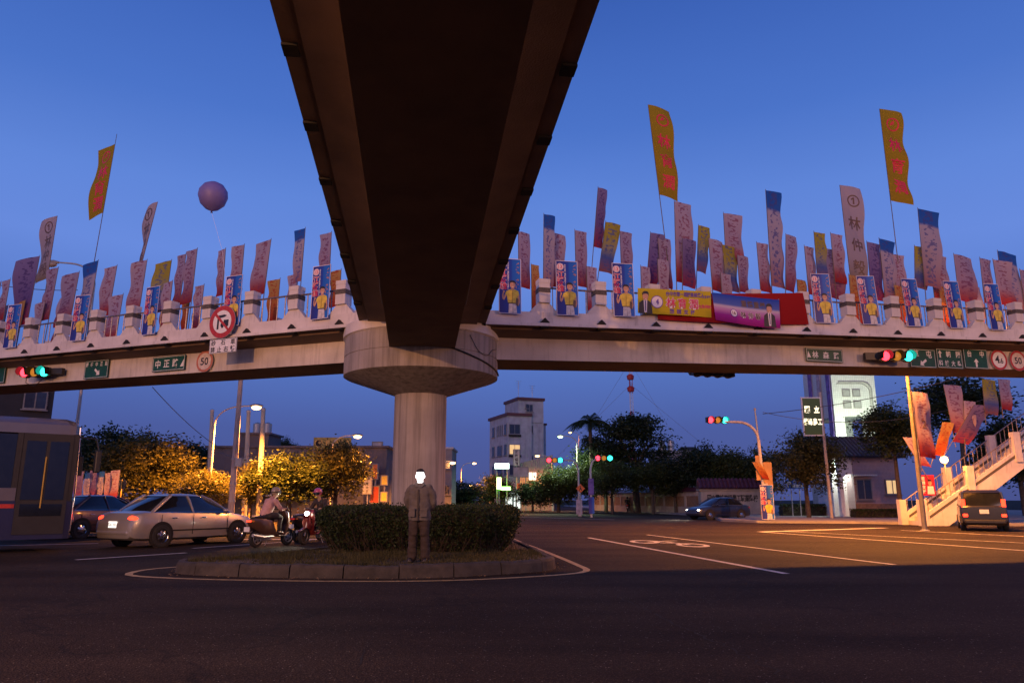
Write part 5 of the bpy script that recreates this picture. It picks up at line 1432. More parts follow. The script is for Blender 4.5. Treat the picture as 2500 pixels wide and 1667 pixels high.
# ---- bus
def bus(label, loc, yaw):
    t = thing('bus', label, 'bus', loc, yaw)
    M['bus_white'] = paint('bus_white', (.12, .11, .125), .1); M['bus_blue'] = paint('bus_blue', (.02, .024, .075), .1); M['bus_trim'] = mat('bus_yellow_rail', (.45, .28, .03), .5, .2)
    Lb, Wb = 11.0, 1.25
    def ring(x, k=1.0, zt=3.42): return [(x, -Wb * k, .32), (x, -Wb * k, 1.30), (x, -Wb * k, 2.95), (x, -Wb * k * .97, 3.25), (x, -Wb * k * .80, zt), (x, Wb * k * .80, zt), (x, Wb * k * .97, 3.25), (x, Wb * k, 2.95), (x, Wb * k, 1.30), (x, Wb * k, .32)]
    def shell(z0, z1, m, nm, k=1.0):
        pass
    low = lambda x, k: [(x, -Wb * k, .32), (x, -Wb * k, 1.28), (x, Wb * k, 1.28), (x, Wb * k, .32)]
    MB().loft([low(-Lb, .97), low(-Lb + .1, 1), low(-.15, 1), low(-.03, .97), low(0, .93)]).build('lower_body', M['bus_blue'], t, fix=True)
    up = lambda x, k, zt=3.42: [(x, -Wb * k, 3.0), (x, -Wb * k * .97, 3.25), (x, -Wb * k * .80, zt), (x, Wb * k * .80, zt), (x, Wb * k * .97, 3.25), (x, Wb * k, 3.0)]
    MB().loft([up(-Lb, .96), up(-Lb + .15, 1), up(-.35, 1), up(-.12, .97, 3.36), up(-.05, .90, 3.25)]).build('roof', M['bus_white'], t, smooth=40, fix=True)
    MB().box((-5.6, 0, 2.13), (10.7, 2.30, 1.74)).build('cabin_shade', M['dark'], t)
    # the side that faces the street: pillars, panes, door
    xs = [-.10, -1.35, -3.0, -4.65, -6.3, -7.95, -9.6, -10.9]
    for a, b in zip(xs[1:], xs[2:]):
        MB().box(((a + b) / 2, -Wb + .03, 2.28), (abs(b - a) - .14, .03, 1.36)).build('window_pane', M['glass'], t)
        MB().box(((a + b) / 2, Wb - .03, 2.28), (abs(b - a) - .14, .03, 1.36)).build('window_pane', M['glass'], t)
    for s in (-1, 1):
        for x in xs: MB().box((x, s * (Wb - .035), 2.14), (.13, .06, 1.74)).build('window_pillar', M['black'], t)
        MB().box((-6.1, s * (Wb - .02), 1.44), (9.6, .05, .32)).build('side_panel', M['bus_white'], t)
        MB().box((-6.1, s * (Wb - .012), 1.15), (9.6, .05, .10)).build('side_stripe', M['signred'], t)
    d = MB(); d.box((-.72, -Wb + .0, 1.72), (1.12, .05, 2.55)); door = d.build('door', M['black'], t)
    for x in (-.98, -.46): MB().box((x, -Wb - .028, 2.05), (.44, .012, 1.5)).build('door_pane', M['glass'], door, bevel=.04)
    MB().box((-.72, -Wb - .032, 1.05), (.92, .012, .30)).build('door_pane', M['glass'], door)
    MB().tube([(-.74, -Wb - .05, 1.1), (-.74, -Wb - .05, 2.4)], .018, 6).build('handle', M['bus_trim'], door)
    MB().box((-.04, 0, 2.2), (.05, 2.26, 1.55)).build('windscreen', M['glass'], t, bevel=.03)
    MB().box((.0, 0, 1.0), (.10, 2.3, .5)).build('front_panel', M['bus_white'], t, bevel=.04)
    MB().box((-.02, 0, 3.13), (.06, 1.6, .22)).build('destination_board', M['black'], t)
    for s in (-1, 1):
        MB().box((.05, s * .92, .82), (.06, .34, .18)).build('head_lamp', M['head_off'], t, bevel=.02)
        m_ = MB(); m_.tube([(-.05, s * 1.2, 2.95), (.35, s * 1.42, 2.9), (.42, s * 1.45, 2.6)], .025, 6); m_.build('mirror_arm', M['black'], t)
        MB().box((.42, s * 1.45, 2.30), (.14, .26, .58)).build('mirror', M['black'], t, bevel=.03)
        for x in (-2.6, -8.3): wheel(t, x, s * 1.1, .48, .3, s, 8, M['steel'])
        MB().tube([(.0, s * 1.17, .5), (.02, s * 1.19, 1.4), (-.03, s * 1.21, 3.2)], .02, 5).build('corner_trim', M['chrome'], t)
    MB().box((-3.6, 0, 3.52), (2.2, 1.5, .22)).build('air_conditioner', M['bus_white'], t, bevel=.06)
    MB().box((-.55, .2, 3.46), (.4, .5, .10)).build('roof_hatch', M['bus_white'], t, bevel=.03)
    return t
bus('blue and pale city bus with dark windows at the left edge of the picture', Vector((-12.35, 20.9, 0)), radians(38))

# ---- scooters and riders
def scooter(label, loc, yaw, body_m, lit='tail'):
    t = thing('motor_scooter', label, 'scooter', loc, yaw, 'motor scooters')
    wheel(t, -.62, 0, .235, .11, -1, 5, M['steel']); wheel(t, .62, 0, .235, .10, -1, 5, M['steel'])
    b = MB(); sec = lambda x, w, z0, z1: [(x, -w * .7, z0), (x, -w, (z0 + z1) / 2), (x, -w * .75, z1), (x, w * .75, z1), (x, w, (z0 + z1) / 2), (x, w * .7, z0)]
    b.loft([sec(-.95, .05, .68, .76), sec(-.80, .13, .52, .80), (sec(-.45, .17, .34, .78)), sec(-.12, .16, .30, .72), sec(-.02, .13, .28, .55), sec(.10, .15, .26, .34), sec(.36, .15, .26, .34)])
    b.build('rear_body', body_m, t, smooth=45, fix=True)
    f_ = MB(); f_.loft([sec(.36, .17, .27, .42), sec(.42, .20, .38, .72), sec(.40, .21, .62, .92), sec(.34, .14, .86, 1.02)]); f_.loft([sec(.40, .16, .40, .60), sec(.56, .13, .46, .84), sec(.50, .10, .82, .96)])
    f_.build('front_shield', body_m, t, smooth=45, fix=True)
    MB().loft([sec(-.82, .10, .79, .84), sec(-.55, .16, .78, .87), sec(-.2, .15, .74, .83), sec(-.06, .10, .68, .76)]).build('seat', M['black'], t, smooth=45, fix=True)
    MB().loft([sec(.36, .05, .44, .47), sec(.62, .07, .47, .50), sec(.86, .05, .38, .41)]).build('front_fender', body_m, t, smooth=45, fix=True)
    MB().loft([sec(-.92, .05, .42, .45), sec(-.66, .07, .50, .53)]).build('rear_fender', M['black'], t, fix=True)
    MB().tube([(.40, 0, .95), (.62, 0, .25)], .035, 8).build('fork', M['steel'], t)
    MB().tube([(.24, -.33, 1.04), (.36, -.12, 1.03), (.36, .12, 1.03), (.24, .33, 1.04)], .016, 6).build('handlebar', M['black'], t)
    for s in (-1, 1):
        MB().tube([(.30, s * .22, 1.04), (.30, s * .30, 1.24)], .008, 5).build('mirror_stalk', M['black'], t)
        MB().ball((.29, s * .31, 1.27), (.02, .055, .04), 8, 6).build('mirror', M['black'], t)
        MB().ball((-.86, s * .10, .72), (.05, .03, .025), 8, 6).build('indicator', M['indicator'], t)
    MB().ball((.535, 0, .90), (.06, .085, .07), 12, 8).build('head_lamp', M['head_on'] if lit == 'head' else M['head_off'], t, smooth=60)
    MB().ball((-.93, 0, .72), (.035, .09, .035), 10, 8).build('tail_lamp', M['tail_on'] if lit == 'tail' else M['tail_glass'], t, smooth=60)
    MB().box((-.99, 0, .50), (.012, .20, .13)).build('number_plate', M['signwhite'], t)
    MB().tube([(-.1, -.14, .28), (-.5, -.17, .27), (-.92, -.17, .34)], [.03, .05, .045], 8).build('exhaust', M['steel'], t)
    MB().box((-.3, .0, .26), (.45, .18, .20)).build('engine', M['steel'], t, bevel=.03)
    MB().tube([(0, .12, .28), (-.05, .2, .02)], .012, 5).build('side_stand', M['steel'], t)
    if lit == 'head': lamp('beam', (.64, 0, .90), 90, (1, .86, .62), .06, t, 'SPOT', radians(100), (pi / 2 - .08, 0, -pi / 2))
    return t
def rider(label, loc, yaw, shirt, pants, helmet_m, k=1.0):
    t = thing('person', label, 'person', loc, yaw, 'scooter riders')
    fw = (1, 0, 0)
    mb = MB(); R = head(mb, (.06, 0, 1.50), fw)
    hip, chest = Vector((-.32, 0, .88)), Vector((-.14, 0, 1.26))
    mb.tube([(-.08, 0, 1.28), (.03, 0, 1.44)], [.06, .05], 12)
    limb(mb, [hip, hip.lerp(chest, .5), chest], [.14, .135, .12])
    for s in (-1, 1):
        limb(mb, [(-.12, s * .16, 1.28), (-.02, s * .23, 1.10), (.06, s * .25, 1.02)], [.052, .045, .04]); limb(mb, [(.06, s * .25, 1.02), (.22, s * .26, 1.05)], [.038, .028])
        hand(mb, (.20, s * .26, 1.06), (1, s * .2, -.1), (0, -s, .2), (-.2, 0, -1), .8)
        limb(mb, [(-.30, s * .09, .86), (.0, s * .15, .84), (.12, s * .16, .80)], [.095, .08, .062]); limb(mb, [(.12, s * .16, .80), (.10, s * .15, .58), (.16, s * .13, .41)], [.058, .05, .036])
        limb(mb, [(.14, s * .13, .38), (.30, s * .14, .365)], [.038, .03])
    link('body', fuse(mb, .018, 2, 'body', [M['skin']]), t)
    sh = MB(); limb(sh, [hip + Vector((0, 0, .02)), hip.lerp(chest, .5), chest, Vector((-.10, 0, 1.33))], [.165, .165, .155, .08], 16); sh.ball((-.13, 0, 1.26), (.10, .20, .09))
    for s in (-1, 1): limb(sh, [(-.12, s * .17, 1.28), (-.02, s * .24, 1.10), (.04, s * .25, 1.03)], [.07, .062, .055])
    link('shirt', fuse(sh, .019, 3, 'shirt', [shirt], .010, 9), t)
    pt = MB(); pt.ball(hip, (.16, .17, .11))
    for s in (-1, 1): limb(pt, [(-.30, s * .09, .86), (.0, s * .15, .845), (.13, s * .16, .80)], [.11, .095, .075]); limb(pt, [(.13, s * .16, .80), (.10, s * .15, .58), (.15, s * .13, .45)], [.073, .065, .058])
    link('trousers', fuse(pt, .019, 2, 'trousers', [pants], .006, 9), t)
    for s in (-1, 1): link('shoe', fuse(MB().ball((.20, s * .135, .375), (.13, .045, .04)), .018, 1, 'shoe', [M['shoe']]), t)
    hm_ = MB(); hm_.ball((0, .015, .045), (.125, .14, .125), 20, 14, M=R); hm_.box((0, -.11, .04), (.17, .10, .012), M=R)
    hm_.build('helmet', helmet_m, t, smooth=50)
    MB().ball((0, -.045, .0), (.108, .105, .062), 18, 10, M=R).build('visor', M['glass'], t, smooth=60)
    MB().lathe([(.128, -.012), (.131, 0), (.128, .012)], 20, M=R @ Matrix.Translation((0, .015, .03)) @ Matrix.Scale(1.12, 4, (0, 1, 0)), cap=False).build('helmet_band', M['black'], t)
    return t
M['sc_black'] = paint('scooter_black_paint', (.02, .018, .018)); M['sc_brown'] = paint('scooter_brown_paint', (.09, .05, .035)); M['sc_red'] = paint('scooter_red_paint', (.16, .02, .02))
M['shirt_pink'] = mat('pink_shirt', (.52, .30, .28), .85, .15, 9, .3, 90); M['shirt_dark'] = mat('dark_jacket_cloth', (.04, .03, .032), .85, .2, 9, .3, 90); M['pants_dark'] = mat('dark_trouser_cloth', (.03, .026, .03), .85, .2, 9)
M['helm_cream'] = mat('cream_helmet', (.34, .27, .18), .25, .05, coat=.5); M['helm_pink'] = mat('pink_helmet', (.50, .10, .22), .25, .05, coat=.5); M['helm_dark'] = mat('dark_helmet', (.03, .028, .03), .25, .05, coat=.5)
a = Vector((-6.95, 22.05, 0))
scooter('dark brown motor scooter with lit tail lamp behind the silver sedan', a, radians(64), M['sc_brown'], 'tail'); rider('rider in a pink shirt and cream helmet on the brown scooter', a, radians(64), M['shirt_pink'], M['pants_dark'], M['helm_cream'])
b_ = Vector((-6.55, 24.6, 0))
scooter('black motor scooter without a rider beyond the brown one', b_, radians(70), M['sc_black'], 'none')
c_ = Vector((-6.05, 23.6, 0))
c_ = Vector((gnd(772, 1326).x, gnd(772, 1326).y, 0))
scooter('red motor scooter with blazing headlamp beside the hedge', c_, radians(-112), M['sc_red'], 'head'); rider('rider in dark clothes and pink helmet beside the hedge', c_, radians(-112), M['shirt_dark'], M['pants_dark'], M['helm_pink'])
q_ = gnd(1520, 1248)
scooter('small black motor scooter far off in front of the school wall', Vector((q_.x, 84, 0)), radians(80), M['sc_black'], 'none'); rider('distant rider in dark clothes and dark helmet before the school wall', Vector((q_.x, 84, 0)), radians(80), M['shirt_dark'], M['pants_dark'], M['helm_dark'])

bpy.data.scenes.remove(WORK)
# ================================================================== street lamps and poles
def street_lamp(label, base, H, reach, yaw, power, lit=True, color=SODIUM, pole_m=None, r=.07, droop=.25, on_m=None, head_k=1.0, group='street lamps', radius=.13, cutoff=True):
    t = thing('street_lamp', label, 'street lamp', base, yaw, group)
    MB().tube([(0, 0, 0), (0, 0, H * .5), (0, 0, H - reach * .55)], [r * 1.25, r, r * .75], 10).build('pole', pole_m or M['polepaint'], t, smooth=60)
    pts = [(0, 0, H - reach * .55)]
    for k in range(1, 9):
        a = k / 8 * pi / 2 * .92
        pts.append((reach * .75 * (1 - cos(a)), 0, H - reach * .55 + reach * .55 * sin(a)))
    e = Vector(pts[-1]); pts.append((reach, 0, e.z + .05))
    MB().tube(pts, [r * .75] + [r * .6] * (len(pts) - 2) + [r * .5], 8).build('arm', pole_m or M['polepaint'], t, smooth=60)
    hx, hz = reach + .30 * head_k, e.z + .05
    k = head_k
    sec = lambda x, w, z0, z1: [(x, -w * .7, z0), (x, -w, (z0 + z1) / 2), (x, -w * .6, z1), (x, w * .6, z1), (x, w, (z0 + z1) / 2), (x, w * .7, z0)]
    MB().loft([sec(hx - .36 * k, .05 * k, hz - .05 * k, hz + .05 * k), sec(hx - .15 * k, .14 * k, hz - .06 * k, hz + .10 * k), sec(hx + .15 * k, .15 * k, hz - .06 * k, hz + .10 * k), sec(hx + .36 * k, .06 * k, hz - .04 * k, hz + .04 * k)]).build('lamp_head', M['steel'], t, smooth=50, fix=True)
    MB().ball((hx, 0, hz - .10 * k), (.27 * k, .17 * k, .14 * k), 14, 8).build('lens', (on_m or M['sodium_on']) if lit else M['lens_off'], t, smooth=60)
    MB().lathe([(r * 2.2, 0), (r * 2.2, .03), (r * 1.3, .05)], 12).build('base_plate', M['steel'], t)
    if lit: lamp('light', (hx, 0, hz - .34 * k), power, color, radius, t, *(('SPOT', radians(158), (0, 0, 0)) if cutoff else ()))
    return t
def lamp_at(label, u, v, Y, reach, yaw, power, **kw):
    """street lamp whose lit lens the photograph shows at (u, v)"""
    p = at(u, v, Y); k = kw.get('head_k', 1.0)
    H = p.z + .07 * k
    base = Vector((p.x - (reach + .3 * k) * cos(yaw), p.y - (reach + .3 * k) * sin(yaw), 0))
    return street_lamp(label, base, H, reach, yaw, power, **kw)

lamp_at('tall street lamp blazing over the road left of the pier', 626, 995, 42, 1.9, radians(8), 36000)
lamp_at('street lamp blazing among the roadside trees left of the pier', 873, 1066, 52, 1.4, radians(5), 19000)
lamp_at('street lamp glowing close to the right flank of the pier', 1105, 1130, 70, 1.6, radians(0), 16000)
lamp_at('distant street lamp a little right of the pier, upper of two', 1158, 1131, 100, 1.6, radians(-20), 7000)
lamp_at('low distant street lamp over the end of the road', 1150, 1185, 120, 1.4, radians(0), 6000)
lamp_at('street lamp in front of the grey apartment block', 1312, 1113, 92, 1.5, radians(180), 2600)
lamp_at('greenish white street lamp right of the apartment block', 1368, 1066, 80, 1.5, radians(185), 4500, color=(.75, 1, .6), on_m=M['mercury_on'])
lamp_at('small distant street lamp above the dark trees', 1392, 1056, 130, 1.2, radians(180), 1500)
# the lamp post behind the right arm; its head is hidden by the flags
street_lamp('pale lamp post rising behind the right walkway and its flags', Vector((at(2236, 1100, 33).x, 33.0, 0)), 10.4, 2.2, radians(206), 31000, r=.085, pole_m=mat('weathered_grey_paint', (.17, .155, .14), .6, .2, 5))
p = at(130, 650, 34)
street_lamp('unlit street lamp arching above the left walkway', Vector((at(205, 900, 34).x, 34, 0)), p.z + .15, 1.9, radians(180), 0, lit=False, pole_m=M['steel'])
# two unseen lamps, added out of view to warm the near bridge faces
street_lamp('unseen street lamp added out of view on the left', Vector((-14.5, -4.0, 0)), 9.0, 2.2, radians(5), 10500, color=WARM, cutoff=False)
street_lamp('unseen street lamp added out of view on the right', Vector((28.0, 0.0, 0)), 9.0, 2.2, radians(175), 8000, color=WARM, cutoff=False)
# round lamp on the staircase
q = at(2305, 1122, SY - 1.0)
gl = thing('globe_lamp', 'glowing round lamp on the railing of the staircase', 'lamp', (q.x, SY - 1.0, q.z - .9))
MB().tube([(0, 0, -.3), (0, 0, .75)], .035, 8).build('stem', M['steel'], gl); MB().ball((0, 0, .9), .19, 16, 10).build('globe', M['sodium_on'], gl, smooth=60); MB().lathe([(.08, 0), (.10, .05), (.06, .09)], 12, (0, 0, .66)).build('socket', M['steel'], gl)
lamp('light', (0, -.32, .9), 170, SODIUM, .12, gl)
# ================================================================== trees
M['bark'] = mat('bark', (.075, .055, .04), .9, .4, 7, .6, 30)
M['leaf_dark'] = leafmat('leaf_dark', (.022, .036, .012), .6)
M['leaf_mid'] = leafmat('leaf_mid', (.050, .066, .016), .55)
M['leaf_gold'] = leafmat('leaf_olive', (.085, .080, .018), .5)
def crown_mesh(name, seed, m, n_clump=46, n_leaf=95, leaf_k=.085, flat=1.0, spread=.17, layered=False):
    r = random.Random(seed); vs, fs = [], []
    for c in range(n_clump):
        a, rr = r.uniform(0, 2 * pi), r.random() ** .45
        if layered:
            lz = r.choice((-.75, -.5, -.25, 0, .25, .48, .7, .9)); wid = sqrt(max(0.02, 1 - abs(lz + .25) * .82)) * r.uniform(.3, 1.05)
            p = Vector((cos(a) * wid, sin(a) * wid, lz + r.gauss(0, .05)))
            sx, sz = spread * 1.35, spread * .33
        else:
            ph = math.asin(r.uniform(-.85, 1)); k = rr * (1 + .22 * noise.noise(Vector((cos(a) * 1.5, sin(a) * 1.5, ph + seed))))
            p = Vector((cos(a) * cos(ph) * k, sin(a) * cos(ph) * k, sin(ph) * k * flat))
            sx, sz = spread * r.uniform(.6, 1.25), spread * r.uniform(.45, .9)
        for q in range(n_leaf):
            d = Vector((r.gauss(0, sx), r.gauss(0, sx), r.gauss(0, sz)))
            leaf(vs, fs, p + d, leaf_k * r.uniform(.6, 1.25), r, .6)
    return MB().add(vs, fs).mesh(name, [m])
CROWN = {}
for i in range(3):
    CROWN['dark', i] = crown_mesh('crown', 30 + i, M['leaf_dark'], 95, 105, .115, spread=.19)
    CROWN['mid', i] = crown_mesh('crown', 40 + i, M['leaf_mid'], 95, 110, .105, spread=.185)
    CROWN['gold', i] = crown_mesh('crown', 50 + i, M['leaf_gold'], 100, 120, .095, spread=.18)
CROWN['pine', 0] = crown_mesh('crown', 61, M['leaf_dark'], 150, 95, .085, layered=True, spread=.17)
rt = random.Random(77); tcount = [0]
def tree(label, u, v0, v1, wpx, Y, kind='dark', depth=None, name='tree', trunk_r=None, group=None, lean=0.0, cat='tree'):
    """crown between pixel rows v0 (top) and v1 (bottom), wpx wide, Y metres ahead"""
    top, bot = at(u, v0, Y), at(u, v1, Y)
    rz = (top.z - bot.z) / 2 * .98; rx = wpx / FPX * Y / 2 * .95; zc = (top.z + bot.z) / 2
    t = thing(name, label, cat, (top.x, Y, 0), rt.uniform(0, 6.28), group)
    i = tcount[0] = tcount[0] + 1
    me = CROWN['pine', 0] if kind == 'pine' else CROWN[kind, i % 3]
    c = link('crown', me, t, (0, 0, zc), rt.uniform(0, 6.28)); c.scale = (rx, rx if depth is None else depth, rz)
    tr = MB(); r0 = trunk_r or max(.06, min(.22, rx * .06))
    tr.tube([(0, 0, -.05), (rt.uniform(-.1, .1), rt.uniform(-.1, .1), zc * .5), (0, 0, zc)], [r0 * 1.3, r0, r0 * .6], 8)
    for k in range(6):
        a = rt.uniform(0, 6.28); b = Vector((rx * .6 * cos(a), rx * .6 * sin(a), zc + rz * rt.uniform(-.1, .6))); s = Vector((0, 0, max(.3, zc - rz * rt.uniform(.5, 1.0))))
        tr.tube([s, s.lerp(b, .5) + Vector((0, 0, .1 * rz)), b], [r0 * .55, r0 * .35, r0 * .12], 6)
    tr.build('trunk', M['bark'], t, smooth=60)
    return t
tree('broad olive roadside tree lit by the lamps behind the silver sedan', 366, 1066, 1236, 230, 44, 'gold')
tree('low olive shrub tree behind the roof of the silver sedan', 508, 1150, 1240, 150, 42, 'gold')
tree('small tree between the two left lamp posts', 622, 1128, 1238, 95, 47, 'gold')
tree('bushy olive roadside tree in front of the low white building', 715, 1096, 1232, 200, 47, 'mid')
tree('golden lit roadside tree under the second street lamp', 825, 1080, 1230, 160, 49, 'gold')
for i, (u, v0, v1, w, Y) in enumerate([(178, 1048, 1200, 110, 84), (268, 1036, 1200, 130, 82), (345, 1052, 1200, 120, 86), (440, 1078, 1200, 130, 88), (505, 1085, 1200, 90, 92)]):
    tree('%s dark hillside tree counted from the bus towards the concrete poles' % ORD[i + 1], u, v0, v1, w, Y, 'dark', group='dark trees on the left skyline')
tree('round dark tree on the skyline above the low white building', 695, 1068, 1130, 62, 95, 'dark')
tree('dark tree right beside the left flank of the pier', 912, 1128, 1236, 80, 66, 'dark')
tree('dark tree right beside the right flank of the pier', 1120, 1172, 1246, 120, 88, 'dark')
tree('dark tree in front of the foot of the apartment block', 1205, 1158, 1240, 90, 98, 'mid')
tree('small dark tree left of the far signal post', 1300, 1178, 1240, 80, 84, 'dark')
tree('dark leafy tree under the red and green far signal', 1362, 1135, 1238, 130, 80, 'mid')
tree('tall dark layered pine left of the radio mast', 1548, 1018, 1195, 210, 78, 'pine', trunk_r=.3)
tree('dark tree crown beside the palm', 1475, 1060, 1195, 130, 82, 'dark')
for i, (u, v0, v1, w, Y, kd) in enumerate([(1415, 1120, 1220, 110, 78, 'mid'), (1492, 1128, 1215, 110, 72, 'mid'), (1590, 1130, 1210, 110, 72, 'mid'), (1645, 1118, 1215, 110, 72, 'dark'), (1712, 1083, 1205, 130, 70, 'dark'), (1772, 1092, 1205, 120, 68, 'mid'), (1842, 1086, 1215, 120, 66, 'mid')]):
    tree('%s tree in the row behind the school wall, counted from the palm' % ORD[i + 1], u, v0, v1, w, Y, kd, group='trees behind the school wall')
tree('olive tree glowing in lamp light beside the blue parking sign', 1958, 1052, 1215, 175, 52, 'gold')
tree('green tree in front of the gatehouse roof', 2172, 985, 1125, 165, 47, 'mid')
tree('dark tall tree high behind the staircase', 2330, 915, 1060, 200, 56, 'dark')
tree('dark tree behind the staircase at the right edge', 2470, 1010, 1200, 200, 58, 'dark')
# palm
pp = at(1440, 1030, 80)
palm = thing('palm_tree', 'feathery dark palm standing out above the trees right of the green lamp', 'palm', (pp.x, 80, 0))
MB().tube([(0, 0, 0), (.1, 0, pp.z * .5), (0, 0, pp.z)], [.28, .22, .18], 10).build('trunk', M['bark'], palm, smooth=60)
rp2 = random.Random(9)
for k in range(22):
    a = 2 * pi * k / 22 + rp2.uniform(-.1, .1); el = rp2.uniform(.1, 1.1); L_ = rp2.uniform(2.6, 3.6); fm = MB(); prev = None
    for j in range(15):
        s = j / 14; d = L_ * s
        q = Vector((cos(a) * d * cos(el) * (1 - .1 * s), sin(a) * d * cos(el) * (1 - .1 * s), pp.z + d * sin(el) - 1.5 * s * s * L_ * .42))
        if prev is not None:
            fm.add([prev, q, q + Vector((0, 0, .04)), prev + Vector((0, 0, .04))], [(0, 1, 2, 3)])
            n = Vector((-sin(a), cos(a), 0)); ll = .75 * sin(pi * min(1, s * .9 + .12))
            for sg in (-1, 1):
                tip = q + n * sg * ll * .8 + (q - prev).normalized() * ll * .35 - Vector((0, 0, ll * .55))
                fm.add([prev, q, tip], [(0, 1, 2)])
        prev = q
    fm.build('frond', M['leaf_dark'], palm)

# ================================================================== buildings
M['plaster'] = stained('grey_plaster', (.36, .37, .40), amount=.35, streak=(.6, .6, .15))
M['plaster_w'] = stained('white_plaster', (.21, .20, .205), amount=.3, streak=(.5, .5, .1))
M['plaster_low'] = stained('dull_plaster', (.115, .108, .115), amount=.4, streak=(.5, .5, .1))
M['plaster_d'] = stained('dark_plaster', (.024, .025, .030), amount=.3, streak=(.5, .5, .1))
M['trim_red'] = mat('maroon_trim', (.10, .035, .035), .6, .2)
M['frame'] = mat('window_frame', (.20, .19, .18), .5, .2)
M['pane'] = mat('window_pane', (.03, .035, .05), .08, .2, spec=.8)
M['pane_lit'] = mat('lit_room', (.6, .4, .2), .6, .3, 2, emit=.8, ecol=(1, .62, .25))
M['pane_white'] = mat('lit_room_white', (.7, .75, .75), .6, .2, 2, emit=1.3, ecol=(.9, 1, .92))
def win(parent, x, z, w, h, y=0.0, lit=None, bars=True, rot=0.0, name='window', sill=True):
    o = bpy.data.objects.new(name, MB().prism([(-w / 2, -h / 2), (w / 2, -h / 2), (w / 2, h / 2), (-w / 2, h / 2)], -.05, .03).mesh(name, [M['frame']])); COL.objects.link(o); o.parent = parent
    o.location = (x, y, z); o.rotation_euler = (0, 0, rot)
    n = 2 if w > .9 else 1
    for k in range(n):
        ww = (w - .08 * (n + 1)) / n; MB().box((-w / 2 + .08 + ww / 2 + k * (ww + .08), -.052, 0), (ww, .02, h - .16)).build('pane', lit or M['pane'], o)
    if sill: MB().box((0, -.10, -h / 2 - .05), (w + .2, .2, .08)).build('sill', M['plaster_w'], o)
    return o
# --- low white building on the left
Y = 62; a, b = at(508, 1092, Y), at(945, 1090, Y)
low = thing('low_building', 'low white flat-roofed building behind the trees left of the pier', 'building', (a.x, Y, 0))
Wd, Ht = b.x - a.x, a.z
MB().box((Wd / 2, 4, Ht / 2), (Wd, 8, Ht)).build('wall', M['plaster_low'], low)
MB().box((Wd / 2, 4, Ht + .06), (Wd + .4, 8.4, .16)).build('roof_edge', M['plaster_low'], low)
MB().box((Wd / 2, -.06, Ht * .62), (Wd, .12, .18)).build('string_course', M['plaster_low'], low)
tw = at(617, 1060, Y).z
MB().box((3.75, 1.8, (Ht + tw) / 2), (2.4, 3.4, tw - Ht)).build('stair_tower', M['plaster_low'], low); MB().box((3.75, 1.8, tw + .08), (2.8, 3.8, .16)).build('tower_roof', M['plaster_low'], low)
for k in range(2): MB().lathe([(.35, 0), (.35, .9), (.1, 1.05)], 14, (3.3 + k * .9, 2, tw + .16)).build('water_tank', M['steel'], low, smooth=40)
for x, z, w, h in ((3.4, Ht * .80, .9, .5), (.7, Ht * .50, .8, .7), (6.2, Ht * .5, 1.2, .9), (9.0, Ht * .78, 1.0, .7), (11.5, Ht * .78, 1.0, .7), (9.6, Ht * .42, 1.1, 1.1), (13.6, Ht * .5, 1.2, 1.0)): win(low, x, z, w, h, -.06)
MB().box((3.4, -.08, Ht * .50), (2.0, .10, 1.5)).build('roller_shutter', M['plaster_low'], low)
MB().box((4.5, -1.0, Ht * .30), (9.0, 2.0, .14)).build('canopy', M['steel'], low)
MB().box((.9, -.5, Ht * .42), (.7, .6, 1.1)).build('cage', M['dark'], low)
# rooftop signboard
sgn = thing('roof_sign', 'yellow brown rooftop signboard with a round emblem above the low building', 'sign', (at(815, 1082, 62).x, 61.5, at(815, 1096, 62).z))
sw = 90 / FPX * 62
MB().box((0, 0, .45), (sw, .15, .95)).build('board', mat('sign_ochre', (.16, .12, .03), .6, .3, 3, emit=.03, ecol=(1, .7, .2)), sgn)
pr = MB(); pr.disc((-sw * .36, .45), .34, -.08, 0, n=20); pr.disc((-sw * .36, .45), .26, -.085, 1, n=20); pr.disc((-sw * .33, .5), .12, -.09, 0, n=14)
for k in range(5): pr.box((-sw * .12 + k * .42, -.09, .45), (.3, .02, .5))
pr.build('emblem', [mat('sign_gold', (.34, .26, .07), .6, .2), M['dark']], sgn)
for x in (-sw * .4, 0, sw * .4): MB().tube([(x, .1, -.45), (x, .1, .5)], .04, 6).build('leg', M['steel'], sgn)
# --- dark block behind the bus
db = thing('dark_building', 'dark grey building rising behind the bus at the left edge', 'building', (at(128, 1000, 48).x, 48, 0), radians(33))
hh = at(100, 905, 48).z
MB().box((-5, 5, hh / 2), (10, 10, hh)).build('wall', M['plaster_d'], db)
for k in range(3): win(db, -1.0, 3 + k * 2.3, 1.3, 1.2, -.06)
lv = MB()
for k in range(6): lv.box((-.75, -.05, at(100, 990, 48).z + k * .13), (.9, .06, .06))
lv.build('louvre', M['frame'], db)
MB().box((-5, 5, hh + .1), (10.4, 10.4, .2)).build('parapet', M['plaster_d'], db)
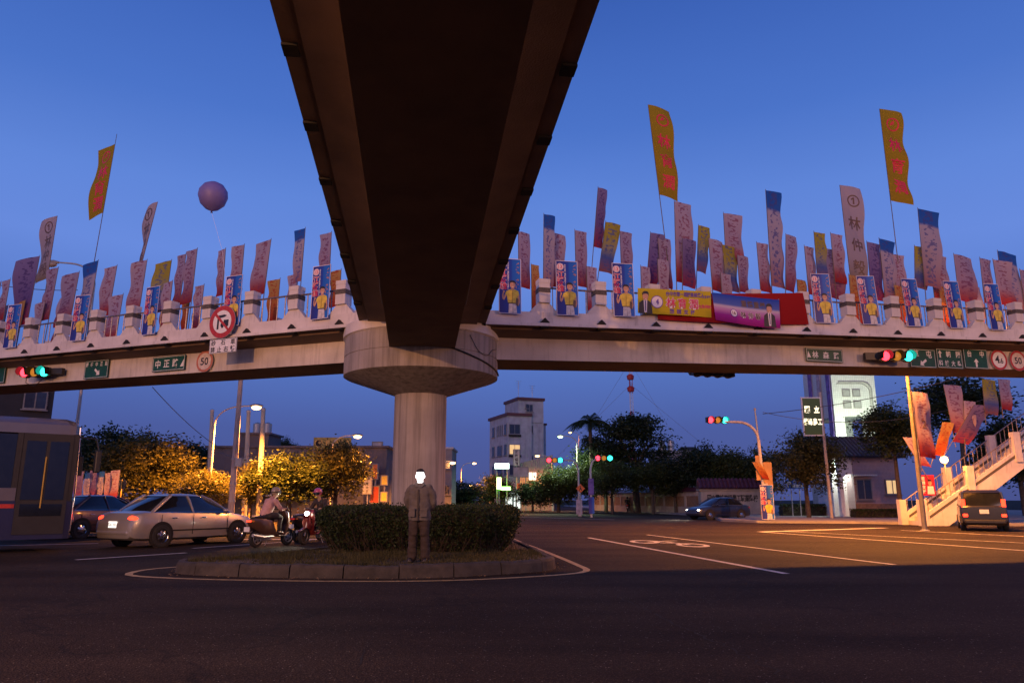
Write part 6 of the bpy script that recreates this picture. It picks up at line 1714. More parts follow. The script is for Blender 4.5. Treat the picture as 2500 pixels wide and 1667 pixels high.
# --- apartment block
Y = 110; c0 = at(1240, 1100, Y); yaw = radians(20)
apt = thing('apartment_building', 'grey white apartment block with a stair tower and maroon roof trim', 'building', (c0.x, Y, 0), yaw)
hz = at(1240, 1014, Y).z; ht = at(1290, 977, Y + 1.5).z; Wf, Dp = 5.5, 8.6
MB().box((1.9, Dp / 2, hz / 2), (3.8, Dp, hz)).build('wall', M['plaster'], apt)
MB().box((3.85, 3.4, ht / 2), (4.1, 6.0, ht)).build('stair_tower', M['plaster'], apt)
MB().box((1.8, Dp / 2, hz + .2), (4.1, Dp + .5, .42)).build('roof_trim', M['trim_red'], apt)
MB().box((3.85, 3.4, ht + .2), (4.5, 6.4, .42)).build('roof_trim', M['trim_red'], apt)
MB().box((6.4, 5.0, (hz - 1) / 2), (1.5, 5, hz - 1)).build('side_wing', M['plaster'], apt); MB().box((6.4, 5.0, hz - .85), (1.8, 5.3, .3)).build('roof_trim', M['trim_red'], apt)
fl_ = [hz - 2.0 - 3.0 * k for k in range(4)]
for k, z in enumerate(fl_):
    for j, yy in enumerate((1.0, 3.6, 6.6)):
        if k == 0 and j == 1:
            for q in range(4): win(apt, -.03, z, .42, 1.7, 2.4 + q * .8, rot=-pi / 2, sill=False)
        else: win(apt, -.03, z, (1.1, 2.2, 1.2)[j], 1.6, yy, rot=-pi / 2)
    # balcony recess on the front
    o = win(apt, 1.05, z, 1.75, 1.5, -.03, lit=M['pane_lit'] if k == 1 else None, name='balcony')
    MB().box((0, -.12, -.98), (1.9, .25, .28)).build('balcony_rail', M['dark'], o)
for z in (hz + 2.2 - .9, hz - 1.9, hz - 6.4, hz - 10.2): win(apt, 3.6, z, 1.1, 1.15, .37)
win(apt, 3.2, ht - .9, .5, .7, .37)
for z in (hz - .9, hz + 2.4): MB().box((3.9, .37, z), (3.4, .06, .08)).build('string_course', M['plaster_w'], apt)
for x, y, h in ((2.6, 2.5, 3.2), (4.9, 2.5, 2.6)):
    m_ = MB(); m_.tube([(x, y, ht + .3), (x, y, ht + h)], .035, 5)
    for k in range(4): m_.tube([(x - .5 + k * .1, y, ht + h - .35 * k), (x + .5 - k * .1, y, ht + h - .35 * k)], .02, 4)
    m_.build('antenna', M['steel'], apt)
# --- shop row under the apartment block
Y = 98
def lit_box(name, label, cat, u0, v0, u1, v1, Y, m, text=None, tm=None, depth=.3, vertical=False, post=True, back=None):
    a, b = at(u0, v0, Y), at(u1, v1, Y); w, h = b.x - a.x, a.z - b.z
    t = thing(name, label, cat, ((a.x + b.x) / 2, Y, b.z))
    MB().box((0, 0, h / 2), (w, depth, h)).build('face', m, t)
    fr_ = MB()
    for x, z, sx, sz in ((0, -.04, w + .16, .08), (0, h + .04, w + .16, .08), (-w / 2 - .04, h / 2, .08, h), (w / 2 + .04, h / 2, .08, h)): fr_.box((x, 0, z), (sx, depth + .06, sz))
    fr_.build('frame', M['frame'], t)
    if text:
        pr = MB()
        if vertical: pr.vtext(text, 0, h, min(w * .8, h / len(text) * .85), h / len(text), 0, -depth / 2 - .02, .02)
        else:
            for i, ch in enumerate(text): pr.text(ch, -w / 2 + w * (i + .5) / len(text), h / 2, min(h * .7, w / len(text) * .85), 0, -depth / 2 - .02, .02)
        pr.build('lettering', tm or M['signblack'], t)
    if post:
        for s in ((-.35, .35) if w > 1 else (0,)): MB().tube([(s * w, depth * .3, -b.z), (s * w, depth * .3, .1)], .06, 6).build('post', M['steel'], t)
    return t
M['sign_lit'] = glow('white_sign_box', (.80, 1.0, .97), 4.0); M['neon'] = glow('green_neon', (.25, 1.0, .12), 14.0)
lit_box('lit_sign', 'white glowing sign box in front of the apartment block', 'sign', 1208, 1131, 1243, 1144, 94, M['sign_lit'])
lit_box('vertical_sign', 'vertical pale shop sign with dark characters 鴻隆燈飾 on the apartment block', 'sign', 1254, 1098, 1268, 1136, 95, mat('sign_cream', (.42, .36, .34), .6, .15, emit=.06), '鴻隆燈飾', vertical=True)
lit_box('billboard', 'grey billboard with a faint portrait below the vertical shop sign', 'billboard', 1254, 1141, 1289, 1163, 92, mat('billboard_grey', (.34, .29, .29), .6, .3, 1.5, emit=.05))
ng = thing('neon_sign', 'bright green neon sign shaped like an angle at the shop corner', 'sign', (at(1212, 1195, 93).x, 93, at(1212, 1195, 93).z))
kx = 93 / FPX
MB().box((6 * kx, 0, 15 * kx), (11 * kx, .25, 28 * kx)).build('upright_tube', M['neon'], ng, bevel=.08); MB().box((22 * kx, 0, 3 * kx), (24 * kx, .25, 8 * kx)).build('flat_tube', M['neon'], ng, bevel=.08)
MB().tube([(6 * kx, .1, -at(1212, 1195, 93).z), (6 * kx, .1, .2)], .06, 6).build('post', M['steel'], ng)
shop = thing('shop', 'small lit shop with a red fascia at the end of the road', 'shop', (at(1270, 1225, 100).x, 100, 0))
MB().box((0, 2.5, 2.2), (5.2, 5, 4.4)).build('wall', M['plaster'], shop); MB().box((.2, -.5, 2.5), (5.0, 1.2, .12)).build('awning', M['steel'], shop)
MB().box((.6, -.12, 3.1), (2.4, .2, .7)).build('fascia', mat('shop_red', (.45, .06, .02), .5, .2, emit=.3, ecol=(1, .2, .05)), shop)
for x in (-1.5, -.4, .8): MB().box((x, -.03, 1.25), (.85, .06, 2.0)).build('shop_window', M['pane_white'], shop)
sd = thing('metal_shed', 'corrugated metal shed lit warm beside the apartment block', 'shed', (at(1312, 1200, 96).x, 96, 0))
rid = []
for k in range(36): rid += [(-2.2 + k * .12, 0 if k % 2 else -.06)]
top_z = at(1312, 1130, 96).z
mbs = MB(); vs = [(x, y, 0) for x, y in rid] + [(x, y, top_z + (x + 2.2) * .25) for x, y in rid]; n = len(rid)
mbs.add(vs, [(i, i + 1, i + 1 + n, i + n) for i in range(n - 1)]); mbs.build('cladding', mat('tin_cladding', (.42, .34, .29), .5, .15, 2, metal=.2), sd)
MB().box((0, 2.0, top_z / 2), (4.2, 3.9, top_z - .05)).build('frame', M['plaster'], sd); win(sd, -.6, top_z * .72, 1.1, 1.1, -.08, M['pane_white'])
# --- buildings far behind the wall trees
fb = thing('far_building', 'far white building with two roof tanks behind the school trees', 'building', (at(1645, 1110, 190).x, 190, 0))
z1 = at(1645, 1104, 190).z
MB().box((0, 5, z1 / 2), (9, 10, z1)).build('wall', M['plaster_w'], fb); MB().box((0, 5, z1 + .2), (9.6, 10.6, .5)).build('roof', M['plaster'], fb)
for x in (-2.6, -.2): MB().lathe([(.9, 0), (.9, 2.6), (.3, 3.0)], 14, (x, 2, z1 + .4)).build('roof_tank', M['steel'], fb, smooth=40)
for x in (-3, -1, 1, 3): win(fb, x, z1 - 2, 1.1, 1.3, -.05)
fh = thing('far_house', 'far house with a dark hipped roof behind the school trees', 'house', (at(1690, 1110, 195).x, 195, 0))
z2 = at(1690, 1118, 195).z
MB().box((0, 4, z2 / 2), (9, 8, z2)).build('wall', M['plaster'], fh)
MB().add([(-5, -.6, z2), (5, -.6, z2), (5, 8.6, z2), (-5, 8.6, z2), (-1.8, 4, z2 + 3.2), (1.8, 4, z2 + 3.2)], [(0, 1, 5, 4), (1, 2, 5), (2, 3, 4, 5), (3, 0, 4)]).build('roof', M['plaster_d'], fh)
for x in (-2.5, 0, 2.5): win(fh, x, z2 - 2, 1.1, 1.3, -.05)
eb = thing('orange_building', 'narrow building lit orange right behind the pier', 'building', (at(1080, 1200, 78).x, 78, 0))
z3 = at(1090, 1096, 78).z
MB().box((0, 3, z3 / 2), (1.9, 6, z3)).build('wall', M['plaster_w'], eb)
for k in range(2): win(eb, .4, z3 - 1.6 - 2.6 * k, .8, 1.0, -.05)
MB().box((0, 3, z3 + .1), (2.2, 6.3, .2)).build('roof', M['plaster'], eb)
# --- radio mast
Y = 210; pm_ = at(1543, 1040, Y)
mast = thing('radio_mast', 'thin red and white lattice radio mast with guy wires above the pine', 'mast', (pm_.x, Y, 0))
mz = at(1541, 845, Y).z; m1 = MB(); m2 = MB(); zz = 0; k = 0
while zz < mz:
    tgt = (m1, m2)[(k // 4) % 2]
    for i in range(3):
        a0, a1 = 2 * pi * i / 3, 2 * pi * (i + 1) / 3; r0 = .55
        tgt.tube([(r0 * cos(a0), r0 * sin(a0), zz), (r0 * cos(a0), r0 * sin(a0), zz + 1.3)], .07, 4, cap=False); tgt.tube([(r0 * cos(a0), r0 * sin(a0), zz), (r0 * cos(a1), r0 * sin(a1), zz + 1.3)], .045, 4, cap=False)
        tgt.tube([(r0 * cos(a0), r0 * sin(a0), zz + 1.3), (r0 * cos(a1), r0 * sin(a1), zz + 1.3)], .045, 4, cap=False)
    zz += 1.3; k += 1
m1.build('red_section', M['signred'], mast); m2.build('white_section', M['signwhite'], mast)
for v in (949, 920): MB().lathe([(.9, -.8), (1.1, .3), (.5, .8)], 8, (0, 0, at(1543, v, Y).z)).build('platform', M['signred'], mast)
for sx, sy, zt in ((22, 10, .9), (-22, 10, .9), (30, -10, .75), (-30, -10, .75)): MB().tube([(0, 0, mz * zt), (sx, sy, 5)], .035, 4).build('guy_wire', M['steel'], mast)

# ================================================================== school: wall, name wall, gate tower, gatehouse
M['tile_maroon'] = mat('maroon_roof_tile', (.085, .022, .032), .45, .35, 7)
M['tile_brown'] = mat('brown_roof_tile', (.075, .045, .042), .5, .35, 7)
M['wall_cream'] = stained('cream_wall', (.42, .34, .26), amount=.3, streak=(.6, .6, .2))
M['brick_tan'] = mat('tan_brick_panel', (.26, .15, .08), .8, .25, 6, .3, 40)
def roof_tiles(parent, x0, x1, y0, z0, y1, z1, m, step=.33, rows=1, name='roof_tile'):
    """half-round tile runs from eave (y0, z0) to ridge (y1, z1), one object per run"""
    me = MB(); n = 6; d = Vector((0, y1 - y0, z1 - z0)); nr = Vector((0, -(z1 - z0), y1 - y0)).normalized()
    rr = step * .40
    rings = []
    for e in (0, .333, .334, .666, .667, 1):
        k = 1.0 - .12 * ((e * 3) % 1 > .5)
        p = d * e; rings.append([(rr * cos(pi * i / n), p.y + nr.y * rr * k * sin(pi * i / n), p.z + nr.z * rr * k * sin(pi * i / n)) for i in range(n + 1)])
    me.loft(rings, closed=False, cap=False); mesh_ = me.mesh(name, [m], 50)
    k = 0
    while x0 + k * step < x1:
        link(name, mesh_, parent, (x0 + (k + .5) * step, y0, z0)); k += 1
A_, B_ = Vector((at(1450, 1230, 96).x, 96, 0)), Vector((at(1702, 1230, 68).x, 68, 0))
dv = B_ - A_; wl_yaw = atan2(dv.y, dv.x); Lw = dv.length
sw_ = thing('school_wall', 'long low boundary wall with maroon tile coping in front of the trees', 'wall', A_, wl_yaw)
MB().box((Lw / 2, .15, .35), (Lw, .34, .7)).build('plinth', M['wall_cream'], sw_); MB().box((Lw / 2, .15, 1.86), (Lw, .32, .42)).build('upper_band', M['wall_cream'], sw_)
npan = 12
for k in range(npan):
    x = Lw * (k + .5) / npan; MB().box((x, .15, 1.18), (Lw / npan - .42, .22, .95)).build('brick_panel', M['brick_tan'], sw_); MB().box((Lw * k / npan, .15, 1.18), (.40, .34, .95)).build('pilaster', M['wall_cream'], sw_)
MB().prism([(-.42, 0), (.42, 0), (.0, .36)], 0, Lw, M=Matrix.Translation((0, .15, 2.075)) @ Matrix.Rotation(-pi / 2, 4, 'Z')).build('tile_coping', M['tile_maroon'], sw_, fix=True)
Y = 64; a, b = at(1712, 1230, Y), at(1868, 1230, Y); Wn = b.x - a.x
nw = thing('school_name_wall', 'wall with a maroon tiled roof carrying the school name in dark characters', 'wall', (a.x, Y, 0))
MB().box((Wn / 2, .4, 1.05), (Wn, .8, 2.1)).build('wall', M['wall_cream'], nw); MB().box((Wn / 2, .4, 2.16), (Wn + .3, 1.1, .14)).build('cornice', M['wall_cream'], nw)
for i, ch in enumerate('國立霧峰高級農工職業學校'): 
    vs, fs = text_geo(ch, .02); lt = MB()
    lt.add([(x * .40, -.03, z * .62) for x, z in vs], fs).build('letter', M['dark'], nw, (Wn * .13 + Wn * .066 * i, 0, 1.45))
roof_tiles(nw, -.2, Wn + .2, -.35, 2.24, .4, 3.05, M['tile_maroon'], .36); MB().prism([(-.40, 0), (.75, 0), (0.0, .80)], -.2, Wn + .2, M=Matrix.Translation((0, .4, 2.24)) @ Matrix.Rotation(-pi / 2, 4, 'Z')).build('roof', M['tile_maroon'], nw, fix=True)
# gate tower
M['ban_violet'] = mat('violet_banner_cloth', (.16, .11, .34), .8, .45, 2.5); M['ban_pale'] = mat('pale_banner_cloth', (.42, .36, .40), .8, .4, 3)
def tiled(name, col, line, scale=3.2):
    m = mat(name, col, .35, .06, 3); nt = m.node_tree; b = nt.nodes['Principled BSDF']; base = b.inputs['Base Color'].links[0].from_socket
    tc = _n(nt, 'ShaderNodeTexCoord'); br = _n(nt, 'ShaderNodeTexBrick'); br.offset = 0; br.inputs['Scale'].default_value = scale; br.inputs['Mortar Size'].default_value = .025; br.inputs['Brick Width'].default_value = .5; br.inputs['Row Height'].default_value = .5
    sp = _n(nt, 'ShaderNodeSeparateXYZ'); cb_ = _n(nt, 'ShaderNodeCombineXYZ'); ad = _n(nt, 'ShaderNodeMath', operation='ADD')
    nt.links.new(tc.outputs['Object'], sp.inputs[0]); nt.links.new(sp.outputs[0], ad.inputs[0]); nt.links.new(sp.outputs[1], ad.inputs[1]); nt.links.new(ad.outputs[0], cb_.inputs[0]); nt.links.new(sp.outputs[2], cb_.inputs[1])
    nt.links.new(cb_.outputs[0], br.inputs['Vector']); br.inputs['Color1'].default_value = (1, 1, 1, 1); br.inputs['Color2'].default_value = (.93, .93, .93, 1); br.inputs['Mortar'].default_value = (*line, 1)
    mu = _n(nt, 'ShaderNodeMix', data_type='RGBA', blend_type='MULTIPLY'); mu.inputs[0].default_value = 1; nt.links.new(base, mu.inputs[6]); nt.links.new(br.outputs[0], mu.inputs[7]); nt.links.new(mu.outputs[2], b.inputs['Base Color'])
    return m
M['tile_white'] = tiled('white_facade_tile', (.62, .64, .58), (.5, .52, .47)); M['tile_side'] = tiled('shaded_facade_tile', (.45, .40, .42), (.6, .55, .6)); M['groove'] = mat('groove_grey', (.28, .29, .26), .7, .1)
Y = 62; gx0, gx1 = at(2036, 1000, Y).x, at(2142, 1000, Y).x
gt = thing('gate_tower', 'tall white tiled school gate tower with four square windows over an open portal', 'tower', ((gx0 + gx1) / 2, Y, 0))
hw = (gx1 - gx0) / 2; zt = at(2080, 862, Y).z; zo1 = at(2080, 1016, Y).z; D_ = 6.0
MB().box((0, D_ / 2, (zt + zo1) / 2), (2 * hw, D_, zt - zo1)).build('upper_block', M['tile_white'], gt)
lw_ = .85
for x in (-hw + lw_ / 2, hw - lw_ / 2):
    for y in (.6, D_ - .6): MB().box((x, y, zo1 / 2), (lw_, 1.2, zo1)).build('leg', M['tile_white'], gt)
gv = MB(); pts = []
r0 = .75; xa, xb, za, zb_ = -hw + .55, hw - .35, at(2080, 1010, Y).z, at(2080, 932, Y).z
path = [(xa, -.02, zb_), (xb - r0, -.02, zb_)] + [(xb - r0 + r0 * sin(a_), -.02, zb_ - r0 + r0 * cos(a_)) for a_ in [pi / 2 * k / 8 for k in range(1, 9)]] + [(xb, -.02, za)]
gv.tube(path, .07, 6); gv.tube([(p[0] - .16, p[1], p[2] - .16) for p in path], .04, 6); gv.build('moulding', M['groove'], gt)
for u, v in ((2063, 959), (2088, 959), (2066, 987), (2091, 987)):
    q = at(u + 2, v, Y); o = win(gt, q.x - (gx0 + gx1) / 2, q.z, .66, .66, -.02, M['groove'], sill=False); 
for k, (u, c) in enumerate(((1978, M['ban_violet']), (1998, M['ban_pale']), (2016, M['ban_violet']))):
    q = k * 1.9 + .7
    MB().box((-hw - .06, D_ - .9 - q, zt * .66), (.05, .75, zt * .62)).build('hanging_banner', c, gt)
    MB().box((-hw - .06, D_ - .9 - q - .0, zt * .66 + zt * .31), (.12, .8, .06)).build('banner_bar', M['steel'], gt)
MB().box((-hw + .4, -.03, 1.7), (.5, .04, 1.6)).build('notice', M['signred'], gt)
# gatehouse
Y = 55; a, b = at(2052, 1200, Y), at(2196, 1200, Y); Wg = b.x - a.x; ze = at(2120, 1122, Y).z; zr = at(2120, 1076, Y + 2).z
gh = thing('gatehouse', 'small tiled gatehouse with a brown pan-tile roof and a lit porch', 'gatehouse', (a.x, Y, .13))
M['tile_pink'] = tiled('pink_wall_tile', (.40, .30, .30), (.5, .45, .45), 5.0)
MB().box((Wg * .62, 2, ze / 2), (Wg * .76, 4, ze)).build('wall', M['tile_pink'], gh)
MB().box((Wg * .12, 2.6, ze / 2), (Wg * .26, 2.8, ze)).build('porch_wall', M['white'], gh)
MB().box((Wg * .62, -.02, .45), (Wg * .77, .06, .9)).build('plinth', M['brick_tan'], gh)
# porch arch
ar = MB(); pa = [(0, 0), (.28, 0), (.28, ze * .62)] + [(.28 + .55 * (1 - cos(pi / 2 * k / 6)), ze * .62 + .42 * sin(pi / 2 * k / 6)) for k in range(1, 7)] + [(Wg * .26, ze * .62 + .42), (Wg * .26, ze), (0, ze)]
ar.prism(pa, .05, .45).build('porch_arch', M['white'], gh, fix=True)
MB().box((Wg * .13, 1.2, ze - .10), (Wg * .22, .3, .06)).build('porch_lamp', M['pane_white'], gh); lamp('light', (Wg * .13, .75, ze - .35), 520, (.92, 1, .9), .12, gh)
win(gh, Wg * .40, ze * .46, 1.15, 1.5, -.05); o = MB().box((Wg * .40, -.35, ze * .46 + 1.0), (1.5, .75, .10)); o.build('window_awning', M['tile_white'], gh)
win(gh, Wg * .88, ze * .50, 1.0, 1.1, -.05, M['pane_lit'])
MB().prism([(-.65, 0), (4.7, 0), (2.0, zr - ze)], -.5, Wg + .5, M=Matrix.Translation((0, 0, ze)) @ Matrix.Rotation(pi / 2, 4, 'Z') @ Matrix.Scale(-1, 4, (0, 1, 0))).build('roof', M['tile_brown'], gh, fix=True)
roof_tiles(gh, -.5, Wg + .5, -.65, ze + .03, 2.0, zr + .03, M['tile_brown'], .30)
MB().tube([(-.5, 2.0, zr + .08), (Wg + .5, 2.0, zr + .08)], .13, 8).build('ridge', M['tile_brown'], gh)
# floodlight on the gatehouse roof, aimed at the tower
fl = thing('floodlight', 'small floodlight on the gatehouse roof aimed at the gate tower', 'lamp', ((gx0 + gx1) / 2 - .6, Y + 2.0, zr + .30), 0)
MB().box((0, .0, .22), (.36, .18, .28)).build('housing', M['black'], fl, bevel=.02); MB().box((0, .10, .24), (.30, .02, .22)).build('lens', M['mercury_on'], fl); MB().box((0, 0, .04), (.3, .2, .08)).build('foot', M['steel'], fl)
lamp('light', (0, .30, .30), 2300, (.86, 1, .78), .1, fl, 'SPOT', radians(110), (radians(90 + 38), 0, 0))
# low green hedge and planter in front of the school
for i, (u0, u1, Yh, h) in enumerate(((1905, 2012, 58, .9), (2080, 2200, 52, .6))):
    x0, x1 = at(u0, 1240, Yh).x, at(u1, 1240, Yh).x
    hg = thing('low_hedge', ('clipped low hedge under the blue parking sign', 'clipped low hedge in front of the gatehouse')[i], 'hedge', ((x0 + x1) / 2, Yh, .1))
    vs, fs = [], []; rr = random.Random(i)
    for k in range(5000): leaf(vs, fs, Vector((rr.uniform(x0, x1) - (x0 + x1) / 2, rr.uniform(-.5, .5), h * rr.random() ** .6)), rr.uniform(.08, .15), rr)
    MB().add(vs, fs).build('foliage', M['leaf_mid'], hg, kind='stuff'); MB().box((0, 0, h * .4), ((x1 - x0) * .98, .8, h * .8)).build('branch_core', M['twig'], hg)

# ================================================================== signs and signals on posts
# green school sign on its post
Y = 50; pt = at(2015, 968, Y); pbse = at(2033, 1280, Y)
ss = thing('school_sign', 'green black school sign with glowing white characters on a tall post', 'sign', (at(2030, 1250, Y).x, Y, 0))
x_top = pt.x - at(2030, 1250, Y).x
MB().tube([(0, 0, 0), (-.05, 0, pt.z * .5), (-.08, 0, pt.z + .3)], [.11, .10, .09], 10).build('post', M['polerust'], ss)
q0, q1 = at(1961, 970, Y), at(2017, 1064, Y); w, h = q1.x - q0.x, q0.z - q1.z; cx = -.1 - w / 2; cz = (q0.z + q1.z) / 2
MB().box((cx, -.02, cz), (w, .16, h)).build('frame', M['signwhite'], ss)
MB().box((cx, -.105, cz), (w * .90, .02, h * .94)).build('panel', mat('sign_dark_green', (.02, .035, .012), .5, .2, emit=.05, ecol=(.5, .6, .2)), ss, bevel=.008)
M['letter_lit'] = glow('lit_letter', (1.0, .92, .62), 1.6)
pr = MB()
for ch, x, z, s in (('國', -.24, .18, .36), ('立', .24, .18, .36), ('霧', -.36, -.14, .34), ('峰', -.12, -.14, .34), ('農', .12, -.14, .34), ('工', .36, -.14, .34)): pr.text(ch, cx + x * w, cz + z * h, s * w * 1.05, 0, -.125, .03, .62 if z < 0 else .8, )
pr.build('lettering', M['letter_lit'], ss)
for z in (cz + h * .4, cz - h * .4): MB().box((-.06, 0, z), (.16, .06, .06)).build('bracket', M['steel'], ss)
# blue parking sign
Y = 56; a, b = at(1920, 1171, Y), at(1962, 1192, Y); w, h = b.x - a.x, a.z - b.z
ps = thing('parking_sign', 'blue parking sign with a white P on two posts under the olive tree', 'sign', ((a.x + b.x) / 2, Y, .1))
MB().box((0, 0, b.z + h / 2 - .1), (w, .05, h)).build('panel', M['signblue'], ps)
pr = MB(); M2 = Matrix.Translation((0, 0, b.z + h / 2 - .1)); pr.text('P', -w * .36, 0, h * .85, 0, -.03, .05, M=M2); 
for i, ch in enumerate('來賓停車場'): pr.text(ch, (-.02 + .24 * (i if i < 2 else i - 2)) * w if i < 2 else (-.1 + .22 * (i - 2)) * w, (.22 if i < 2 else -.22) * h, h * .42, 0, -.03, .03, M=M2)
pr.build('lettering', M['signwhite'], ps)
for s in (-.25, .25): MB().tube([(s * w, .05, 0), (s * w, .05, b.z)], .035, 6).build('post', M['steel'], ps)
# mast arm signal on the right, with its poster and boards
Y = 45; g = Vector((at(1872, 1270, Y).x, Y, 0))
ma = thing('signal_mast', 'curved mast arm of the traffic light standing on the right pavement', 'signal mast', g)
zt_ = at(1858, 1030, Y).z; xr = at(1768, 1026, Y).x - g.x
za = at(1866, 1075, Y).z
pts = [(0, 0, 0), (-.08, 0, za * .55), (-.16, 0, za)] + [(-.16 - 1.15 * (1 - cos(pi / 2 * k / 7)), 0, za + (zt_ - za) * sin(pi / 2 * k / 7)) for k in range(1, 8)] + [(xr, 0, zt_ + .02)]
MB().tube(pts, [.12, .11, .10] + [.085] * 7 + [.06], 10).build('mast', M['polepaint'], ma, smooth=60)
MB().tube([(-.14, 0, za * .98), (-.25, 0, at(1862, 1001, Y).z)], [.06, .05], 8).build('wire_post', M['steel'], ma); MB().lathe([(.07, 0), (.09, .06), (.04, .14)], 10, (-.25, 0, at(1862, 1001, Y).z)).build('cap', M['polerust'], ma)
for v0, v1, w, dx in ((1112, 1172, .16, -.35), (1128, 1190, .32, .22)):
    z0, z1 = at(1870, v1, Y).z, at(1870, v0, Y).z
    MB().box((dx, -.12, (z0 + z1) / 2), (w * 1.6, .04, z1 - z0)).build('notice_board', mat('plywood', (.36, .20, .09), .8, .2, 3), ma)
MB().box((-.06, -.18, at(1870, 1190, Y).z), (.35, .22, .5)).build('control_box', M['steel'], ma)
q = at(1752, 1025, Y)
s_ = signal('traffic light with red, amber and green lamps on the mast arm over the right road', q, radians(12), .19, ('red', 'off', 'green'))
q = at(1874, 1236, Y - .35); poster('blue number 13 campaign poster tied to the signal mast near the ground', Vector((q.x, Y - .35, .13 + 1.05)), radians(6), 1.45, group='blue campaign posters')
wf = at(1850, 1110, Y); 
flag('pale brown flag drooping from the signal mast, blown to the left', Vector((g.x, Y - .2, at(1870, 1180, Y).z)), at(1836, 1128, Y - .2), Vector((1, 0, 0)), .5, 1.1, 'f_orange', None, .03, Vector((0, -1, 0)), 'flags on street posts')
# far signals near the pine
for i, (pu, lu, lv, Y, lab) in enumerate(((1414, 1360, 1123, 62, 'far red and green traffic light left of the dark pine'), (1444, 1468, 1118, 58, 'far red and green traffic light right of the warning sign'))):
    g = Vector((at(pu, 1250, Y).x, Y, 0)); q = at(lu, lv, Y)
    t = thing('signal_mast', ('grey signal post with a long arm beside the orange warning sign', 'grey signal post wrapped with blue posters')[i], 'signal mast', g)
    sgn_ = 1 if q.x > g.x else -1
    MB().tube([(0, 0, 0), (0, 0, q.z - .8), (sgn_ * .15, 0, q.z - .3), (sgn_ * .5, 0, q.z), (q.x - g.x, 0, q.z)], [.10, .085, .075, .06, .05], 8).build('mast', M['steel'], t, smooth=60)
    signal(lab, q + Vector((sgn_ * .2, 0, 0)), radians(0), .19, ('red', 'off', 'green'))
    if i == 1:
        for zz in (.9, 2.3): MB().box((0, -.13, zz), (.42, .03, 1.25)).build('wrap_poster', M['poster_blue'] if zz < 1 else M['ban_violet'], t)
    else:
        MB().box((0, -.14, .75), (.5, .03, 1.2)).build('wrap_poster', M['ban_pale'], t)
def warn(label, u, v, Y, r):
    p = at(u, v, Y); t = thing('warning_sign', label, 'sign', (p.x, Y, 0), 0, 'orange warning signs')
    MB().tube([(0, 0, 0), (0, 0, p.z)], .04, 6).build('post', M['steel'], t)
    MB().prism([(0, -r), (r, 0), (0, r), (-r, 0)], -.06, -.03, M=Matrix.Translation((0, 0, p.z))).build('panel', M['warnorange'], t, fix=True)
    pr = MB(); Mx = Matrix.Translation((0, 0, p.z)); pr.disc((0, r * .42), r * .12, -.065, 0, Mx); pr.poly([(-r * .1, r * .25), (r * .14, r * .2), (r * .3, -r * .42), (r * .14, -r * .42), (0, -r * .1), (-r * .18, -r * .45), (-r * .32, -r * .42), (-r * .1, 0)], -.065, 0, Mx)
    pr.build('pictogram', M['signblack'], t)
warn('orange diamond warning sign with a walking figure near the far signal', 1417, 1192, 60, .36)
warn('small orange diamond sign in front of the lit shop', 1272, 1206, 88, .36)
warn('narrow orange diamond sign left of the far signal', 1320, 1206, 84, .30)
# street side clutter left of the pier
lit_box('shop_sign', 'tall white shop sign with black characters left of the pier', 'sign', 889, 1166, 906, 1204, 60, mat('sign_plain', (.36, .32, .28), .6, .2, emit=.05, ecol=(1, .8, .5)), '小吃大王', vertical=True)
lit_box('shop_sign', 'blank pale signboard high up beside the pier', 'sign', 911, 1080, 931, 1121, 64, mat('sign_blank', (.40, .36, .36), .6, .2))
for i, (u0, v0, u1, v1, nm) in enumerate(((912, 1134, 921, 1168, 'upper'), (906, 1188, 924, 1226, 'lower'))):
    lit_box('red_banner_stand', '%s stand of red and orange street banners left of the pier' % nm, 'banner', u0, v0, u1, v1, 61, mat('banner_orange_red', (.50, .09, .02) if i == 0 else (.42, .02, .015), .6, .2, 3, emit=.10, ecol=(1, .2, .03)))
for i, (u, v) in enumerate(((939, 1172), (938, 1212))):
    lit_box('small_yellow_sign', 'small yellow sign beside the pier, %s of two' % ('upper', 'lower')[i], 'sign', u - 6, v - 10, u + 6, v + 10, 60, mat('sign_yellow', (.55, .36, .03), .6, .2, emit=.08, ecol=(1, .7, .1)))
# plastic delineator posts along the lane
M['delin'] = mat('orange_plastic', (.62, .24, .03), .5, .15); M['delin_w'] = mat('reflective_band', (.75, .66, .45), .4, .1)
for i, (u, Y) in enumerate(((591, 46), (607, 46.5), (709, 48), (726, 47), (753, 49), (762, 48))):
    t = thing('delineator', 'orange plastic lane post with pale bands, %s from the silver sedan' % ORD[i + 1], 'lane post', (at(u, 1270, Y).x, Y, 0), 0, 'orange lane posts')
    MB().lathe([(.13, 0), (.13, .05), (.06, .08), (.055, .78), (.02, .82)], 12).build('post', M['delin'], t, smooth=50)
    for z in (.45, .65): MB().lathe([(.063, -.05), (.063, .05)], 12, (0, 0, z)).build('band', M['delin_w'], t, smooth=50)
# back of a round sign on a yellow post
Y = 39; p = at(297, 1180, Y)
rs = thing('round_sign', 'back of a round traffic sign on a yellow post beside the maroon sedan', 'sign', (p.x, Y, 0))
MB().tube([(0, 0, 0), (0, 0, p.z + .2)], .04, 8).build('post', mat('yellow_post', (.50, .34, .05), .6, .2), rs); MB().lathe([(.24, 0), (.24, .02)], 24, M=Matrix.Translation((0, .05, p.z)) @ Matrix.Rotation(pi / 2, 4, 'X')).build('plate', M['black'], rs)
MB().prism([(-.3, 0), (.3, 0), (0, .5)], .05, .07, M=Matrix.Translation((0, 0, p.z - .85))).build('lower_plate', M['black'], rs, fix=True)
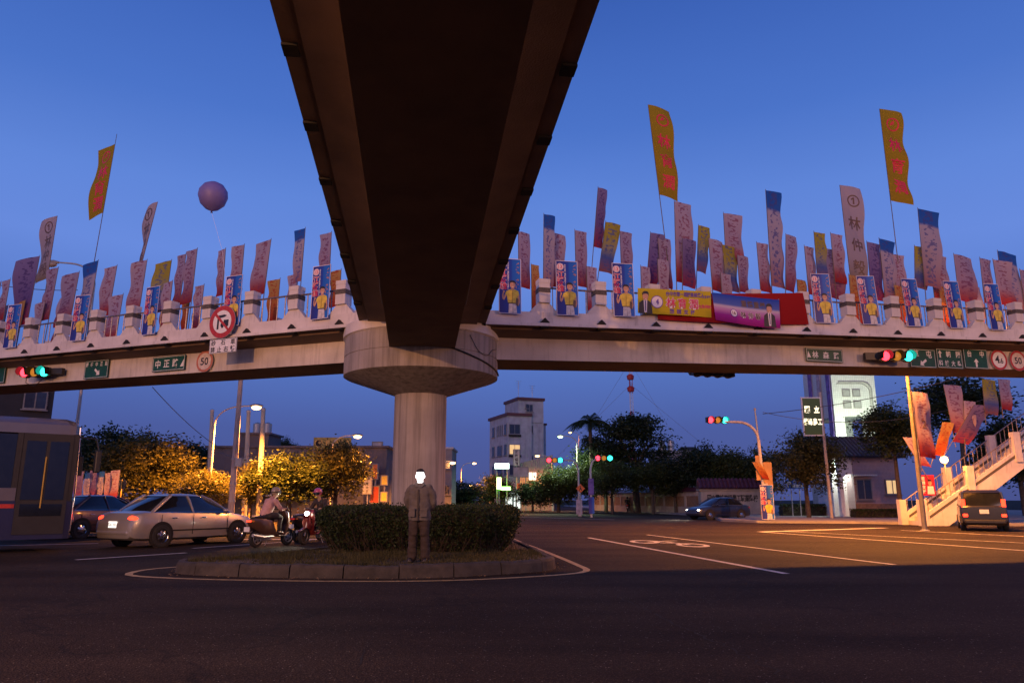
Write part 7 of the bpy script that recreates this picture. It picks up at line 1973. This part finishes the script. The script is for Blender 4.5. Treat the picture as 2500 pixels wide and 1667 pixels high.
# campaign flags in the row behind the cars
for i, (u, w, kd) in enumerate(((153, 24, 'f_pink'), (191, 22, 'f_purple'), (214, 20, 'f_bluetop'), (229, 20, 'f_purple'), (243, 20, 'f_bluetop'), (262, 20, 'f_rose'), (280, 22, 'f_pink'))):
    Y = 36; B, T = at(u + 4, 1240, Y), at(u + 14, 1147 + (i % 3) * 3, Y); B.z = 0.0
    flag('%s campaign flag in the row behind the cars, %s from the bus' % (FNAME[kd] if kd != 'f_bluetop' else 'blue and white', ORD[i + 1]), B, T, Vector((-1, 0, 0)), w / FPX * Y, 1.35, kd, None, .03, Vector((0, -1, 0)), 'flags in a row behind the cars')
# concrete poles and the thick lamp-side pole
for i, (ut, vt, ub, Y, r, m, lab) in enumerate(((518, 1003, 508, 58, .17, 'concpole', 'short concrete pole left of the street lamp, standing among trees'), (643, 1000, 632, 46, .16, 'concpole', 'leaning concrete pole under the blazing left lamp'), (588, 925, 563, 40, .15, 'polerust', 'tall rust streaked steel pole running up behind the left walkway'), (607, 1005, 596, 52, .16, 'concpole', 'concrete pole half hidden by the steel pole'))):
    T, B = at(ut, vt, Y), at(ub, 1260, Y); B.z = 0
    t = thing('utility_pole', lab, 'pole', B, 0, 'roadside poles')
    MB().tube([(0, 0, 0), (T - B) * .5, T - B], [r * 1.15, r, r * .8], 12).build('shaft', M[m], t, smooth=60); MB().lathe([(r * .95, 0), (r * .95, .12), (r * .5, .18)], 12, T - B - Vector((0, 0, .05))).build('cap', M['steel'], t)
    if i == 2:
        for z in (1.2, 2.1, 3.4): MB().lathe([(r * 1.25, 0), (r * 1.25, .1)], 12, ((T - B) * (z / T.z))).build('clamp', M['steel'], t)
        MB().box(((T - B) * .42) + Vector((.25, -.1, 0)), (.3, .2, .45)).build('junction_box', M['steel'], t)
def wire(label, a, b, sag=.5, r=.018):
    pts = [a.lerp(b, k / 14) - Vector((0, 0, sag * 4 * (k / 14) * (1 - k / 14))) for k in range(15)]
    o = MB().tube(pts, r, 5).build('overhead_wire', M['black'], None, label=label, category='wire', group='overhead wires')
wire('thin wire running down from the left walkway to the low building', at(372, 945, 40), at(545, 1098, 60), .3, .022)
wire('wire from the concrete pole to the leaning pole', at(515, 1090, 58), at(636, 1105, 46), .5)
wire('wire between the leaning pole and the low building', at(638, 1085, 46), at(760, 1095, 61), .4)
wire('upper wire from the signal mast to the staircase, crossing the school sign', at(1862, 1010, 45), at(2350, 920, 39), .25, .02)
wire('lower wire from the signal mast passing the gate tower', at(1862, 1006, 45), at(2420, 968, 42), 1.0, .016)
wire('wire at the left edge above the walkway', at(-10, 695, 33), at(190, 708, 34), .1)
# cables sagging on the pier cap and below the overhead arm
def cable(label, pts, r=.014):
    MB().tube(smooth3(pts), r, 6).build('cable', M['black'], None, label=label, category='cable', group='loose cables on the footbridge')
def smooth3(pts):
    out = []
    for i in range(len(pts) - 1):
        p0, p1, p2, p3 = (Vector(pts[min(max(i + k, 0), len(pts) - 1)]) for k in (-1, 0, 1, 2))
        for k in range(6):
            t = k / 6; out.append(.5 * ((2 * p1) + (p2 - p0) * t + (2 * p0 - 5 * p1 + 4 * p2 - p3) * t * t + (3 * p1 - p0 - 3 * p2 + p3) * t ** 3))
    return out + [Vector(pts[-1])]
rim = lambda a, z, r=2.07: (CX + r * cos(radians(a)), CY + r * sin(radians(a)), z)
cable('black cable running round the right half of the pier cap', [rim(-66, 5.0), rim(-50, 4.86), rim(-30, 4.72), rim(-12, 4.62), rim(2, 4.58)], .022)
cable('thin loop of wire hanging on the right shoulder of the pier cap', [rim(-48, 5.35), rim(-40, 5.0), rim(-30, 4.92), rim(-22, 5.1), rim(-12, 5.2)], .008)
def okab(s0, s1, t, z0, z1): return [arm_pt('O', s0 + (s1 - s0) * k / 5, t, z0 + (z1 - z0) * (k / 5) - .12 * sin(pi * k / 5)) for k in range(6)]
cable('wire bundle on the left flank of the overhead arm', okab(7.6, 5.2, -.83, 5.44, 5.0), .014); cable('wire bundle on the right flank of the overhead arm', okab(8.2, 5.4, .83, 5.46, 4.98), .014)
